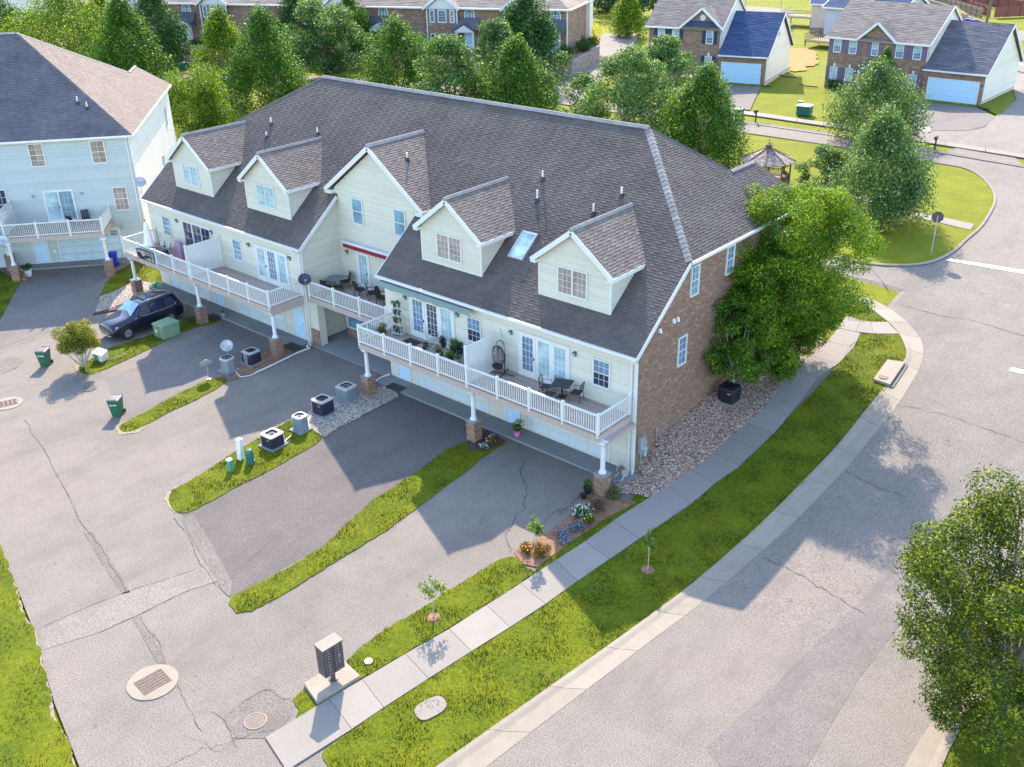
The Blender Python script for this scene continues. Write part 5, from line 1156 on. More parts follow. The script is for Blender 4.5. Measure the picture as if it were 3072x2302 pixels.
# drains and lids
def drain(cx, cy, R, rot, gw, gh, rows, cols, label, fr='conc'):
    a = empty('storm_drain', (cx,cy,0), rot, label, 'drain'); mb = MB(); n = 40; P = [(R*(1+random.uniform(-.012,.012))*math.cos(i*2*math.pi/n), R*(1+random.uniform(-.012,.012))*math.sin(i*2*math.pi/n)) for i in range(n)]; prism(mb, P, -.05, .035, 0, [(x*.985,y*.985) for x,y in P]); mb.build('collar', M_['curb' if fr=='conc' else fr], a)
    mb = MB(); mb.box(-gw/2,gw/2,-gh/2,gh/2,.03,.038); mb.build('pit_dark', M_['black'], a); mb = MB()  # thin black sheet stands in for the darkness under the grate
    for i in range(cols+1): x = -gw/2+gw*i/cols; mb.box(x-gw/cols*.22,x+gw/cols*.22,-gh/2,gh/2,.036,.052)
    for j in range(rows+1): y = -gh/2+gh*j/rows; mb.box(-gw/2-.02,gw/2+.02,y-.022,y+.022,.037,.053)
    mb.build('grate_bars', M_['iron'], a); return a
drain(-5.38,-22.63,.92, math.radians(85), 1.02,.80, 5,13, 'round concrete storm drain with slotted grate in the lower left lot')
drain(-31.35,-15.9,.80, math.radians(70), .9,.7, 3,4, 'round concrete storm drain cut by the left picture edge')
def lid(cx, cy, R, label, mat, rim=None, z=0.0, name='manhole_cover'):
    a = empty(name, (cx,cy,z), .3, label, 'manhole cover'); mb = MB(); mb.lathe([(R,0),(R,.035),(R*.86,.036),(R*.86,.02)], (0,0,0), 32, cap=False); mb.build('rim', M_[rim or mat], a)
    mb = MB(); mb.lathe([(R*.87,.0),(R*.87,.026)], (0,0,0), 32); p = mb.build('cover', M_[mat], a); mb = MB(); k = int(R*.8/.075)
    for i in range(-k,k+1):
        for j in range(-k,k+1):
            if (i*i+j*j)**.5*.075 < R*.78: mb.box(i*.075-.024,i*.075+.024,j*.075-.024,j*.075+.024,.026,.034)
    mb.build('tread_studs', M_['curb' if rim else mat], p); return a
lid(-.93,-21.37,.40, 'rusty round manhole cover with pale studs near the walk end', 'iron', 'curb')
lid(*G(4,537,937),.42, 'dark manhole cover in the shrub shadow on the lot', 'asph_patch', z=.005)
g = Gs(6,[(1385,780),(1490,797),(1400,932),(1300,898)]); a = empty('curb_inlet', (6.4,14.6,0), 0, 'concrete kerb inlet slab with round lid on the grass corner', 'drain')
zi = H(6.4,14.6); mb = MB(); mb.slab([(x-6.4,y-14.6,H(x,y)+.20) for x,y in g], .14); mb.build('slab', M_['curb'], a, bevel=.015); gx_, gy_ = G(6,1362,887)
mb = MB(); mb.lathe([(.26,0),(.26,.012)], (gx_-6.4,gy_-14.6,H(gx_,gy_)+.20), 20); mb.build('lid', M_['iron'], a); mb = MB(); mb.slab([(x-6.4,y-14.6,H(x,y)+.075) for x,y in [g[1],(g[1][0]+.2,g[1][1]),(g[2][0]+.2,g[2][1]),g[2]]], .03); mb.build('opening_dark', M_['black'], a)  # black strip paints the dark mouth of the inlet
P = chaikin(Gs(8,[(485,1265),(560,1215),(640,1185),(685,1225),(680,1270),(620,1310),(545,1345),(500,1320)]), 2); mb = MB(); mb.slab([(x,y,.085) for x,y in P], .1); tag(mb.build('utility_slab', M_['conc']), 'small rounded concrete slab set in the sunny verge', 'slab')
g = G(8,213,983); mb = MB(); mb.lathe([(.14,.03),(.15,.10),(.05,.115)], (*g,0), 18); a = tag(mb.build('cleanout_cap', M_['potw']), 'small round white cleanout cap in the grass by the mailbox', 'cap')
# utility pedestals
def usq(loc, rz, s, h, mat, label, tilt=0, dome=False, name='utility_post', lid=None):
    a = empty(name, loc, rz, label, 'utility post'); a.rotation_euler = (tilt, 0, rz); mb = MB()
    if dome: mb.lathe([(s*1.1,0),(s*1.1,.14),(s,.16),(s,h*.62),(s*.95,h*.8),(s*.7,h*.95),(s*.2,h)], (0,0,0), 16)
    else: prism(mb, rr(s*2,s*2,.02,2), 0, h-.05)
    mb.build('body', M_[mat], a)
    if not dome: mb = MB(); prism(mb, rr(s*2.15,s*2.15,.02,2), h-.06, h, 0, rr(s*1.9,s*1.9,.02,2)); mb.build('cap', M_[lid or mat], a)
    else: mb = MB(); mb.lathe([(s*1.16,.10),(s*1.16,.17),(s*1.02,.18)], (0,0,0), 16, cap=False); mb.build('band', M_[mat], a)
    return a
usq((-15.42,-12.2,.04), .1, .125,.66, 'util_mint', 'short mint green marker post at the sunny end of the strip', lid='potw')
usq((-15.95,-11.25,.04), .25, .13,1.12, 'potw', 'leaning white utility post between mint post and teal dome', tilt=-.12)
usq((-15.25,-11.15,.04), .1, .20,.80, 'util_teal', 'teal domed cable pedestal beside the leaning white post', dome=True)
a = empty('transformer', (-32.58,-4.98,.03), math.radians(4), 'pale olive green transformer cabinet on the grass beside the black car', 'utility box'); mb = MB(); mb.box(-.52,.52,-.62,.62,.0,.86); mb.build('body', M_['util_green'], a, bevel=.01)
mb = MB(); mb.hexa([(-.56,-.68,.86),(.56,-.68,.86),(.56,.68,.86),(-.56,.68,.86),(-.5,-.6,.95),(.5,-.6,.95),(.5,.6,.95),(-.5,.6,.95)]); mb.build('lid', M_['util_green'], a); mb = MB(); mb.box(-.30,-.12,-.632,-.62,.35,.55); mb.build('warning_label', M_['potw'], a); mb = MB(); mb.box(-.003,.003,-.635,-.62,.05,.82); mb.build('door_seam', M_['black'], a)
g = G(4,610,765); a = empty('meter_pit', (*g,.05), .4, 'small tipped green and white box beside the shrub trunk', 'utility box'); a.rotation_euler = (.25,.2,.4)
mb = MB(); mb.box(-.28,.1,-.25,.25,0,.55); mb.build('body', M_['util_mint'], a); mb = MB(); mb.box(.1,.38,-.28,.28,.0,.62); mb.build('side_panel', M_['potw'], a); mb = MB(); mb.box(-.3,.4,-.3,.3,.62,.66); mb.build('lid', M_['potw'], a)
# satellite dishes
def dish(loc, rz, tilt, label, mat='galv', h=1.2, R=.36, wall=False):
    a = empty('satellite_dish', loc, rz, label, 'satellite dish'); mb = MB()
    if wall: mb.tube([(0,.5,-.35),(0,.12,-.1),(0,.05,h)], .022, 8)
    else: mb.tube([(0,0,0),(0,0,h)], .03, 8); mb.lathe([(.13,0),(.13,.02)], (0,0,0), 8)
    mb.build('mast', M_['galv'], a); R_ = Matrix.Rotation(tilt, 3, 'X'); mb = MB(); n = 22; vs = []; fs = []
    rings = 4
    for s_ in (0, 1):
        for k in range(rings+1):
            r_ = R*k/rings
            for i in range(n): t = i*2*math.pi/n; v = R_@Vector((r_*math.cos(t)*1.08, r_*math.sin(t)*.98, .09*(r_/R)**2+(-.012 if s_ else 0))); vs.append((v.x, v.y-.05, v.z+h))
    m = (rings+1)*n
    for s_ in (0,1):
        for k in range(rings):
            for i in range(n): q = (s_*m+k*n+i, s_*m+k*n+(i+1)%n, s_*m+(k+1)*n+(i+1)%n, s_*m+(k+1)*n+i); fs.append(q if s_ == 0 else q[::-1])
    for i in range(n): fs.append((rings*n+i, rings*n+(i+1)%n, m+rings*n+(i+1)%n, m+rings*n+i))
    mb.add(vs, fs); mb.build('reflector', M_[mat], a, smooth=True)
    f = R_@Vector((0,-.12,.46)); b = R_@Vector((0,-R*.9,.06)); mb = MB(); mb.tube([(b.x,b.y-.05,b.z+h),(f.x,f.y-.05,f.z+h)], .014, 6); mb.tube([(f.x-.08,f.y-.05,f.z+h),(f.x+.08,f.y-.05,f.z+h)], .04, 8); mb.build('feed_arm', M_['ac_top'], a); return a
dish((-25.75,-5.05,.03), math.radians(70), math.radians(62), 'taller grey satellite dish on a mast behind the blue-grey air conditioner', h=1.25)
dish((-25.0,-7.0,.03), math.radians(240), math.radians(62), 'lower satellite dish on the grass strip seen edge-on from behind', h=.9, mat='apron')
dish((-24.0,-.15,3.9), math.radians(60), math.radians(60), 'dark blue satellite dish fixed where the two balconies meet', mat='ac_dark', h=.5, wall=True)
dish((-41.3,-.2,6.9), math.radians(70), math.radians(55), 'pale satellite dish on the top left roof corner of the long townhouse', h=.6, wall=True)
dish((*Zp(4,20,40,3.6)[:2],3.0), math.radians(60), math.radians(60), 'grey satellite dish at the left picture edge by the neighbour balcony', h=.6)
# road signs
a = empty('stop_sign', (.07,29.6,0), math.radians(25), 'round-looking grey back of a stop sign on the lawn corner', 'sign'); g = G(6,1650,135); a.location = (*g,H(*g)); mb = MB(); mb.box(-.03,.03,-.02,.02,0,2.75); mb.build('post', M_['galv'], a)
mb = MB(); prismv = [(.40*math.cos(math.radians(22.5+45*i)), .40*math.sin(math.radians(22.5+45*i))) for i in range(8)]; mb.add([(x,.03,2.65+z) for x,z in prismv]+[(x,.036,2.65+z) for x,z in prismv], [tuple(range(8)), tuple(range(15,7,-1))]+[(i,i+8,(i+1)%8+8,(i+1)%8) for i in range(8)]); mb.build('sign_plate', M_['mailbox'], a); mb = MB(); mb.add([(x*.97,.040,2.65+z*.97) for x,z in prismv], [tuple(range(7,-1,-1))]); mb.build('sign_face', M_['red'], a)
g = G(6,1262,185); a = empty('yield_sign', (*g,H(*g)), math.radians(-60), 'red and white sign half hidden in the bright tree', 'sign'); mb = MB(); mb.box(-.03,.03,-.02,.02,0,2.6); mb.build('post', M_['galv'], a); mb = MB(); mb.add([(-.4,-.03,2.75),(.4,-.03,2.75),(0,-.03,2.05)], [(0,2,1),(0,1,2)]); mb.build('sign_plate', M_['white'], a); mb = MB(); mb.add([(-.4,-.035,2.75),(-.26,-.035,2.68),(0,-.035,2.2),(0,-.035,2.05)], [(0,1,2,3),(3,2,1,0)]); mb.add([(.4,-.035,2.75),(.26,-.035,2.68),(0,-.035,2.2),(0,-.035,2.05)], [(0,1,2,3),(3,2,1,0)]); mb.build('red_border', M_['red'], a)
for (a_, b_), t in (((1672,908),'dark post mailbox on the right far kerb strip'),((592,740),'dark post mailbox beside the far green bin')):
    g = G(3,a_,b_); a = empty('mailbox_post', (*g,H(*g)), .1, t, 'mailbox'); mb = MB(); mb.box(-.06,.06,-.06,.06,0,1.1); mb.beam((-.0,-.3,.95),(0,.1,.95),.08,.08); mb.build('post', M_['metal_dark'], a)
    mb = MB(); n = 8; vs = []; 
    for y in (-.4,.15): vs += [(-.13,y,1.05),(.13,y,1.05)]+[(.13*math.cos(t_*math.pi/6), y, 1.2+.13*math.sin(t_*math.pi/6)) for t_ in range(7)]
    mb.add(vs, [tuple(range(9)), tuple(range(17,8,-1))]+[(i,(i+1)%9,(i+1)%9+9,i+9) for i in range(9)]); mb.build('box', M_['metal_dark'], a)
g = G(3,885,692); a = empty('transformer', (*g,H(*g)), .15, 'grey transformer box on the far lawn between the two brick houses', 'utility box'); mb = MB(); mb.box(-.7,.7,-.6,.6,0,.9); mb.build('body', M_['util_teal'], a, bevel=.02); mb = MB(); mb.box(-.75,.75,-.65,.65,.9,1.0); mb.build('lid', M_['galv'], a)
g = G(3,858,665); a = empty('utility_post', (*g,H(*g)), .3, 'small grey pedestal just behind the far transformer', 'utility post'); mb = MB(); mb.box(-.2,.2,-.18,.18,0,.9); mb.build('body', M_['util_teal'], a); mb = MB(); mb.box(-.22,.22,-.2,.2,.9,.98); mb.build('cap', M_['galv'], a)
P = chaikin(Gs(3,[(1588,775),(1600,770),(1640,772),(1655,785),(1640,796),(1600,793)]),1); mb = MB(); mb.slab([(x,y,H(x,y)+.05) for x,y in P], .1); a = tag(mb.build('utility_slab', M_['white']), 'white oval lid slab in the far right driveway', 'slab')
mb = MB(); g = G(3,1618,783); mb.lathe([(.18,.05),(.18,.07)], (*g,H(*g)), 10); mb.build('lid', M_['iron'], a)
# door mats
for (k, a_, b_, w_, d_, t) in ((4,1290,503,.95,.6,'plain dark doormat at the left block entry'),(4,1765,682,1.15,.75,'large black doormat beside the middle downspout'),(5,378,930,1.1,.65,'brown-framed doormat at the entry behind the pale gravel')):
    g = Zp(k,a_,b_,.13); mb = MB(); mb.box(g[0]-w_/2,g[0]+w_/2,g[1]-d_/2,g[1]+d_/2,.122,.142); o = tag(mb.build('doormat', M_['black']), t, 'doormat'); mb = MB(); mb.box(g[0]-w_*.33,g[0]+w_*.33,g[1]-d_*.3,g[1]+d_*.3,.142,.146); mb.build('mat_field', M_['wicker'], o)
g = Zp(5,478,655,3.24); mb = MB(); mb.box(g[0]-.5,g[0]+.5,g[1]-.3,g[1]+.3,3.235,3.25); tag(mb.build('doormat', M_['wicker']), 'small patterned mat on the plant-filled balcony', 'doormat')
# ---------------------------------------------------------------- plants and trees
def foliage(name, C, n, size, mat, parent, flat=.25, aspect=.55, shell=.55, droop=0.0):
    """n small leaves spread through clumps C = [(centre, radius vector)]"""
    C = [(np.array(c, float), np.array(r if hasattr(r, '__len__') else (r,r,r), float)) for c, r in C]
    wts = np.array([r[0]*r[1]+r[0]*r[2] for _, r in C]); wts /= wts.sum(); idx = rng.choice(len(C), n, p=wts)
    c = np.array([C[i][0] for i in range(len(C))])[idx]; r = np.array([C[i][1] for i in range(len(C))])[idx]
    d = rng.normal(size=(n,3)); d /= np.linalg.norm(d, axis=1)[:,None]; rad = rng.uniform(shell, 1.08, n)**.8
    rad *= 1+rng.normal(0, .10, n); P = c+d*r*rad[:,None]
    nn = d*.55+rng.normal(size=(n,3))*.55+np.array([0,0,flat]); nn /= np.linalg.norm(nn, axis=1)[:,None]
    a = rng.normal(size=(n,3)); a -= (a*nn).sum(1)[:,None]*nn; a /= np.linalg.norm(a, axis=1)[:,None]; b = np.cross(nn, a)
    s = size*rng.uniform(.6, 1.35, n); L_ = a*s[:,None]; B_ = b*(s*aspect)[:,None]
    V = np.stack([P-L_*.5, P+B_*.5+nn*(s*.08)[:,None], P+L_*.5-nn*(s*.1)[:,None], P-B_*.5+nn*(s*.08)[:,None]], 1)
    me = quads_mesh(name, V, 4, mat); o = bpy.data.objects.new(name, me); col.objects.link(o); o.parent = parent; return o
def limbs(mb, base, tips, r0, m=0, wob=.12):
    for t in tips:
        a = Vector(base); b = Vector(t); k = 4; pts = []; L_ = (b-a).length
        for i in range(k+1):
            q = a.lerp(b, i/k)+Vector((random.uniform(-1,1), random.uniform(-1,1), random.uniform(-.5,.5)))*wob*L_*.15*(1 if 0 < i < k else 0)+Vector((0,0,math.sin(i/k*math.pi)*-.04*L_)); pts.append(q)
        mb.tube(pts, [r0*(1-.8*i/k) for i in range(k+1)], 6, m)
def tree(x, y, h, w, kind, label, leaf='lf_pear', n=9000, size=.26, trunk=.16, bark='bark', seed=1, group=None, cat='tree', name='tree', z=None, clear=None, lean=(0,0)):
    rs = random.Random(seed); z = H(x, y) if z is None else z
    t = empty(name, (x, y, z), rs.uniform(0,6), label, cat, group); C = []
    if kind == 'pear':                           # dense egg or flame shaped crown
        z0 = h*.07 if clear is None else clear
        for i in range(90):
            v = rs.random()**.85; zz = z0+v*(h-z0)*.93; prof = (math.sin(min(1, (v+.16)/.40)*math.pi/2) if v < .24 else 1.0-((v-.24)/.78)**1.25); prof = max(.10, prof)
            rr_ = w*.5*prof; a = rs.uniform(0, 6.283); q = rr_*math.sqrt(rs.uniform(.15, .85)); cr = w*rs.uniform(.11, .17)*(.55+.5*prof)
            C.append(((q*math.cos(a), q*math.sin(a), zz), (cr, cr, cr*1.5)))
        tips = [(0,0,h*.8),(w*.15,0,h*.55),(-w*.15,w*.1,h*.5),(0,-w*.15,h*.5)]
    elif kind == 'maple':                        # open rounded crown with separate layered boughs
        z0 = h*.16 if clear is None else clear
        for i in range(66):
            v = rs.random(); zz = z0+v*(h-z0); prof = math.sin((.10+.86*v)**.75*math.pi)**.62; a = rs.uniform(0, 6.283); q = w*.5*prof*rs.uniform(.25, .98); cr = w*rs.uniform(.07, .13)
            C.append(((q*math.cos(a), q*math.sin(a), zz), (cr*1.15, cr*1.15, cr*.75)))
        tips = [c for c, _ in rs.sample(C, 14)]
    elif kind == 'birch':                        # many small clumps, open between them
        z0 = clear
        for i in range(150):
            v = rs.random(); zz = z0+v*(h-z0)*.95; prof = math.sin((.10+.80*v)*math.pi)**.6; a = rs.uniform(0, 6.283); q = w*.5*prof*math.sqrt(rs.uniform(.05, .88)); cr = w*rs.uniform(.06, .105)
            C.append(((q*math.cos(a), q*math.sin(a), zz), (cr, cr, cr*.75)))
        tips = [c for c, _ in rs.sample(C, 16)]
    elif kind == 'round':
        z0 = h*.22 if clear is None else clear
        for i in range(48):
            v = rs.random(); zz = z0+v*(h-z0)*.95; prof = math.sin((.12+.8*v)*math.pi)**.5; a = rs.uniform(0, 6.283); q = w*.5*prof*math.sqrt(rs.uniform(.05, .8)); cr = w*rs.uniform(.12, .18)
            C.append(((q*math.cos(a), q*math.sin(a), zz), (cr, cr, cr*.85)))
        tips = [c for c, _ in rs.sample(C, 10)]
    mb = MB(); fork = max(.15*h, z0*.9); mb.tube([(0,0,-.15),(lean[0]*.3,lean[1]*.3,fork*.5),(lean[0],lean[1],fork)], [trunk*1.25, trunk, trunk*.85], 9); limbs(mb, (lean[0],lean[1],fork), tips, trunk*.6)
    mb.build('trunk', M_[bark], t); foliage('crown', C, n, size, M_[leaf], t); return t
def tpx(k, a, b, ta, tb, wpx, **kw):             # tree from its foot, top and width as surveyed
    g = G(k, a, b); B = (g[0], g[1], H(*g)); h = top_height(B, k, ta, tb); w = px_size(B, wpx/FR[k][2])*(1.22 if kw['kind'] == 'pear' else 1.05); h *= 1.03; kw.setdefault('label', ''); kw['n'] = int(kw['n']*2.0); kw['size'] *= .70; return tree(g[0], g[1], h, w, **kw)
TG = None
# row behind the townhouses along the back street
tpx(0,590,262,582,22,150, kind='pear', label='tall dark flame-shaped tree rising left of the long ridge end', n=15000, size=.34, seed=3)
tpx(0,865,225,858,52,176, kind='pear', label='broad egg-shaped tree above the middle of the long ridge', n=15000, size=.33, seed=4)
tpx(0,1118,262,1122,92,150, kind='pear', label='pointed green tree above the right half of the long ridge', leaf='lf_pear', n=14000, size=.32, seed=5)
tpx(0,1512,368,1508,152,172, kind='pear', label='dense rounded-cone tree just behind the right end of the ridge', n=20000, size=.27, seed=6)
tpx(0,1350,330,1352,118,215, kind='maple', label='spreading light green maple left of the dense cone tree', leaf='lf_maple', n=13000, size=.30, seed=7)
tpx(0,1425,260,1428,88,140, kind='maple', label='upper maple between two dense trees below the blue-shuttered house', leaf='lf_maple', n=9000, size=.32, seed=8)
tpx(0,1262,300,1255,170,110, kind='maple', label='small loose maple at the near end of the pale side street', leaf='lf_maple', n=4500, size=.30, seed=9)
tpx(0,975,262,960,88,150, kind='maple', label='airy grey-green tree between the egg-shaped and pointed trees', leaf='lf_maple', n=11000, size=.33, seed=10)
tpx(0,1078,215,1080,55,120, kind='maple', label='pale maple in front of the far brick row near its stair', leaf='lf_maple', n=8500, size=.34, seed=11)
tpx(0,1140,185,1112,-40,122, kind='pear', label='very tall dark tree standing before the far brick row', leaf='lf_dark', n=11000, size=.42, seed=12)
tpx(0,705,172,700,8,170, kind='maple', label='wide grey-green tree with a bare trunk by the back street', leaf='lf_maple', n=14000, size=.40, seed=13)
tpx(0,500,232,502,14,118, kind='pear', label='narrow pale green tree touching the tall dark flame-shaped tree', leaf='lf_pear2', n=10000, size=.36, seed=14)
tpx(0,292,200,290,-2,128, kind='pear', label='dark conical tree behind the grey house roof', leaf='lf_pear', n=12000, size=.40, seed=15)
tpx(0,160,165,155,-25,205, kind='pear', label='wide yellow-green tree behind the grey house ridge', leaf='lf_pear2', n=14000, size=.40, seed=16)
tpx(0,15,110,15,-40,90, kind='pear', label='dark tree at the top left picture corner', leaf='lf_dark', n=6000, size=.45, seed=17)
tpx(0,352,150,335,-50,95, kind='pear', label='dark tree left of the far brick entrance', leaf='lf_dark', n=7000, size=.45, seed=18)
tpx(0,592,90,590,-90,90, kind='pear', label='far dark tree top centre behind the tall dark tree', leaf='lf_dark', n=5000, size=.5, seed=19)
tpx(0,832,110,822,-60,108, kind='pear', label='far dark cone tree above the egg-shaped tree', leaf='lf_dark', n=8000, size=.45, seed=20)
tpx(0,430,322,430,160,158, kind='round', label='low rounded yellow-green tree in the gap beside the grey house', leaf='lf_pear2', n=13000, size=.28, seed=21)
tpx(0,480,100,482,-10,60, kind='round', label='small dark tree before the far brick windows', leaf='lf_dark', n=3000, size=.4, seed=22)
tpx(0,1035,130,1035,18,62, kind='maple', label='plum-leaved purple tree by the far brick porch', leaf='lf_purple', n=4000, size=.36, bark='bark', seed=23)
tpx(0,905,100,905,20,34, kind='maple', label='thin yellowish sapling against the far brick row', leaf='lf_pear2', n=1200, size=.36, seed=24)
tpx(0,1486,150,1486,48,36, kind='pear', label='slim columnar tree in front of the blue-shuttered house', leaf='lf_pear2', n=2600, size=.28, seed=25)
tpx(0,1356,80,1356,-20,66, kind='pear', label='yellow-green tree at the edge of the far woods', leaf='lf_pear2', n=4500, size=.42, seed=26)
tpx(0,1902,215,1900,100,52, kind='pear', label='slim dark tree before the purple-shuttered house', leaf='lf_pear', n=3500, size=.26, seed=27)
tpx(0,1880,305,1880,140,165, kind='pear', label='upper maple before the purple-shuttered brick house', leaf='lf_maple', n=14000, size=.27, seed=28)
tpx(0,1885,480,1882,242,172, kind='pear', label='dense maple on the lawn corner above the bright tree', leaf='lf_maple', n=20000, size=.24, seed=29)
tpx(0,1775,430,1760,318,100, kind='maple', label='small flowering-looking maple right of the gazebo', leaf='lf_maple', n=4500, size=.24, seed=30)
tpx(0,655,128,655,-34,104, kind='pear', label='dark far tree just left of the wide grey-green tree', leaf='lf_dark', n=6500, size=.45, seed=41)
tpx(0,765,140,765,-10,96, kind='pear', label='dark far tree just right of the wide grey-green tree', leaf='lf_pear', n=6500, size=.42, seed=42)
tpx(0,545,110,545,-30,84, kind='pear', label='dark far tree behind the narrow pale green tree', leaf='lf_dark', n=5000, size=.45, seed=43)
tpx(0,235,120,238,-20,90, kind='pear', label='yellow-green tree between the wide and the dark conical tree at the left', leaf='lf_pear2', n=6000, size=.42, seed=44)
tpx(0,940,120,938,20,64, kind='maple', label='loose green tree against the middle of the far brick row', leaf='lf_maple', n=3500, size=.40, seed=45)
# big trees beside the brick wall
tree(.8, 12.9, 9.6, 9.3, 'birch', 'large bright yellow-green tree rising beside the right roof end', 'lf_bright', 105000, .125, .15, 'bark_pale', 31, clear=1.6)
tree(1.1, 10.3, 7.3, 7.2, 'birch', 'big dark green tree overhanging the sidewalk by the brick wall', 'lf_bright', 80000, .125, .13, 'bark_pale', 32, clear=1.1)
tree(.8, 8.0, 5.8, 4.6, 'birch', 'dark small tree pressed against the brick wall above the black air conditioner', 'lf_birch', 26000, .12, .07, 'bark_pale', 33, clear=1.3)  # same kind of leaf as the taller trees, darkened to paint the building's shade
# tree at the right picture edge
r_ = ray(3060, 1790); t_ = (5.6-CAM[2])/r_[2]; P = CAM+t_*r_
tree(P[0]+.35, P[1], 9.4, 8.0, 'birch', 'large oak-like tree cut by the lower right picture edge', 'lf_oak', 105000, .105, .18, 'bark', 34, clear=1.2)
# saplings
def sapling(k, a, b, ta, tb, label, leaf, n=260, rw=.38, ring=True, two=False, size=.11):
    g = G(k,a,b); z = H(*g)+.05; h = top_height((*g,z), k, ta, tb); t = empty('sapling', (*g,z), 0, label, 'sapling', 'young street trees'); mb = MB()
    st = [(0,0)] if not two else [(0,0),(.08,.05),(-.07,.04)]
    for sx, sy in st: mb.tube([(sx,sy,-.05),(sx*.7+.02,sy,h*.5),(sx*1.5,sy*1.4,h*.92)], [.022,.017,.008], 6)
    limbs(mb, (0,0,h*.45), [(rw*.8*math.cos(q),rw*.8*math.sin(q),h*(.62+.06*q)) for q in (0,1.6,3.1,4.6)], .01); mb.build('trunk', M_['bark_pale'], t)
    C = [((rw*random.uniform(-.7,.7), rw*random.uniform(-.7,.7), h*random.uniform(.50,.78)), rw*.36) for _ in range(9)]+[((0,0,h*.86), (rw*.22,rw*.22,h*.12))]
    foliage('crown', C, n, size, M_[leaf], t)
    if ring: mb = MB(); n_ = 18; P = [(.33*(1+random.uniform(-.12,.12))*math.cos(i*.349), .33*(1+random.uniform(-.12,.12))*math.sin(i*.349)) for i in range(n_)]; prism(mb, P, -.04, .035, 0, [(x*.7,y*.7) for x,y in P]); mb.build('mulch_ring', M_['soil'], t)
    return t
sapling(8,605,715,600,445, 'young yellow-green sapling in a mulch ring between drive and walk', 'lf_bright', 420, .50)
sapling(8,1897,425,1935,155, 'thin white-flowering sapling in the shaded verge', 'lf_pear', 260, .30, size=.10)
sapling(8,1215,330,1205,85, 'multi-stem young tree at the tip of the flower bed', 'lf_pear2', 420, .42, ring=False, two=True)
# crape myrtle shrub
g = G(4,505,812); t = empty('crape_myrtle', (*g,.05), 0, 'round-headed multi-stem shrub with golden tips near the black car', 'shrub'); mb = MB()
tips = [(1.0*math.cos(a), 1.0*math.sin(a), random.uniform(1.3,2.2)) for a in np.arange(0, 6.28, .7)]; limbs(mb, (0,0,0), tips, .05); limbs(mb, (0,0,0), [(x*.4,y*.4,2.4) for x,y,_ in tips[:5]], .04); mb.build('stems', M_['bark_pale'], t)
C = [((random.uniform(-.95,.95), random.uniform(-.95,.95), random.uniform(1.25,2.55)), random.uniform(.28,.42)) for _ in range(44)]; C = [c for c in C if (c[0][0]**2+c[0][1]**2)**.5 < 1.2-.35*abs(c[0][2]-1.8)]
foliage('crown', C, 17000, .09, M_['lf_myrtle'], t)
def clump(loc, r, h, leaf, n, size, label, name='shrub', cat='shrub', flowers=None, nf=60, group=None, flat=.1):
    t = empty(name, loc, 0, label, cat, group); C = [((random.uniform(-.6,.6)*r, random.uniform(-.6,.6)*r, h*random.uniform(.25,.75)), (r*.5,r*.5,h*.35)) for _ in range(9)]; foliage('leaves', C, n, size, M_[leaf], t, flat=flat)
    mb = MB(); limbs(mb, (0,0,0), [(r*.4*math.cos(a), r*.4*math.sin(a), h*.6) for a in (0,2,4)], .015); mb.build('stems', M_['bark'], t)
    if flowers: foliage('flowers', [((c[0]), (r_*1.08 for r_ in c[1])) for c in [(q[0], tuple(q[1])) for q in C]] if 0 else [((q[0][0],q[0][1],q[0][2]+h*.06), q[1]) for q in C], nf, .075, M_[flowers], t, flat=.8, aspect=.9, shell=.98)
    return t
g = G(8,1500,110); clump((*g,.08), .48,.6,'lf_dark',1500,.07,'round bush with white flowers in the clay bed', flowers='flower_w', nf=260, name='flowering_bush')
g = G(8,1545,140); clump((*g,.08), .32,.4,'lf_oak',600,.07,'low green bush with few pale flowers beside the white-flowered bush', flowers='flower_y', nf=18, name='flowering_bush')
g = G(8,1390,240); clump((*g,.06), .42,.3,'lf_lav',1200,.07,'lavender-blue low plant nearest the sidewalk in the clay bed', flowers='flower_v', nf=260, name='flowering_plant')
g = G(8,1460,180); clump((*g,.06), .40,.3,'lf_lav',900,.07,'grey-green spreading plant above the lavender one', flowers='flower_v', nf=70, name='flowering_plant')
g = G(8,1600,60); clump((*g,.06), .5,.35,'lf_purple',900,.07,'dark red ground cover at the foot of the near pier', name='low_shrub')
g = G(5,1690,1590); clump((*g,.06), .45,.4,'lf_lav',900,.07,'silvery low shrub right of the near brick pier', name='low_shrub')
g = (.65,-2.35); clump((*g,.06), .35,.45,'lf_oak',500,.08,'spiky yellow-green plant behind the near brick pier', name='low_shrub')
g = G(8,1250,330); clump((*g,.06), .5,.55,'lf_rust',1500,.07,'dark rusty shrub under the multi-stem sapling', name='low_shrub', flowers='flower_y', nf=14)
g = G(8,1160,310); clump((*g,.06), .4,.4,'lf_rust',800,.07,'orange-brown low shrub at the tip of the bed', name='low_shrub', flowers='flower_y', nf=30)
g = G(5,960,1260); clump((*g,.06), .35,.25,'lf_rust',500,.06,'small shrub with pale flowers beside the middle pier', name='low_shrub', flowers='flower_w', nf=40)
g = G(5,915,1300); clump((*g,.06), .25,.22,'lf_dark',300,.06,'tiny flowering plant at the drive edge by the middle pier', name='low_shrub', flowers='flower_w', nf=50)
g = G(3,1045,535); clump((*g,H(*g)), .9,1.1,'lf_dark',900,.14,'round dark bush at the left front corner of the purple-shuttered house')
g = G(3,1100,540); clump((*g,H(*g)), .8,1.0,'lf_dark',700,.14,'dark bush beside the first one under the purple shutters')
g = G(3,1530,590); clump((*g,H(*g)), .7,1.2,'lf_oak',700,.14,'bush beside the far right garage door')
g = G(3,780,212); clump((*g,H(*g)), 1.2,1.3,'lf_dark',700,.2,'young evergreen in the far back yard', cat='shrub')
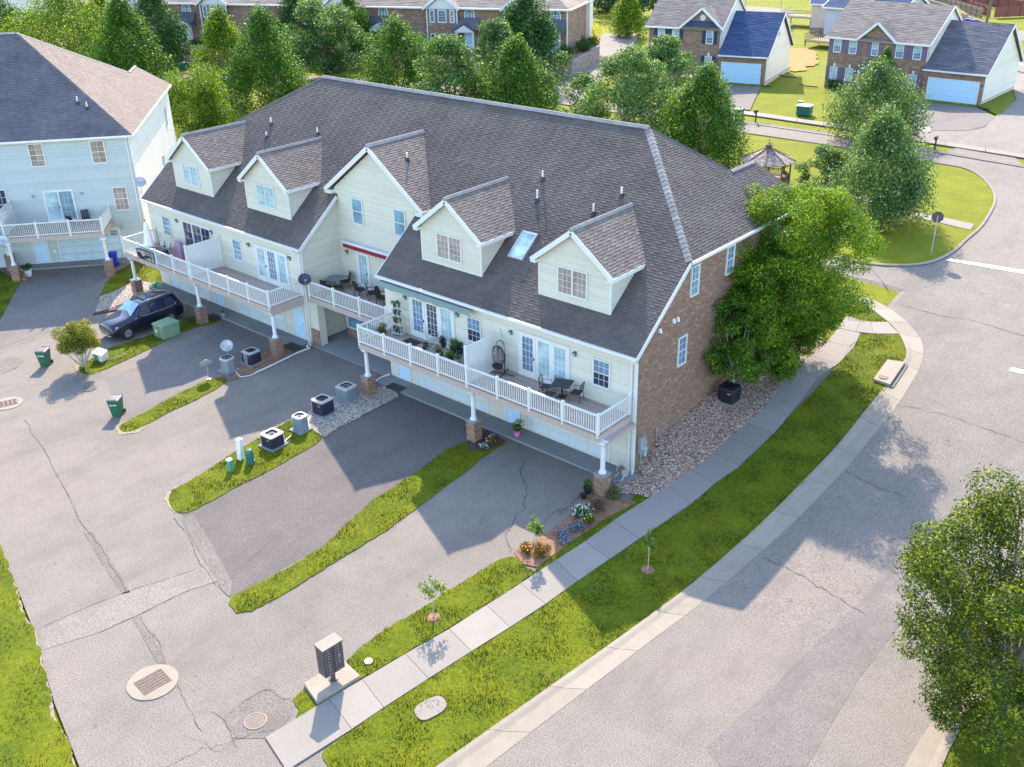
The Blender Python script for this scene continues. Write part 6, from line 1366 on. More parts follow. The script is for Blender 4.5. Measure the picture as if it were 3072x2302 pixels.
for (a_, b_, r__, lf, tx) in ((1510,235,1.9,'lf_yellow','left golden-yellow round shrub by the far retaining wall'),(1550,240,2.2,'lf_yellow','right golden-yellow round shrub by the far retaining wall'),(1405,340,1.4,'lf_dark','dark clipped ball shrub at the far brick corner'),(1525,305,1.3,'lf_dark','dark round shrub below the golden shrubs'),(1470,290,1.2,'lf_oak','green mound left of the golden shrubs'),(1385,385,1.4,'lf_maple','low spreading green mound on the far retained terrace'),(1500,270,1.3,'lf_oak','green mound under the left golden shrub'),(1570,265,1.1,'lf_oak','green mound under the right golden shrub')):
    g = Zp(2,a_,b_,4.6); clump((g[0],g[1],4.3), r__, r__*1.2, lf, 1100, .24, tx)
for (a_, b_, tx, lf) in ((1180,235,'dark shrub right of the far steps','lf_dark'),(1225,300,'round green shrub beside the far steps','lf_dark'),(1200,270,'low dark shrub on the far bank','lf_dark')):
    g = Zp(1,a_,b_,3.8); clump((g[0],g[1],3.2), 2.2, 2.2, lf, 900, .3, tx)
# pots at ground level
def pot(loc, r, h, mat, label, leaf, pr, ph, n=350, size=.08, flowers=None, nf=25, name='potted_plant'):
    t = empty(name, loc, 0, label, 'potted plant'); mb = MB(); mb.lathe([(r*.7,0),(r,h*.95),(r*1.06,h),(r*.9,h),(r*.85,h*.9)], (0,0,0), 14); mb.build('pot', M_[mat], t)
    C = [((random.uniform(-.5,.5)*pr, random.uniform(-.5,.5)*pr, h+ph*random.uniform(.2,.7)), (pr*.5,pr*.5,ph*.35)) for _ in range(7)]; foliage('leaves', C, n, size, M_[leaf], t)
    if flowers: foliage('flowers', C, nf, size*.9, M_[flowers], t, flat=.8, aspect=.9, shell=.95)
    return t
g = Zp(5,1108,1222,.12); pot((g[0],g[1],.12), .17,.34,'pink','pink-wrapped potted fern standing at the right entry','lf_oak',.42,.6,900,.07)
g = Zp(4,175,258,.02); pot((g[0],g[1],.02), .30,.5,'potw','large white tub plant at the grey house pier','lf_dark',.42,.5,600,.09)
g = Zp(4,150,285,.02); pot((g[0],g[1],.02), .2,.25,'terra','low terracotta planter below the white tub','lf_rust',.22,.15,120,.07, flowers='flower_w')
g = Zp(4,1350,500,.12); pot((g[0],g[1],.12), .2,.3,'apron','small grey pot beside the left entry mat','lf_dark',.15,.1,60,.06)
pot((-.62,-2.75,.03), .2,.32,'black','black potted plant at the left foot of the near pier','lf_oak',.26,.4,300,.07)
pot((-.52,-3.2,.03), .16,.2,'black','small empty-looking black pot below the near pier plant','lf_dark',.12,.08,40,.05)
# woods beyond
WD = []
for (x0, y0, x1, y1, nn) in ((-120,125,-80,132,13), (-160,120,-95,190,40), (-230,90,-150,170,34)):
    for i in range(nn): WD.append((random.uniform(min(x0,x1),max(x0,x1)), random.uniform(y0,y1)))
for i in range(26): WD.append((-60-i*4.2+random.uniform(-2,2), 165+random.uniform(-4,30)))
C = []
for x, y in WD:
    h = random.uniform(9,15); z = Hbig(x, y)
    for _ in range(7): C.append(((x+random.uniform(-3,3), y+random.uniform(-3,3), z+h*random.uniform(.12,.9)), (random.uniform(1.8,3),)*2+(random.uniform(1.6,2.8),)))
o = foliage('woods', C, 90000, .8, M_['lf_wood'], None, shell=.4); tag(o, 'dark far-off wood behind the side street filling the top of the view', 'woods', kind='stuff')
# ---------------------------------------------------------------- balcony furniture
HZ = 3.235
def legs4(mb, w, d, h, r=.016, splay=.03, x0=0, y0=0):
    for sx in (-1,1):
        for sy in (-1,1): mb.tube([(x0+sx*w/2,y0+sy*d/2,h),(x0+sx*(w/2+splay),y0+sy*(d/2+splay),0)], r, 6)
def metal_chair(loc, rz, label, mat='metal_dark', seat='metal_dark', group=None):
    a = empty('patio_chair', loc, rz, label, 'chair', group); mb = MB(); mb.box(-.25,.25,-.24,.24,.43,.46); mb.build('seat', M_[seat], a, bevel=.01)
    for sx in (-1,1):
        for sy, nm in ((-1,'leg'),(1,'leg')): mb = MB(); mb.tube([(sx*.24,sy*.22,.44),(sx*.27,sy*.27,0)], .016, 6); mb.build('leg', M_[mat], a)
        mb = MB(); mb.tube([(sx*.26,.22,.44),(sx*.26,.30,.95)], .016, 6); mb.build('back_post', M_[mat], a)
        mb = MB(); mb.tube([(sx*.27,-.22,.44),(sx*.29,-.2,.66),(sx*.28,.26,.68)], .015, 6); mb.build('armrest', M_[mat], a)
    mb = MB(); mb.tube([(-.26,.30,.95),(0,.31,.99),(.26,.30,.95)], .018, 6); mb.tube([(-.26,.24,.56),(.26,.24,.56)], .012, 6)
    for i in range(6): x = -.19+i*.076; mb.tube([(x,.24,.56),(x,.305,.96)], .008, 5)
    mb.build('back_slats', M_[mat], a); return a
tc = Zp(5,1380,905,HZ+.74); tx, ty = tc[0], tc[1]
a = empty('patio_table', (tx,ty,HZ), math.radians(20), 'square black metal table on the right balcony', 'table'); mb = MB(); mb.box(-.47,.47,-.47,.47,.71,.74); mb.build('tabletop', M_['metal_dark'], a, bevel=.012)
mb = MB(); mb.tube([(0,0,.05),(0,0,.71)], .05, 10); [mb.tube([(0,0,.1),(.32*math.cos(q),.32*math.sin(q),.02)], .025, 6) for q in (.8,2.4,3.9,5.5)]; mb.lathe([(.2,0),(.2,.03),(.06,.06)], (0,0,0), 14); mb.build('pedestal', M_['metal_dark'], a)
mb = MB(); [mb.box(-.44+i*.11,-.43+i*.11,-.44,.44,.7405,.743) for i in range(9)]; mb.build('slats', M_['black'], a)
CG = 'black metal chairs round the square balcony table'
metal_chair((tx-.55,ty+.62,HZ), math.radians(25), 'black metal chair behind the square table next to the french door', group=CG)
metal_chair((tx-.78,ty-.28,HZ), math.radians(110), 'black metal chair on the left side of the square table', group=CG)
metal_chair((tx-.15,ty-.80,HZ), math.radians(195), 'black metal chair in front of the square table by the railing', group=CG)
metal_chair((tx+.78,ty+.15,HZ), math.radians(-75), 'black metal chair pulled out right of the square table', group=CG)
# egg swing chair
e_ = Zp(5,985,865,HZ); a = empty('egg_chair', (e_[0]-.05,e_[1]+.15,HZ), math.radians(-30), 'dark wicker egg swing chair beside the white privacy screen', 'hanging chair'); mb = MB()
mb.tube([(.0,.35,0),(.0,.42,1.1),(.0,.36,1.75),(0,.15,1.95),(0,0,1.86),(0,0,1.72)], .028, 8); [mb.tube([(0,.35,.04),(q[0],q[1],.03)], .026, 7) for q in ((.62,-.35),(-.62,-.35),(.5,.75),(-.5,.75))]; mb.build('stand', M_['metal_dark'], a)
mb = MB()
def egg(t, p): r = .46*math.sin(p)*(1+.12*math.cos(p)); return (r*math.cos(t), r*.72*math.sin(t)+.02, 1.0+.62*math.cos(p))
for i in range(14):
    t = math.pi*(-.12)+i*(math.pi*1.24)/13; mb.tube([egg(t, .12+j*.29) for j in range(11)], .011, 5)
for j in range(1, 12):
    p = j*.26; mb.tube([egg(math.pi*(-.12)+i*(math.pi*1.24)/10, p+(.06 if i%2 else -.04)) for i in range(11)], .008, 4)
mb.tube([egg(math.pi*(-.12), .1+j*.3) for j in range(11)], .022, 6); mb.tube([egg(math.pi*1.12, .1+j*.3) for j in range(11)], .022, 6); mb.build('basket', M_['wicker'], a)
mb = MB(); mb.lathe([(.05,.40),(.34,.46),(.38,.54),(.30,.58)], (0,.0,0), 14, sq=.72); mb.build('cushion', M_['wicker'], a)
# white sling rocker
r_ = Zp(4,1268,405,HZ) if 0 else Zp('s',1100+830/4.144,850+790/4.144,HZ); a = empty('sling_chair', (r_[0],r_[1]+.05,HZ), math.radians(160), 'white sling garden chair among the balcony plants', 'chair'); mb = MB(); mb.hexa([(-.25,-.25,.38),(.25,-.25,.38),(.25,.22,.34),(-.25,.22,.34),(-.25,-.25,.41),(.25,-.25,.41),(.25,.22,.37),(-.25,.22,.37)]); mb.build('seat', M_['mesh_grey'], a)
mb = MB(); mb.hexa([(-.24,.22,.36),(.24,.22,.36),(.24,.26,.36),(-.24,.26,.36),(-.23,.48,1.05),(.23,.48,1.05),(.23,.52,1.05),(-.23,.52,1.05)]); mb.build('backrest', M_['mesh_grey'], a); mb = MB()
for s in (-1,1): mb.tube([(s*.28,-.3,.02),(s*.28,-.28,.4),(s*.29,.24,.38),(s*.26,.52,1.06)], .016, 6); mb.tube([(s*.28,.35,.02),(s*.28,-.3,.55),(s*.29,-.2,.62),(s*.28,.36,.62)], .015, 6)
mb.tube([(-.28,-.3,.02),(.28,-.3,.02)], .014, 6); mb.tube([(-.28,.35,.02),(.28,.35,.02)], .014, 6); mb.build('frame', M_['white'], a)
# plant stand and pots on the balcony
def bz(x, y, z=HZ): return Zp('s', 1100+x/4.144, 850+y/4.144, z)
s_ = bz(370,660); sx_, sy_ = s_[0]-.02, s_[1]+.18; a = empty('plant_stand', (sx_,sy_,HZ), math.radians(12), 'white tiered metal plant stand in the balcony corner', 'plant stand'); SH = ((.32,.14,.62),(.30,.72,.55),(.26,1.22,.48),(.20,1.66,.40))
for r__, z, w_ in SH:
    mb = MB(); mb.box(-w_/2-.03,w_/2+.03,-.17,.17,z-.015,z); mb.build('shelf', M_['white'], a)
mb = MB(); [mb.tube([(sx*.32,sy*.17,0),(sx*.22,sy*.15,1.0),(sx*.17,sy*.12,1.95)], .014, 6) for sx in (-1,1) for sy in (-1,1)]; mb.tube([(-.2,-.17,.15),(0,-.17,.55),(.2,-.17,.72)], .01, 6); mb.build('frame', M_['white'], a)
lv = ['lf_dark','lf_maple','lf_oak','lf_lav']
for i, (r__, z, w_) in enumerate(SH):
    pot((sx_-.15,sy_,HZ+z), .09,.16,'pot',['leafy pot on the bottom tier of the white stand, left','leafy pot on the second tier of the white stand, left','violet-flowered pot on the third tier of the white stand, left','blue-green pot on the top tier of the white stand, left'][i], lv[i], .2,.25,220,.07, flowers='flower_v' if i == 2 else None, nf=30)
    pot((sx_+.15,sy_,HZ+z), .09,.16,'terra' if i%2 else 'pot',['orange-flowered pot on the bottom tier of the white stand, right','leafy pot on the second tier of the white stand, right','leafy pot on the third tier of the white stand, right','tall plant on the top tier of the white stand, right'][i], lv[3-i], .17,.25+.1*(i==3),200,.07, flowers='flower_y' if i == 0 else None, nf=20)
for (x, y, r__, m, lf, pr, ph, fl, t) in ((205,655,.20,'pot','lf_oak',.40,.42,None,'large fern in the railing corner of the plant balcony'),(920,925,.17,'pot','lf_oak',.26,.32,'flower_y','dark pot with yellow blooms nearest the privacy screen, left'),(1045,965,.18,'pot','lf_oak',.28,.35,None,'dark pot with tall green leaves in front of the privacy screen'),(1130,990,.18,'apron','lf_dark',.24,.28,'flower_w','grey round pot with dark leaves tight against the privacy screen'),(960,790,.2,'pot','lf_purple',.34,.34,None,'purple-leaved pot under the right end of the french door'),(1075,850,.18,'pot','lf_pear2',.3,.5,'flower_y','yellow-green tall plant behind the pot cluster'),(1160,870,.2,'pot','lf_dark',.32,.42,None,'blue-green round plant at the privacy screen end'),(735,800,.16,'util_teal','lf_oak',.1,.08,None,'teal watering pot left of the white sling chair'),(720,840,.11,'pot','lf_rust',.12,.1,'flower_w','tiny flower pot at the foot of the sling chair')):
    p = bz(x, y); pot((p[0],p[1],HZ), r__, r__*1.5, m, t, lf, pr, ph, 420, .075, flowers=fl, nf=24)
# middle balcony: round table, low chairs
def mz(x, y, z=HZ): return Zp('s', 800+x/3.684, 550+y/3.684, z)
t_ = mz(745,1050,HZ+.72); mx, my = t_[0], t_[1]; a = empty('patio_table', (mx,my,HZ), 0, 'round grey table in the corner of the recessed balcony', 'table'); mb = MB(); mb.lathe([(.50,.70),(.52,.72),(.50,.735)], (0,0,0), 24); mb.build('tabletop', M_['ac_grey'], a); mb = MB(); legs4(mb,.5,.5,.7); mb.build('legs', M_['metal_dark'], a)
CG2 = 'dark chairs round the table of the recessed balcony'
def sling(loc, rz, label, group, seat='wicker', frame='metal_dark', h=.98):
    a = empty('sling_chair', loc, rz, label, 'chair', group); mb = MB(); mb.hexa([(-.26,-.26,.42),(.26,-.26,.42),(.26,.22,.39),(-.26,.22,.39),(-.26,-.26,.45),(.26,-.26,.45),(.26,.22,.42),(-.26,.22,.42)]); mb.build('seat', M_[seat], a)
    mb = MB(); mb.hexa([(-.25,.22,.42),(.25,.22,.42),(.25,.25,.42),(-.25,.25,.42),(-.25,.36,h),(.25,.36,h),(.25,.39,h),(-.25,.39,h)]); mb.build('backrest', M_[seat], a)
    for s in (-1,1):
        mb = MB(); mb.tube([(s*.29,-.28,0),(s*.29,-.24,.62),(s*.30,-.1,.67),(s*.28,.34,.62)], .016, 6); mb.build('armrest', M_[frame], a); mb = MB(); mb.tube([(s*.28,.30,0),(s*.28,.24,.42),(s*.26,.38,h)], .016, 6); mb.build('leg', M_[frame], a)
    return a
sling((mx-.75,my-.2,HZ), math.radians(95), 'dark chair against the side wall left of the round grey table', CG2)
sling((mx+.35,my+.55,HZ), math.radians(-30), 'dark chair behind the round grey table by the patio door', CG2)
sling((mx+.25,my-.75,HZ), math.radians(185), 'dark chair between the round grey table and the railing', CG2)
a = empty('side_stool', (mx+.7,my-.35,HZ), .3, 'low dark stool right of the round grey table', 'stool'); mb = MB(); mb.box(-.3,.3,-.22,.22,.42,.45); mb.build('seat', M_['wicker'], a); mb = MB(); legs4(mb,.5,.36,.42); mb.build('legs', M_['metal_dark'], a)
def wick(loc, rz, label):
    a = empty('wicker_chair', loc, rz, label, 'chair', 'dark wicker chairs at the recessed balcony rail'); mb = MB(); prism(mb, rr(.56,.54,.12), .38,.45); mb.build('seat', M_['wicker'], a)
    mb = MB(); n = 11; P = [(-.28,.43)]+[(.30*math.cos(math.pi-i*math.pi/(n-1)), .78+.30*math.sin(i*math.pi/(n-1))) for i in range(n)]+[(.28,.43)]; m = len(P); y = lambda z: .2+.28*(z-.43)
    mb.add([(x,y(z),z) for x,z in P]+[(x,y(z)+.035,z) for x,z in P], [tuple(range(m)), tuple(range(2*m-1,m-1,-1))]+[(i,i+m,(i+1)%m+m,(i+1)%m) for i in range(m)]); mb.build('backrest', M_['wicker'], a)
    for s in (-1,1): mb = MB(); mb.tube([(s*.30,-.24,.0),(s*.32,-.24,.6),(s*.32,.0,.66),(s*.29,.27,.66)], .026, 6); mb.build('armrest', M_['wicker'], a); mb = MB(); mb.tube([(s*.25,.22,.4),(s*.27,.3,0)], .022, 6); mb.build('leg', M_['wicker'], a)
    return a
for (x, y, rz, t) in ((1012,1255,175,'round-backed wicker chair directly before the patio door'),(1150,1290,150,'round-backed wicker chair turned beside the first one'),(1255,1345,110,'wicker chair half hidden behind the plant balcony wall')):
    p = mz(x, y); wick((p[0],p[1]+.2,HZ), math.radians(rz), t)
# left balcony
def lz(x, y, z=HZ): return Zp('s', 300+x/3.685, 650+y/3.685, z)
t_ = lz(560,360,HZ+.72); ux, uy = t_[0], t_[1]; a = empty('patio_table', (ux,uy,HZ), math.radians(5), 'long brown table with umbrella on the leftmost balcony end', 'table'); mb = MB(); mb.box(-1.0,1.0,-.52,.52,.69,.73); mb.build('tabletop', M_['mailbox'], a, bevel=.012); mb = MB(); legs4(mb,1.8,.9,.69,.03); mb.build('legs', M_['metal_dark'], a)
a = empty('parasol', (ux-.05,uy,HZ), 0, 'closed white garden umbrella standing through the long brown table', 'umbrella'); mb = MB(); mb.tube([(0,0,0),(0,0,2.7)], .025, 8); mb.lathe([(.26,0),(.26,.06),(.05,.09)], (0,0,0), 14); mb.lathe([(.02,2.68),(.05,2.72),(.01,2.78)], (0,0,0), 8); mb.build('pole', M_['metal_dark'], a)
mb = MB(); n = 24; vs = []; pr = ((.04,2.66),(.12,2.45),(.17,2.1),(.21,1.7),(.27,1.3),(.34,.98),(.30,.92))
for r__, z in pr:
    for i in range(n): t = i*2*math.pi/n; q = r__*(1+(.30 if i%3 == 0 else -.14)*min(1, r__/.2)*.8); vs.append((q*math.cos(t), q*math.sin(t), z-(.05 if i%3 else 0)))
mb.add(vs, [(k*n+i, k*n+(i+1)%n, (k+1)*n+(i+1)%n, (k+1)*n+i) for k in range(len(pr)-1) for i in range(n)]); mb.build('canopy', M_['umb'], a, smooth=True)
CG3 = 'sling chairs round the long brown table'
for dx, dy, rz, t in ((-.35,.78,0,'pale sling chair behind the long table, nearest the slider'),(.38,.78,0,'pale sling chair behind the long table, next to the slider corner'),(1.35,.05,-90,'dark blue sling chair at the right head of the long table'),(.45,-.75,180,'dark sling chair at the railing side of the long table')):
    sling((ux+dx,uy+dy,HZ), math.radians(rz), t, CG3, 'mesh_grey' if dy > .5 else 'ac_dark')
p = lz(850,470); a = empty('covered_grill', (p[0]-.05,p[1]+.35,HZ), .1, 'grill under a mauve cover against the left privacy screen', 'grill'); mb = MB(); prism(mb, rr(.85,.6,.1), 0,.75, 0, rr(.75,.5,.12)); prism(mb, rr(.75,.5,.12), .75,1.12, 0, rr(.4,.3,.1)); mb.build('cover', M_['mauve'], a)
# neighbour balcony chair
q = TL@Vector((2.7,-.9,3.25)); sling((q.x,q.y,q.z), math.radians(70), 'dark curved chair on the neighbour balcony', 'chairs on the neighbour balcony', 'metal_dark'); q = TL@Vector((1.9,-1.6,3.25)); sling((q.x,q.y,q.z), math.radians(200), 'dark chair behind the neighbour balcony rail', 'chairs on the neighbour balcony', 'metal_dark')
# hose reels
g = Zp(4,935,322,.35); a = empty('hose_reel', (g[0],g[1],.12), .4, 'green coiled hose reel on the pale stone bed by the wall', 'hose reel'); mb = MB(); [mb.tube([(r__*math.cos(i*.3142),r__*math.sin(i*.3142),.30+.05*k) for i in range(21)], .03, 6, cap=False) for k, r__ in enumerate((.36,.30,.24,.34))]; mb.build('coil', M_['util_mint'], a); mb = MB(); mb.lathe([(.2,0),(.16,.3),(.1,.5)], (0,0,0), 12); mb.build('base', M_['util_mint'], a)
g = (.02,-.75); a = empty('hose_cart', (.0,-.75,.12), math.radians(-20), 'grey hose reel cart behind the near brick pier', 'hose reel'); mb = MB(); mb.tube([(-.22,-.2,0),(-.22,.1,.7),(-.22,.2,.95),(.22,.2,.95),(.22,.1,.7),(.22,-.2,0)], .016, 6); mb.tube([(-.22,-.35,.02),(-.22,.0,.35)], .014, 6); mb.tube([(.22,-.35,.02),(.22,.0,.35)], .014, 6); mb.build('frame', M_['galv'], a)
mb = MB(); mb.tube([(-.18,-.02,.42),(.18,-.02,.42)], .16, 14); mb.build('coil', M_['hose'], a); mb = MB(); [mb.tube([(s*.21-.02,-.02,.42),(s*.21+.02,-.02,.42)], .22, 16) for s in (-1,1)]; mb.build('drum_side', M_['galv'], a)
# ---------------------------------------------------------------- the parked car
def car():
    a = empty('parked_car', (-34.98,-5.28,.02), math.radians(-90), 'dark navy family SUV parked nose out on the left drive', 'car'); a.scale = (1.0,1.02,1.09)
    # stations along x (front +): x, half width low, half width belt, z sill, z belt, roof half width, z top (greenhouse) or hood
    Lc = 5.25
    St = [(2.62,.62,.70,.42,.62,.55,.78),(2.52,.84,.86,.28,.74,.66,.96),(2.25,.95,.97,.24,.88,.74,1.08),(1.70,.99,1.00,.24,.98,.78,1.17),(1.12,.99,1.01,.24,1.04,.80,1.23),
          (.62,.99,1.01,.24,1.07,.74,1.52),(.20,.99,1.01,.24,1.08,.73,1.76),(-.45,.99,1.01,.24,1.09,.74,1.84),(-1.25,.99,1.01,.24,1.10,.73,1.83),(-1.95,.98,1.00,.24,1.12,.71,1.76),(-2.30,.96,.98,.28,1.13,.68,1.62),(-2.52,.93,.95,.32,1.10,.74,1.20),(-2.60,.88,.90,.38,.95,.70,1.02)]
    vs = []; 
    for x, wl, wb, zs, zb, wt, zt in St:
        R = [(0,zs),(wl*.8,zs),(wl,zs+.10),(wb*1.0,(zs+zb)*.5),(wb,zb-.06),(wb*.965,zb),(wt+.05,zb+(zt-zb)*.72),(wt,zt-.035),(wt*.82,zt+.012),(0,zt+.045)]
        ring = R+[(-y,z) for y, z in R[-2:0:-1]]; vs += [(x,y,z) for y,z in ring]
    m = 18; n = len(St); body = MB(); fs = []; glass = []
    for i in range(n-1):
        for k in range(m):
            f = (i*m+k, (i+1)*m+k, (i+1)*m+(k+1)%m, i*m+(k+1)%m); fs.append(f)
    fs += [tuple(range(m)), tuple((n-1)*m+k for k in range(m))[::-1]]
    body.add(vs, fs); o = body.build('body', M_['carpaint'], a, smooth=True); s = o.modifiers.new('sub','SUBSURF'); s.levels = 2; s.render_levels = 2
    V = lambda i, k: Vector(vs[i*m+k])
    def pane(idx, name='side_window', off=.014, mat='glass_dark'):
        mb = MB(); P = [Vector(p) for p in idx]; nn = (P[1]-P[0]).cross(P[-1]-P[0]).normalized(); c = sum(P, Vector())/len(P)
        if nn.dot(c-Vector((c.x,0,1.0))) < 0 and abs(nn.y) > .5: nn = -nn; P = P[::-1]
        if abs(nn.y) <= .5 and nn.z < 0: nn = -nn; P = P[::-1]
        mb.slab([p+nn*off for p in P], .02, nn); return mb.build(name, M_[mat], a)
    for s_ in (1,-1):
        for x0, x1, r0, r1 in ((.72,-.18,.98,.42),(-.27,-1.16,-.27,-1.16),(-1.27,-2.05,-1.27,-1.86)):
            y0, y1 = .985*s_, .80*s_; pane([(x0 if x0 > 0 else x0, y0, 1.13),(x1, y0, 1.14),(r1 if x1 < -1.5 else x1, y1, 1.62),(.30 if x0 > .5 else x0, y1, 1.62)], off=.02)
        mb = MB(); mb.tube([(.95,1.0*s_,1.085),(-.2,1.005*s_,1.105),(-1.4,1.005*s_,1.12),(-2.0,.985*s_,1.17),(-2.12,.93*s_,1.32)], .012, 6); mb.build('window_trim', M_['galv'], a)
        mb = MB(); mb.tube([(.05,.70*s_,1.83),(-.1,.70*s_,1.89),(-1.6,.69*s_,1.885),(-1.85,.68*s_,1.81)], .020, 6); mb.build('roof_rail', M_['galv'], a)
        mb = MB(); mb.box(.52,.72,*sorted((1.0*s_,1.22*s_)),1.06,1.24); mb.build('door_mirror', M_['carpaint'], a, bevel=.04)
        mb = MB(); mb.hexa([(2.50,.56*s_,.74),(2.30,.93*s_,.78),(2.2,.93*s_,.78),(2.4,.56*s_,.74),(2.47,.56*s_,.86),(2.22,.94*s_,.92),(2.12,.94*s_,.92),(2.35,.56*s_,.86)]); mb.build('headlight', M_['galv'], a, bevel=.01)
        mb = MB(); mb.box(-2.60,-2.42,*sorted((.62*s_,.93*s_)),.98,1.12); mb.build('tail_light', M_['red'], a, bevel=.02)
        for x in (.10,-.95): mb = MB(); mb.tube([(x+.12,1.025*s_,.98),(x-.12,1.025*s_,.98)], .014, 6); mb.build('door_handle', M_['carpaint'], a)
        for x in (.80,-.22,-1.22): mb = MB(); mb.box(x-.004,x+.004,*sorted((.985*s_,1.014*s_)),.42,1.05); mb.build('door_seam', M_['black'], a)
    pane([(1.10,.80,1.235),(1.10,-.80,1.235),(.32,-.64,1.735),(.32,.64,1.735)], 'windscreen', .035, 'glass_teal'); pane([(-2.42,-.66,1.32),(-2.42,.66,1.32),(-2.16,.6,1.70),(-2.16,-.6,1.70)], 'rear_window', .03)
    mb = MB(); mb.slab([(-.1,-.5,1.893),(-1.2,-.5,1.89),(-1.2,.5,1.89),(-.1,.5,1.893)], .02); mb.build('sunroof', M_['glass_dark'], a)
    for i in range(4): mb = MB(); mb.beam((2.60-.012*i,-.52,.50+.075*i),(2.60-.012*i,.52,.50+.075*i),.05,.022); mb.build('grille_bar', M_['galv'], a)
    mb = MB(); mb.box(2.50,2.60,-.55,.55,.46,.80); mb.build('grille', M_['black'], a); mb = MB(); mb.tube([(2.35,-.86,.42),(2.58,-.5,.34),(2.6,0,.33),(2.58,.5,.34),(2.35,.86,.42)], .028, 6); mb.build('bumper_trim', M_['galv'], a)
    for x in (1.62,-1.50):
        for s_ in (1,-1):
            mb = MB(); mb.tube([(x,.80*s_,.38),(x,1.03*s_,.38)], .39, 26); wl_ = mb.build('wheel', M_['black'], a); mb = MB()
            mb.lathe([(.27,0),(.27,.012)], (0,0,0), 24); 
            rim = MB(); c = Vector((x,1.034*s_,.38))
            for i in range(10):
                t = i*.628; d = Vector((math.cos(t),0,math.sin(t))); e_ = Vector((-math.sin(t),0,math.cos(t))); rim.add([c+d*.05+e_*.02, c+d*.27+e_*.06, c+d*.27-e_*.02, c+d*.05-e_*.03, c+d*.05+e_*.02+Vector((0,.012*s_,0)), c+d*.27+e_*.06+Vector((0,.008*s_,0)), c+d*.27-e_*.02+Vector((0,.008*s_,0)), c+d*.05-e_*.03+Vector((0,.012*s_,0))], [(4,5,6,7),(7,6,5,4),(0,1,5,4),(2,3,7,6)])
            n_ = 26; rg = [(c+Vector((math.cos(i*2*math.pi/n_),0,math.sin(i*2*math.pi/n_)))*r__+Vector((0,.010*s_,0))) for r__ in (.26,.285) for i in range(n_)]; rim.add(rg, [(i,(i+1)%n_,(i+1)%n_+n_,i+n_) for i in range(n_)]+[(i+n_,(i+1)%n_+n_,(i+1)%n_,i) for i in range(n_)]); rim.build('rim', M_['rimsil'], wl_)
            ar = MB(); n_ = 14; ar.tube([(x+.44*math.cos(i*math.pi/(n_-1)), .985*s_, .38+.44*math.sin(i*math.pi/(n_-1))) for i in range(n_)], .035, 6); ar.build('wheel_arch', M_['black'], a)
    return a
m, t, b = newmat('navy_car_paint'); b.inputs['Base Color'].default_value = (.012,.014,.035,1); b.inputs['Metallic'].default_value = .4; b.inputs['Roughness'].default_value = .28; b.inputs['Coat Weight'].default_value = 1; b.inputs['Coat Roughness'].default_value = .04; M_['carpaint'] = m
car()

# ---------------------------------------------------------------- far houses
def shutter(parent, w, u0, u1, z0, z1, mat):
    mb = MB(); wbox(mb, w, u0, u1, z0, z1, 0, .05)
    n = 10
    for i in range(n): z = z0+.05+(z1-z0-.1)*i/n; wbox(mb, w, u0+.04, u1-.04, z, z+(z1-z0)/n*.55, .05, .062)
    return mb.build('shutter', M_[mat], parent)
def roof_simple(parent, faces, mat, expo=.28, tab=.9, T=None, name='roof'):
    mb = MB()
    for P in faces: mb.slab([Vector(p) for p in P] if (Vector(P[1])-Vector(P[0])).cross(Vector(P[2])-Vector(P[1])).z > 0 else [Vector(p) for p in P[::-1]], .2)
    r = mb.build(name, M_[mat], parent)
    for P in faces: shingles(r, [[Vector(p)+Vector((0,0,.01)) for p in P]], M_[mat], expo=expo, tab=tab, under=False, stuffname='shingle_courses')
    return r
M_['roof_far'] = islandmat('far_shingle_taupe', [(0,(.19,.155,.135)),(1,(.27,.225,.20))], .95, .2, 20, .5, .15, .1)
M_['roof_far_dark'] = islandmat('far_shingle_slate', [(0,(.10,.095,.115)),(1,(.155,.145,.165))], .95, .2, 20, .5, .15, .12)
M_['roof_far_blue'] = islandmat('far_shingle_blue', [(0,(.035,.06,.13)),(1,(.06,.095,.18))], .95, .2, 20, .5, .15, .1)
M_['roof_far_tan'] = islandmat('far_shingle_tan', [(0,(.25,.19,.155)),(1,(.34,.27,.23))], .95, .2, 20, .5, .15, .1)
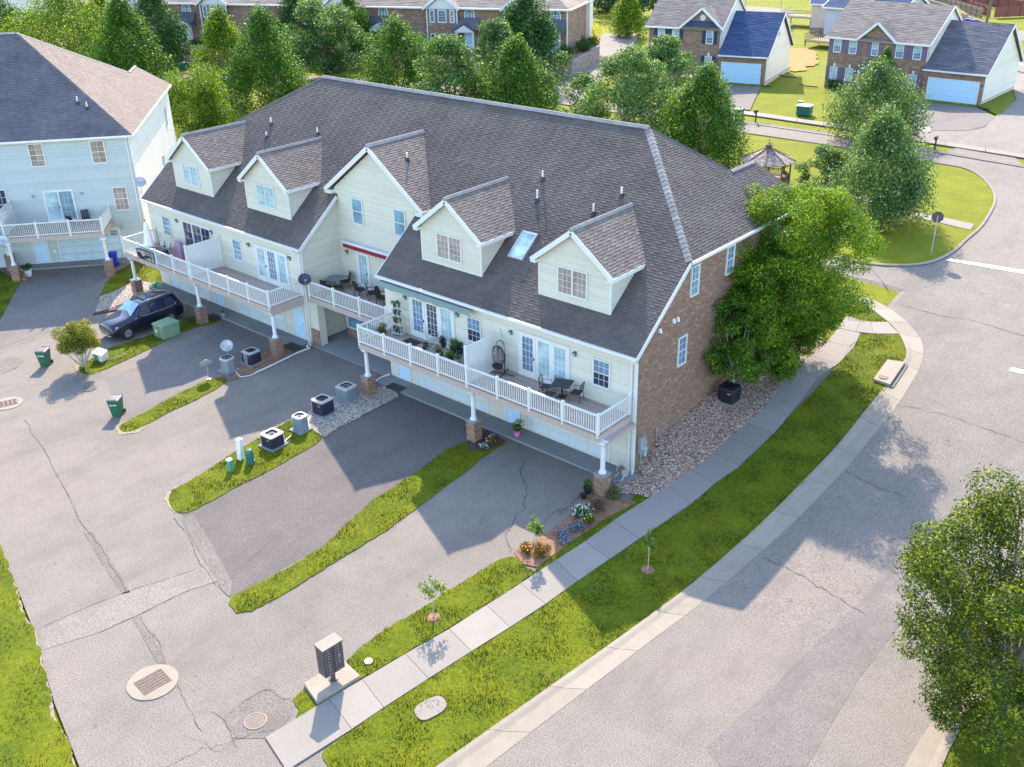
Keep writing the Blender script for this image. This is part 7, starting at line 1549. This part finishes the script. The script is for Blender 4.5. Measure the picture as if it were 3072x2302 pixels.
def brick_house(P0, ang, label, Lm, Lg, He, Hg, dep, gx, wins_up, wins_low, shut, mroof, groof, low_extra=()):
    T = Matrix.Translation(P0)@Matrix.Rotation(ang, 4, 'Z'); h = empty('brick_house', P0, ang, label, 'house'); x0, x1, x2 = Lm[0], Lm[1], Lg[1]
    w = WF((0,0,0),(1,0,0),(0,-1,0)); bricks(h, w, [(x0,-.3),(x1,-.3),(x1,He),(x0,He)], bl=.46, bh=.17, j=.02, depth=.25)
    bricks(h, w, [(gx[0],He),(gx[2],He),(gx[1],He+(gx[2]-gx[0])*.5*.78)], bl=.46, bh=.17, j=.02, depth=.25, name='gable_wall')
    wg = WF((0,-.35,0),(1,0,0),(0,-1,0)); bricks(h, wg, [(x1,-.3),(x2,-.3),(x2,Hg),(x1,Hg)], bl=.46, bh=.17, j=.02, depth=.25, name='garage_wall')
    rise = dep*.5*.62; wr_ = WF((x2,-.35,0),(0,1,0),(1,0,0)); siding(h, wr_, [(0,-.3),(dep+.35,-.3),(dep+.35,Hg-.15),(dep*.5+.35,Hg+dep*.5*.8-.35),(0,Hg-.25)], M_['siding_tan_and_lit'], lap=.22); 
    wm = WF((x1,0,0),(0,1,0),(1,0,0)); siding(h, wm, [(0,0),(dep,0),(dep,He-.15),(dep*.5,He+rise-.2),(0,He-.15)], M_['siding_tan_and_lit'], lap=.22); wl_ = WF((x0,0,0),(0,1,0),(-1,0,0)); siding(h, wl_, [(0,-.3),(dep,-.3),(dep,He-.15),(dep*.5,He+rise-.2),(0,He-.15)], M_['siding_tan_and_lit'], lap=.22)
    mb = MB(); mb.box(x0+.1,x2-.1,dep-.2,dep,-.3,min(He,Hg)); mb.build('rear_wall', M_['siding_tan_and_lit'], h); mb = MB(); mb.box(x2+.005,x2+.02,-.35,dep,-.3,.45); mb.build('foundation', M_['mortar'], h)
    o = .45; zr_ = He+rise; 
    roof_simple(h, [[(x0-.4,-o,He-.28),(x1+.25,-o,He-.28),(x1+.25,dep*.5,zr_),(x0-.4,dep*.5,zr_)],[(x0-.4,dep*.5,zr_),(x1+.25,dep*.5,zr_),(x1+.25,dep+o,He-.28),(x0-.4,dep+o,He-.28)]], mroof)
    zg = Hg+dep*.5*.80; roof_simple(h, [[(x1+.05,-.8,Hg-.25),(x2+.35,-.8,Hg-.25),(x2+.35,dep*.5,zg),(x1+.05,dep*.5,zg)],[(x1+.05,dep*.5,zg),(x2+.35,dep*.5,zg),(x2+.35,dep+.5,Hg-.25),(x1+.05,dep+.5,Hg-.25)]], groof, name='garage_roof')
    pk = He+(gx[2]-gx[0]+.8)*.5*.78-.05; e0, e1 = gx[0]-.4, gx[2]+.4; yb_ = min(dep*.5, -o+(pk-He+.28)/(rise+.28)*(dep*.5+o))
    roof_simple(h, [[(gx[1],-.5,pk),(gx[1],yb_,pk),(e1,-.40,He-.22),(e1,-.5,He-.22)],[(gx[1],-.5,pk),(gx[1],yb_,pk),(e0,-.40,He-.22),(e0,-.5,He-.22)]], mroof, name='gable_roof')
    for a_, b_ in (((gx[1],-.53,pk-.12),(e1,-.53,He-.34)),((gx[1],-.53,pk-.12),(e0,-.53,He-.34))): board(h, a_, b_, .06,.26)
    gutter(h, (x0-.4,-o,He-.36), (e0,-o,He-.36), (0,-1,0), .16); gutter(h, (e1,-o,He-.36), (x1+.25,-o,He-.36), (0,-1,0), .16); gutter(h, (x1,-.8,Hg-.33), (x2+.35,-.8,Hg-.33), (0,-1,0), .16)
    for xx, zt_, z1_, dd in ((x2+.36,zg,Hg-.25,-.8),(x1+.27,zr_,He-.28,-o)): board(h, (xx,dd,z1_-.1), (xx,dep*.5,zt_-.1), .05,.25); board(h, (xx,dep*.5,zt_-.1), (xx,dep+.4,z1_-.1), .05,.25)
    wv = WF((0,-.008,0),(1,0,0),(0,-1,0))
    for (u0,u1,z0,z1) in wins_up+wins_low:
        window(h, wv, u0,u1,z0,z1, 3,4,'glass_curt', fw=.1, gl2='glass' if z0 > 3 else None); kw_ = (u1-u0)
        mb = MB(); wbox(mb, wv, (u0+u1)/2-.12,(u0+u1)/2+.12,z1+.03,z1+.4,0,.05); mb.build('keystone', M_['white'], h)
        if shut: shutter(h, wv, u0-.5,u0-.06,z0,z1,shut); shutter(h, wv, u1+.06,u1+.5,z0,z1,shut)
    wgv = WF((0,-.36,0),(1,0,0),(0,-1,0)); garage(h, wgv, Lg[2],Lg[3],0,2.3, cols=4, panels=4)
    for u in (Lg[2]-.5, Lg[3]+.5): lamp(h, wgv, u, 1.9, 'metal_dark')
    downspout(h, [(x1-.05,-.5,He-.4),(x1-.05,-.1,He-.7),(x1-.05,-.1,Hg+.4)]); return h, w, wv
H1, w, wv = brick_house((-29.3,82.4,2.7), math.radians(-.66), 'brick house with purple shutters and dark garage roof, far right', (0,11.7), (11.7,18.3,12.35,17.75), 6.0, 3.5, 10.6, (3.9,5.75,7.7),
    [(.6,1.55,4.0,5.5),(2.5,3.45,4.0,5.5),(5.2,6.0,4.0,5.5),(8.0,8.95,4.0,5.5),(10.0,10.95,4.0,5.5)], [(.5,1.45,.9,2.4),(2.4,3.35,.9,2.4),(9.9,10.85,.9,2.4)], 'purple', 'roof_far', 'roof_far_dark')
mb = MB(); mb.hexa([(4.3,-1.3,2.6),(7.6,-1.3,2.6),(7.6,-.02,2.6),(4.3,-.02,2.6),(4.3,-1.3,2.75),(7.6,-1.3,2.75),(7.0,-.02,3.6),(4.9,-.02,3.6)]); mb.build('porch_roof', M_['roof_far_dark'], H1); mb = MB(); [mb.box(x-.1,x+.1,-1.2,-1.0,0,2.6) for x in (4.5,7.4)]; mb.build('porch_post', M_['white'], H1); pdoor(H1, wv, 5.3,6.3,.1,2.3)
H2, w, wv = brick_house((-41.4,78.4,2.7), math.radians(12), 'brick house with navy shutters and deep blue garage roof, upper right centre', (-9.4,.0), (.0,5.9,.45,5.25), 6.4, 3.5, 10.4, (-4.9,-2.45,-.05),
    [(-8.2,-7.3,4.3,5.9),(-6.3,-5.4,4.3,5.9),(-1.9,-1.0,4.3,5.9)], [(-8.2,-7.3,1.0,2.6),(-1.9,-1.0,1.3,2.9)], 'navy', 'roof_far', 'roof_far_blue')
mb = MB(); mb.lathe([(.35,0),(.35,.05)], (0,0,0), 20); o = mb.build('round_vent', M_['white'], H2); o.rotation_euler = (math.radians(90),0,0); o.location = (-2.45,-.01,7.35); mb = MB(); mb.hexa([(-4.9,-.5,6.5),(0,-.5,6.5),(0,-.02,6.5),(-4.9,-.02,6.5),(-4.9,-.5,6.55),(0,-.5,6.55),(-.5,-.02,6.95),(-4.4,-.02,6.95)]); mb.build('pent_roof', M_['roof_far_blue'], H2)
window(H2, WF((5.91,-.35,0),(0,1,0),(1,0,0)), 4.0,4.9,5.0,6.6, 1,2,'glass', fw=.12)
# beige two-gable house behind
def plain_house(P0, ang, label, Lx, dep, He, rise, mat, roof, gables=(), wins=(), name='house', side=True):
    h = empty(name, P0, ang, label, 'house'); w = WF((0,0,0),(1,0,0),(0,-1,0)); siding(h, w, [(0,0),(Lx,0),(Lx,He),(0,He)], mat, lap=.3); siding(h, WF((Lx,0,0),(0,1,0),(1,0,0)), [(0,0),(dep,0),(dep,He),(dep/2,He+rise),(0,He)], mat, lap=.3); siding(h, WF((0,0,0),(0,1,0),(-1,0,0)), [(0,0),(dep,0),(dep,He),(dep/2,He+rise),(0,He)], mat, lap=.3)
    mb = MB(); mb.box(.1,Lx-.1,dep-.2,dep,0,He); mb.build('rear_wall', mat, h); mb = MB(); mb.box(-.03,Lx+.03,-.035,.2,0,.8); mb.build('foundation', M_['mortar'], h); o = .5; sl_ = rise/(dep/2)
    roof_simple(h, [[(-.4,-o,He-o*sl_),(Lx+.4,-o,He-o*sl_),(Lx+.4,dep/2,He+rise),(-.4,dep/2,He+rise)],[(-.4,dep/2,He+rise),(Lx+.4,dep/2,He+rise),(Lx+.4,dep+o,He-o*sl_),(-.4,dep+o,He-o*sl_)]], roof, .35, 1.2)
    for xx in (-.42,Lx+.42): board(h, (xx,-o,He-o*sl_-.1),(xx,dep/2,He+rise-.1),.06,.3); board(h, (xx,dep/2,He+rise-.1),(xx,dep+o,He-o*sl_-.1),.06,.3)
    gutter(h, (-.4,-o,He-o*sl_-.1),(Lx+.4,-o,He-o*sl_-.1),(0,-1,0),.18)
    for gx0, gx1 in gables:
        c = (gx0+gx1)/2; gh = (gx1-gx0)/2*.75; wg = WF((0,-.6,0),(1,0,0),(0,-1,0)); siding(h, wg, [(gx0,0),(gx1,0),(gx1,He),(c,He+gh),(gx0,He)], mat, lap=.3); e = .5
        roof_simple(h, [[(c,-1.1,He+gh+.15),(c,dep*.45,He+gh+.15),(gx1+e,dep*.1,He-e*.75+.15),(gx1+e,-1.1,He-e*.75+.15)],[(c,-1.1,He+gh+.15),(c,dep*.45,He+gh+.15),(gx0-e,dep*.1,He-e*.75+.15),(gx0-e,-1.1,He-e*.75+.15)]], roof, .35, 1.2, name='gable_roof')
        board(h, (c,-1.13,He+gh+.02),(gx1+e,-1.13,He-e*.75),.06,.34); board(h, (c,-1.13,He+gh+.02),(gx0-e,-1.13,He-e*.75),.06,.34)
    for (u0,u1,z0,z1) in wins: window(h, WF((0,-.02,0),(1,0,0),(0,-1,0)), u0,u1,z0,z1,2,2,'glass', fw=.12)
    return h
M_['siding_beige'] = plain('vinyl_siding_beige', (.55,.46,.41), .6, .06, 1.2); M_['siding_lav'] = plain('vinyl_siding_lavender', (.46,.46,.56), .6, .06, 1.2)
plain_house((-50.7,122.5,2.7), math.radians(18), 'beige-sided house with cream gable wall at the top right', 4.2, 9, 4.6, 1.6, M_['siding_beige'], 'roof_far_blue', wins=[])
plain_house((-45.6,116.5,2.7), math.radians(-3), 'lavender-sided house with blue roof and front gable behind the purple-shuttered house', 11.6, 9, 5.0, 1.9, M_['siding_lav'], 'roof_far_blue', gables=((3.8,9.2),))
g = Zp(3,2150,50,4.0); plain_house((g[0]-3,g[1]+16,3.6), math.radians(-5), 'white-sided house with porch at the top right corner', 12, 8, 5.5, 3, M_['siding_tan_and_lit'], 'roof_far', wins=[(1,2,1,2.6),(5,6,1,2.6)])
g = Zp(3,1850,12,4.0); plain_house((g[0]-6,g[1]+26,3.6), math.radians(-3), 'grey-roofed house at the top edge right of centre', 12, 8, 3.5, 3, M_['siding_blue_and_shade'], 'roof_far')
g = Zp(0,60,15,2.7); g = Zp(1,150,165,2.7); plain_house((g[0]-14,g[1]+2,2.7), math.radians(30), 'pale cream house behind the trees at the top left', 17, 9, 8.6, 3, M_['siding_tan_and_lit'], 'roof_far_tan', wins=[(13.6,14.8,4.5,7.2),(10,11,4.5,7)])
# far brick town row
A_ = np.array([-62.8,75.2]); ta = math.atan2(52.8-75.2, -116.5+62.8); td = np.array([math.cos(ta), math.sin(ta)])   # runs to the left
LR = 78.0; o_ = A_+td*LR; FR_ = empty('brick_town_row', (o_[0],o_[1],4.6), math.atan2(-td[1],-td[0]), 'far brick town row with arched windows, white gables and small porches', 'townhouse')
wt = WF((0,0,0),(1,0,0),(0,-1,0)); bricks(FR_, wt, [(0,-2),(LR,-2),(LR,5.7),(0,5.7)], bl=.6, bh=.22, j=.022, depth=.3); bricks(FR_, WF((LR,0,0),(0,1,0),(1,0,0)), [(0,-2),(12,-2),(12,5.7),(0,5.7)], bl=.6, bh=.22, j=.022, depth=.3, name='end_wall')
mb = MB(); mb.box(.1,LR-.1,11.8,12,-2,5.6); mb.build('rear_wall', M_['mortar'], FR_); mb = MB(); mb.box(LR+.0,LR+.14,-.1,.14,-2,5.7); mb.build('corner_board', M_['white'], FR_)
mb = MB(); mb.box(LR+.02,LR+.6,10.2,12,-1.5,6.2); mb.build('rear_bay', M_['siding_tan_and_lit'], FR_)
roof_simple(FR_, [[(-.5,-.5,5.55),(LR+.5,-.5,5.55),(LR-6,6,9.2),(-.5,6,9.2)],[(LR+.5,-.5,5.55),(LR+.5,12.5,5.55),(LR-6,6,9.2)],[(-.5,6,9.2),(LR-6,6,9.2),(LR+.5,12.5,5.55),(-.5,12.5,5.55)]], 'roof_far_tan', .35, 1.4)
gutter(FR_, (-.5,-.5,5.48),(LR+.5,-.5,5.48),(0,-1,0),.2); gutter(FR_, (LR+.5,-.4,5.48),(LR+.5,12.4,5.48),(1,0,0),.2)
def arch_window(parent, w, u0, u1, z0, z1):
    r = (u1-u0)/2; c = (u0+u1)/2; zz = z1-r; n = 9; mb = MB(); A = [(u0,z0),(u1,z0)]+[(c+r*math.cos(i*math.pi/(n-1)), zz+r*math.sin(i*math.pi/(n-1))) for i in range(n)]
    k = .82; B = [(c+(x-c)*k, z0+.13 if z == z0 else zz+(z-zz)*k) for x, z in A]; m = len(A); vs = [w.p(x,z,.1) for x,z in A]+[w.p(x,z,.1) for x,z in B]+[w.p(x,z,0) for x,z in A]
    mb.add(vs, [(i,(i+1)%m,(i+1)%m+m,i+m) for i in range(m)]+[(i+2*m,(i+1)%m+2*m,(i+1)%m,i) for i in range(m)]); fr = mb.build('arched_window', M_['white'], parent)
    mb = MB(); mb.add([w.p(x,z,.05) for x,z in B], [tuple(range(m))]); mb.build('pane', M_['glass'], fr); mb = MB(); [wbox(mb, w, c-.03+q, c+.03+q, z0+.1, z1-.25, .03,.09) for q in (-r*.33,r*.33)]; [wbox(mb, w, u0+.1,u1-.1,z0+(zz-z0)*q-.03,z0+(zz-z0)*q+.03,.03,.088) for q in (.35,.7,1.0)]; mb.build('muntin', M_['white'], fr); return fr
def portico(x):
    mb = MB(); mb.hexa([(x-1.35,-1.6,2.5),(x+1.35,-1.6,2.5),(x+1.35,0,2.5),(x-1.35,0,2.5),(x-1.35,-1.6,2.62),(x+1.35,-1.6,2.62),(x+1.35,-.02,2.62),(x-1.35,-.02,2.62)]); mb.add([(x-1.5,-1.7,2.62),(x+1.5,-1.7,2.62),(x,-1.7,3.5),(x-1.5,-.02,2.62),(x+1.5,-.02,2.62),(x,-.02,3.5)], [(0,1,2),(5,4,3),(0,2,5,3),(2,1,4,5)]); p = mb.build('portico', M_['white'], FR_)
    mb = MB(); mb.slab([(x-1.65,-1.8,2.6),(x,-1.8,3.62),(x,-.02,3.62),(x-1.65,-.02,2.6)], -.08); mb.slab([(x,-1.8,3.62),(x+1.65,-1.8,2.6),(x+1.65,-.02,2.6),(x,-.02,3.62)], -.08); mb.slab([(x-1.8,-1.2,3.0),(x+1.8,-1.2,3.0),(x+1.8,-.05,4.3),(x-1.8,-.05,4.3)], .12); mb.build('portico_roof', M_['roof_far_dark'], p)
    for s in (-1.2,1.2): mb = MB(); mb.lathe([(.17,.5),(.15,2.5)], (x+s,-1.45,0), 10); mb.build('column', M_['white'], p); mb = MB(); mb.box(x+s-.25,x+s+.25,-1.7,-1.2,-1,.5); mb.build('brick_pier', M_['brick'], p)
    pdoor(p, WF((0,-.05,0),(1,0,0),(0,-1,0)), x-.45,x+.65,.0,2.3); mb = MB(); mb.box(x-1.6,x+1.6,-1.9,0,-1.0,-.02); mb.build('step', M_['conc'], p)
def bay(x, hw=2.1):
    w_ = WF((0,-.55,0),(1,0,0),(0,-1,0)); b_ = bricks(FR_, w_, [(x-hw,-2),(x+hw,-2),(x+hw,5.7),(x-hw,5.7)], bl=.6, bh=.22, j=.022, depth=.5, name='brick_bay'); wv_ = WF((0,-.56,0),(1,0,0),(0,-1,0))
    for u0, u1 in ((x-.65,x+.65),(x-1.85,x-1.1),(x+1.1,x+1.85)): window(b_, wv_, u0,u1,3.6,5.3,2,4,'glass',fw=.13,mun=(u1-u0) > 1); window(b_, wv_, u0,u1,.5,2.2,2,4,'glass_dark',fw=.13,mun=False)
    e = hw+.6; mb = MB(); mb.add([(x-hw-.1,-.75,5.5),(x+hw+.1,-.75,5.5),(x,-.75,5.5+hw*.72)], [(0,1,2)]); mb.build('gable_panel', M_['white'], b_); pk = 5.5+e*.72
    roof_simple(b_, [[(x,-1.15,pk),(x,3.6,pk),(x+e,.0,5.5),(x+e,-1.15,5.5)],[(x,-1.15,pk),(x,3.6,pk),(x-e,.0,5.5),(x-e,-1.15,5.5)]], 'roof_far_tan', .35, 1.4, name='gable_roof')
    board(b_, (x,-1.18,pk-.12),(x+e,-1.18,5.4),.06,.4); board(b_, (x,-1.18,pk-.12),(x-e,-1.18,5.4),.06,.4); [downspout(b_, [(x+s*(hw+.1),-.7,5.4),(x+s*(hw+.1),-.7,-1)], .14) for s in (-1,1)]
for x in (LR-1.5, LR-13.6, LR-26.4, LR-46.0, LR-58.4): arch_window(FR_, WF((0,-.01,0),(1,0,0),(0,-1,0)), x-.75,x+.75,3.9,5.5); portico(x-.3)
for x in (LR-6.2, LR-17.4, LR-33, LR-53.4, LR-66): bay(x)
# retained terrace, stairs
T_ = [Zp(2,*p,4.45)[:2] for p in ((1270,405),(1440,385),(1530,330),(1607,280))]; T_ = [tuple(p) for p in T_]; wall_pts = T_
a = empty('retaining_wall', (T_[0][0],T_[0][1],2.7), 0, 'curved block retaining wall holding up the far brick row garden', 'retaining wall')
for (p, q), drop in zip(zip(T_, T_[1:]), ((0,.1),(.1,.45),(.45,.9))):
    d = Vector((q[0]-p[0], q[1]-p[1], 0)); L_ = d.length; n_ = Vector((d.y,-d.x,0)).normalized(); w_ = WF((p[0]-T_[0][0], p[1]-T_[0][1], -.3), d, n_)
    bricks(a, w_, [(0,0),(L_,0),(L_,2.05-drop[1]*0),(0,2.05)], name='block_wall', bl=.62, bh=.24, j=.03, depth=.4); mb = MB(); wbox(mb, w_, 0,L_,2.05,2.17,-.45,.05); mb.build('coping', M_['conc'], a)
for o in bpy.data.objects:
    if o.parent and o.parent.parent == a and o.data and o.data.materials: o.data.materials[0] = M_['block']
ter = [T_[0],T_[1],T_[2],T_[3],(T_[3][0]-4,T_[3][1]+4)]+[tuple(A_+np.array([-.36,.93])*2), tuple(A_+td*80+np.array([-.36,.93])*2), tuple(A_+td*80+np.array([.36,-.93])*6.5), tuple(A_+td*12+np.array([.36,-.93])*7)]
drape('terrace_garden', ter, M_['soil'], 0, 2, hf=lambda x, y: 4.5, skirt=1.9)
for (k, a_, b_, zz, n_, wd, t) in ((1,1125,400,2.7,11,2.6,'long stair climbing to the far brick porch at top left'),(2,1232,490,2.7,9,2.2,'dark timber stair beside the curved retaining wall')):
    p = Zp(k,a_,b_,zz); s = empty('garden_stair', (p[0],p[1],zz), math.atan2(-td[1],-td[0]), t, 'stairs')
    for i in range(n_): mb = MB(); mb.box(-wd/2,wd/2,i*.42,i*.42+.44,i*.17-.2,i*.19+.16); mb.build('step', M_['conc'] if k == 1 else M_['wood'], s)
# gazebo
g = (-14.7,40.4); a = empty('gazebo', (*g,H(*g)), 0, 'octagonal wooden gazebo with shingled roof and cupola on the lawn', 'gazebo'); a.scale = (.72,.72,.73); R = 3.15; oc = lambda r, i: (r*math.cos(math.radians(22.5+45*i)), r*math.sin(math.radians(22.5+45*i)))
mb = MB(); P = [oc(2.75,i) for i in range(8)]; prism(mb, P, 0,.35); mb.build('floor', M_['wood'], a)
for i in range(8):
    x, y = oc(2.6,i); mb = MB(); mb.box(x-.07,x+.07,y-.07,y+.07,.35,2.75); mb.build('post', M_['wood_dark'], a)
    x2_, y2_ = oc(2.6,i+1)
    if i != 6:
        mb = MB(); mb.beam((x,y,1.25),(x2_,y2_,1.25),.09,.06); mb.beam((x,y,.5),(x2_,y2_,.5),.06,.06); mb.build('rail', M_['wood_dark'], a)
        for k in range(1,12): t = k/12; mb = MB(); mb.beam((x+(x2_-x)*t,y+(y2_-y)*t,.5),(x+(x2_-x)*t,y+(y2_-y)*t,1.25),.045,.03,0,(0,1,0)); mb.build('baluster', M_['wood_dark'], a)
        mb = MB(); xi, yi = oc(2.35,i); xj, yj = oc(2.35,i+1); mb.beam((xi,yi,.8),(xj,yj,.8),.4,.05); mb.build('bench_seat', M_['wood'], a)
    mb = MB(); mb.beam((x,y,2.68),(x2_,y2_,2.68),.1,.16); mb.beam((x,y,2.35),(x2_,y2_,2.35),.06,.05); [mb.beam((x+(x2_-x)*k/9,y+(y2_-y)*k/9,2.35),(x+(x2_-x)*k/9,y+(y2_-y)*k/9,2.62),.03,.03,0,(0,1,0)) for k in range(1,9)]; mb.build('header', M_['wood_dark'], a)
mb = MB(); [mb.slab([(*oc(R,i),2.75),(*oc(R,i+1),2.75),(*oc(.35,i+1),4.05),(*oc(.35,i),4.05)], .08) for i in range(8)]; rf = mb.build('roof', M_['wood'], a)
for i in range(8): shingles(rf, [[(*oc(R,i),2.76),(*oc(R,i+1),2.76),(*oc(.35,i+1),4.06),(*oc(.35,i),4.06)]], M_['gazshingle'] if 'gazshingle' in M_ else M_.setdefault('gazshingle', islandmat('cedar_shingle', [(0,(.20,.15,.12)),(.6,(.34,.27,.23)),(1,(.46,.38,.33))], .9, .3, 14, .6)), expo=.2, tab=.24, under=False, stuffname='roof_shingles')
mb = MB(); [mb.beam((*oc(R,i),2.82),(*oc(.35,i),4.12),.10,.05) for i in range(8)]; mb.build('hip_board', M_['wood_dark'], a)
mb = MB(); prism(mb, [oc(.36,i) for i in range(8)], 4.0,4.5); mb.build('cupola', M_['wood_dark'], a); mb = MB(); prism(mb, [oc(.5,i) for i in range(8)], 4.5,4.8, 0, [oc(.08,i) for i in range(8)]); mb.lathe([(.03,4.8),(.06,4.95),(.015,5.2)], (0,0,0), 8); mb.build('cupola_roof', M_['wood'], a)
# far decks, fences, walls, signs, pole
def far_deck(k, a_, b_, w_, d_, h_, rz, t):
    p = Zp(k,a_,b_,2.7); a = empty('timber_deck', (p[0],p[1],2.7), rz, t, 'deck'); mb = MB(); mb.box(0,w_,0,d_,h_-.15,h_); [mb.box(x-.07,x+.07,y-.07,y+.07,0,h_) for x in (.1,w_-.1) for y in (.1,d_-.1)]; mb.build('platform', M_['wood'], a)
    mb = MB(); 
    for z in (1.0,.55,.1): mb.beam((0,0,h_+z),(w_,0,h_+z),.05,.07); mb.beam((0,0,h_+z),(0,d_,h_+z),.05,.07); mb.beam((w_,0,h_+z),(w_,d_,h_+z),.05,.07)
    mb.build('rail', M_['wood'], a); n = int(w_/.35)
    for i in range(n+1): mb = MB(); mb.box(w_*i/n-.03,w_*i/n+.03,-.03,.03,h_-.3,h_+1.0); mb.build('baluster', M_['wood'], a)
far_deck(3,885,282,4.6,4.0,.9,math.radians(-3),'weathered timber deck beside the purple-shuttered house'); far_deck(3,748,155,5.0,4.0,1.5,math.radians(5),'timber deck attached to the beige house')
def board_fence(p, q, h, mat, label, z0=2.7, step=.35):
    a = empty('board_fence', (p[0],p[1],z0), math.atan2(q[1]-p[1],q[0]-p[0]), label, 'fence'); L_ = math.hypot(q[0]-p[0],q[1]-p[1]); n = int(L_/step); mb = MB(); [mb.box(0,L_,-.05,0,z,z+.1) for z in (.4,h-.4)]; mb.build('rail', M_[mat], a); bm = MB(); bm.box(.01,step-.01,.0,.03,.05,h); me = bm.mesh('fence_board', M_[mat])
    for i in range(min(n,300)): put('fence_board', me, a, (i*step,0,.03*math.sin(i*2.3)))
    for i in range(int(L_/2.4)+1): mb = MB(); mb.box(i*2.4-.06,i*2.4+.06,-.14,-.05,0,h+.05); mb.build('post', M_[mat], a)
z3 = lambda a_, b_, z=2.7: Zp(3,a_,b_,z)[:2]
board_fence(z3(1870,62), z3(2010,108), 1.8, 'redfence', 'red-brown board fence, front run at the top right'); board_fence(z3(1760,12), z3(2230,75), 1.8, 'redfence', 'long red-brown board fence at the top right edge'); board_fence(z3(2030,108), z3(2260,98), 1.7, 'redfence', 'red-brown fence run right of the utility pole'); board_fence(z3(1600,0), z3(1960,115), 1.7, 'wood', 'pale timber fence sloping above the block wall')
WP = [z3(1490,72), z3(1600,92), z3(1760,118), z3(1850,150), z3(2035,190)]; a = empty('block_wall', (*WP[0],2.7), 0, 'stepped grey block wall along the far bank', 'retaining wall')
for i, (p, q) in enumerate(zip(WP, WP[1:])):
    d = Vector((q[0]-p[0],q[1]-p[1],0)); w_ = WF((p[0]-WP[0][0],p[1]-WP[0][1],-.1), d, (d.y,-d.x,0)); hh = (3.0,2.8,2.3,1.5)[i]; b_ = bricks(a, w_, [(0,0),(d.length,0),(d.length,hh-.6),(0,hh)], name='wall_section', bl=.9, bh=.35, j=.04, depth=.4)
    for c in b_.children: c.data.materials[0] = M_['block']
for a_, b_, ta_, tb_, t in ((1583,150,1585,45,'left yellow diamond sign by the far block wall'),(1793,170,1803,52,'right yellow diamond sign beside the far bins')):
    p = Zp(3,a_,b_,2.7); h_ = top_height((p[0],p[1],2.7),3,ta_,tb_); a = empty('warning_sign', (p[0],p[1],2.7), math.radians(15), t, 'sign'); mb = MB(); mb.box(-.05,.05,-.04,.04,0,h_+.4); mb.build('post', M_['galv'], a); mb = MB(); s = .85; zc = h_-.6; mb.add([(0,-.06,zc-s),(s,-.06,zc),(0,-.06,zc+s),(-s,-.06,zc),(0,-.04,zc-s),(s,-.04,zc),(0,-.04,zc+s),(-s,-.04,zc)], [(0,1,2,3),(7,6,5,4),(0,4,5,1),(1,5,6,2),(2,6,7,3),(3,7,4,0)]); mb.build('sign_plate', M_['yellow'], a)
for a_, b_, t in ((1765,165,'left yellow bollard near the far bins'),(1915,205,'right yellow bollard near the utility pole')): p = Zp(3,a_,b_,2.7); mb = MB(); mb.lathe([(.12,0),(.12,1.5),(.03,1.6)], (p[0],p[1],2.7), 8); tag(mb.build('bollard', M_['yellow']), t, 'bollard')
p = Zp(3,1975,188,2.7); a = empty('utility_pole', (p[0],p[1],2.7), 0, 'tall brown utility pole at the top right', 'utility pole'); mb = MB(); mb.tube([(0,0,0),(.35,0,13)], [.22,.15], 10); mb.build('pole', M_['pole'], a); mb = MB(); mb.box(-.9,1.6,-.08,.08,11.6,11.8); mb.build('crossarm', M_['pole'], a)
for i, (z0, z1, t) in enumerate(((8.6,8.8,'upper overhead cable crossing the top right'),(7.2,7.0,'lower overhead cable crossing the top right'))):
    pts = []
    for k in range(25): s = k/24; x = p[0]-70+s*130; y = p[1]+52-s*95+0; pts.append((x, y, 2.7+z0-2.2*math.sin(((s*2)%1)*math.pi)*.8))
    mb = MB(); mb.tube(pts, .05, 5); tag(mb.build('overhead_cable', M_['galv']), t, 'cable')
for a_, b_, t in ((742,92,'grey street lamp arm on the far road'),(527,100,'small far sign post beside the top road')): p = Zp(3,a_,b_,2.7); h_ = 3.4; mb = MB(); mb.tube([(p[0],p[1],2.7),(p[0],p[1],2.7+h_),(p[0]+.3,p[1],2.7+h_+.5)], .07, 6); o = tag(mb.build('sign_post', M_['galv']), t, 'post')
for (a_, b_, c_, d_, t) in ((735,455,840,472,'thin black drain hose on the far lawn, left'),(862,510,965,530,'thin black drain hose at the purple-shuttered house corner'),(1930,645,2010,665,'black drain hose at the far garage corner'),(630,520,690,525,'dark drain pipe at the blue-roofed garage corner')):
    p, q = G(3,a_,b_), G(3,c_,d_); mb = MB(); mb.tube([(p[0],p[1],H(*p)+.08),((p[0]+q[0])/2,(p[1]+q[1])/2-.5,2.78),(q[0],q[1],2.78)], .08, 6); tag(mb.build('drain_hose', M_['black']), t, 'pipe')
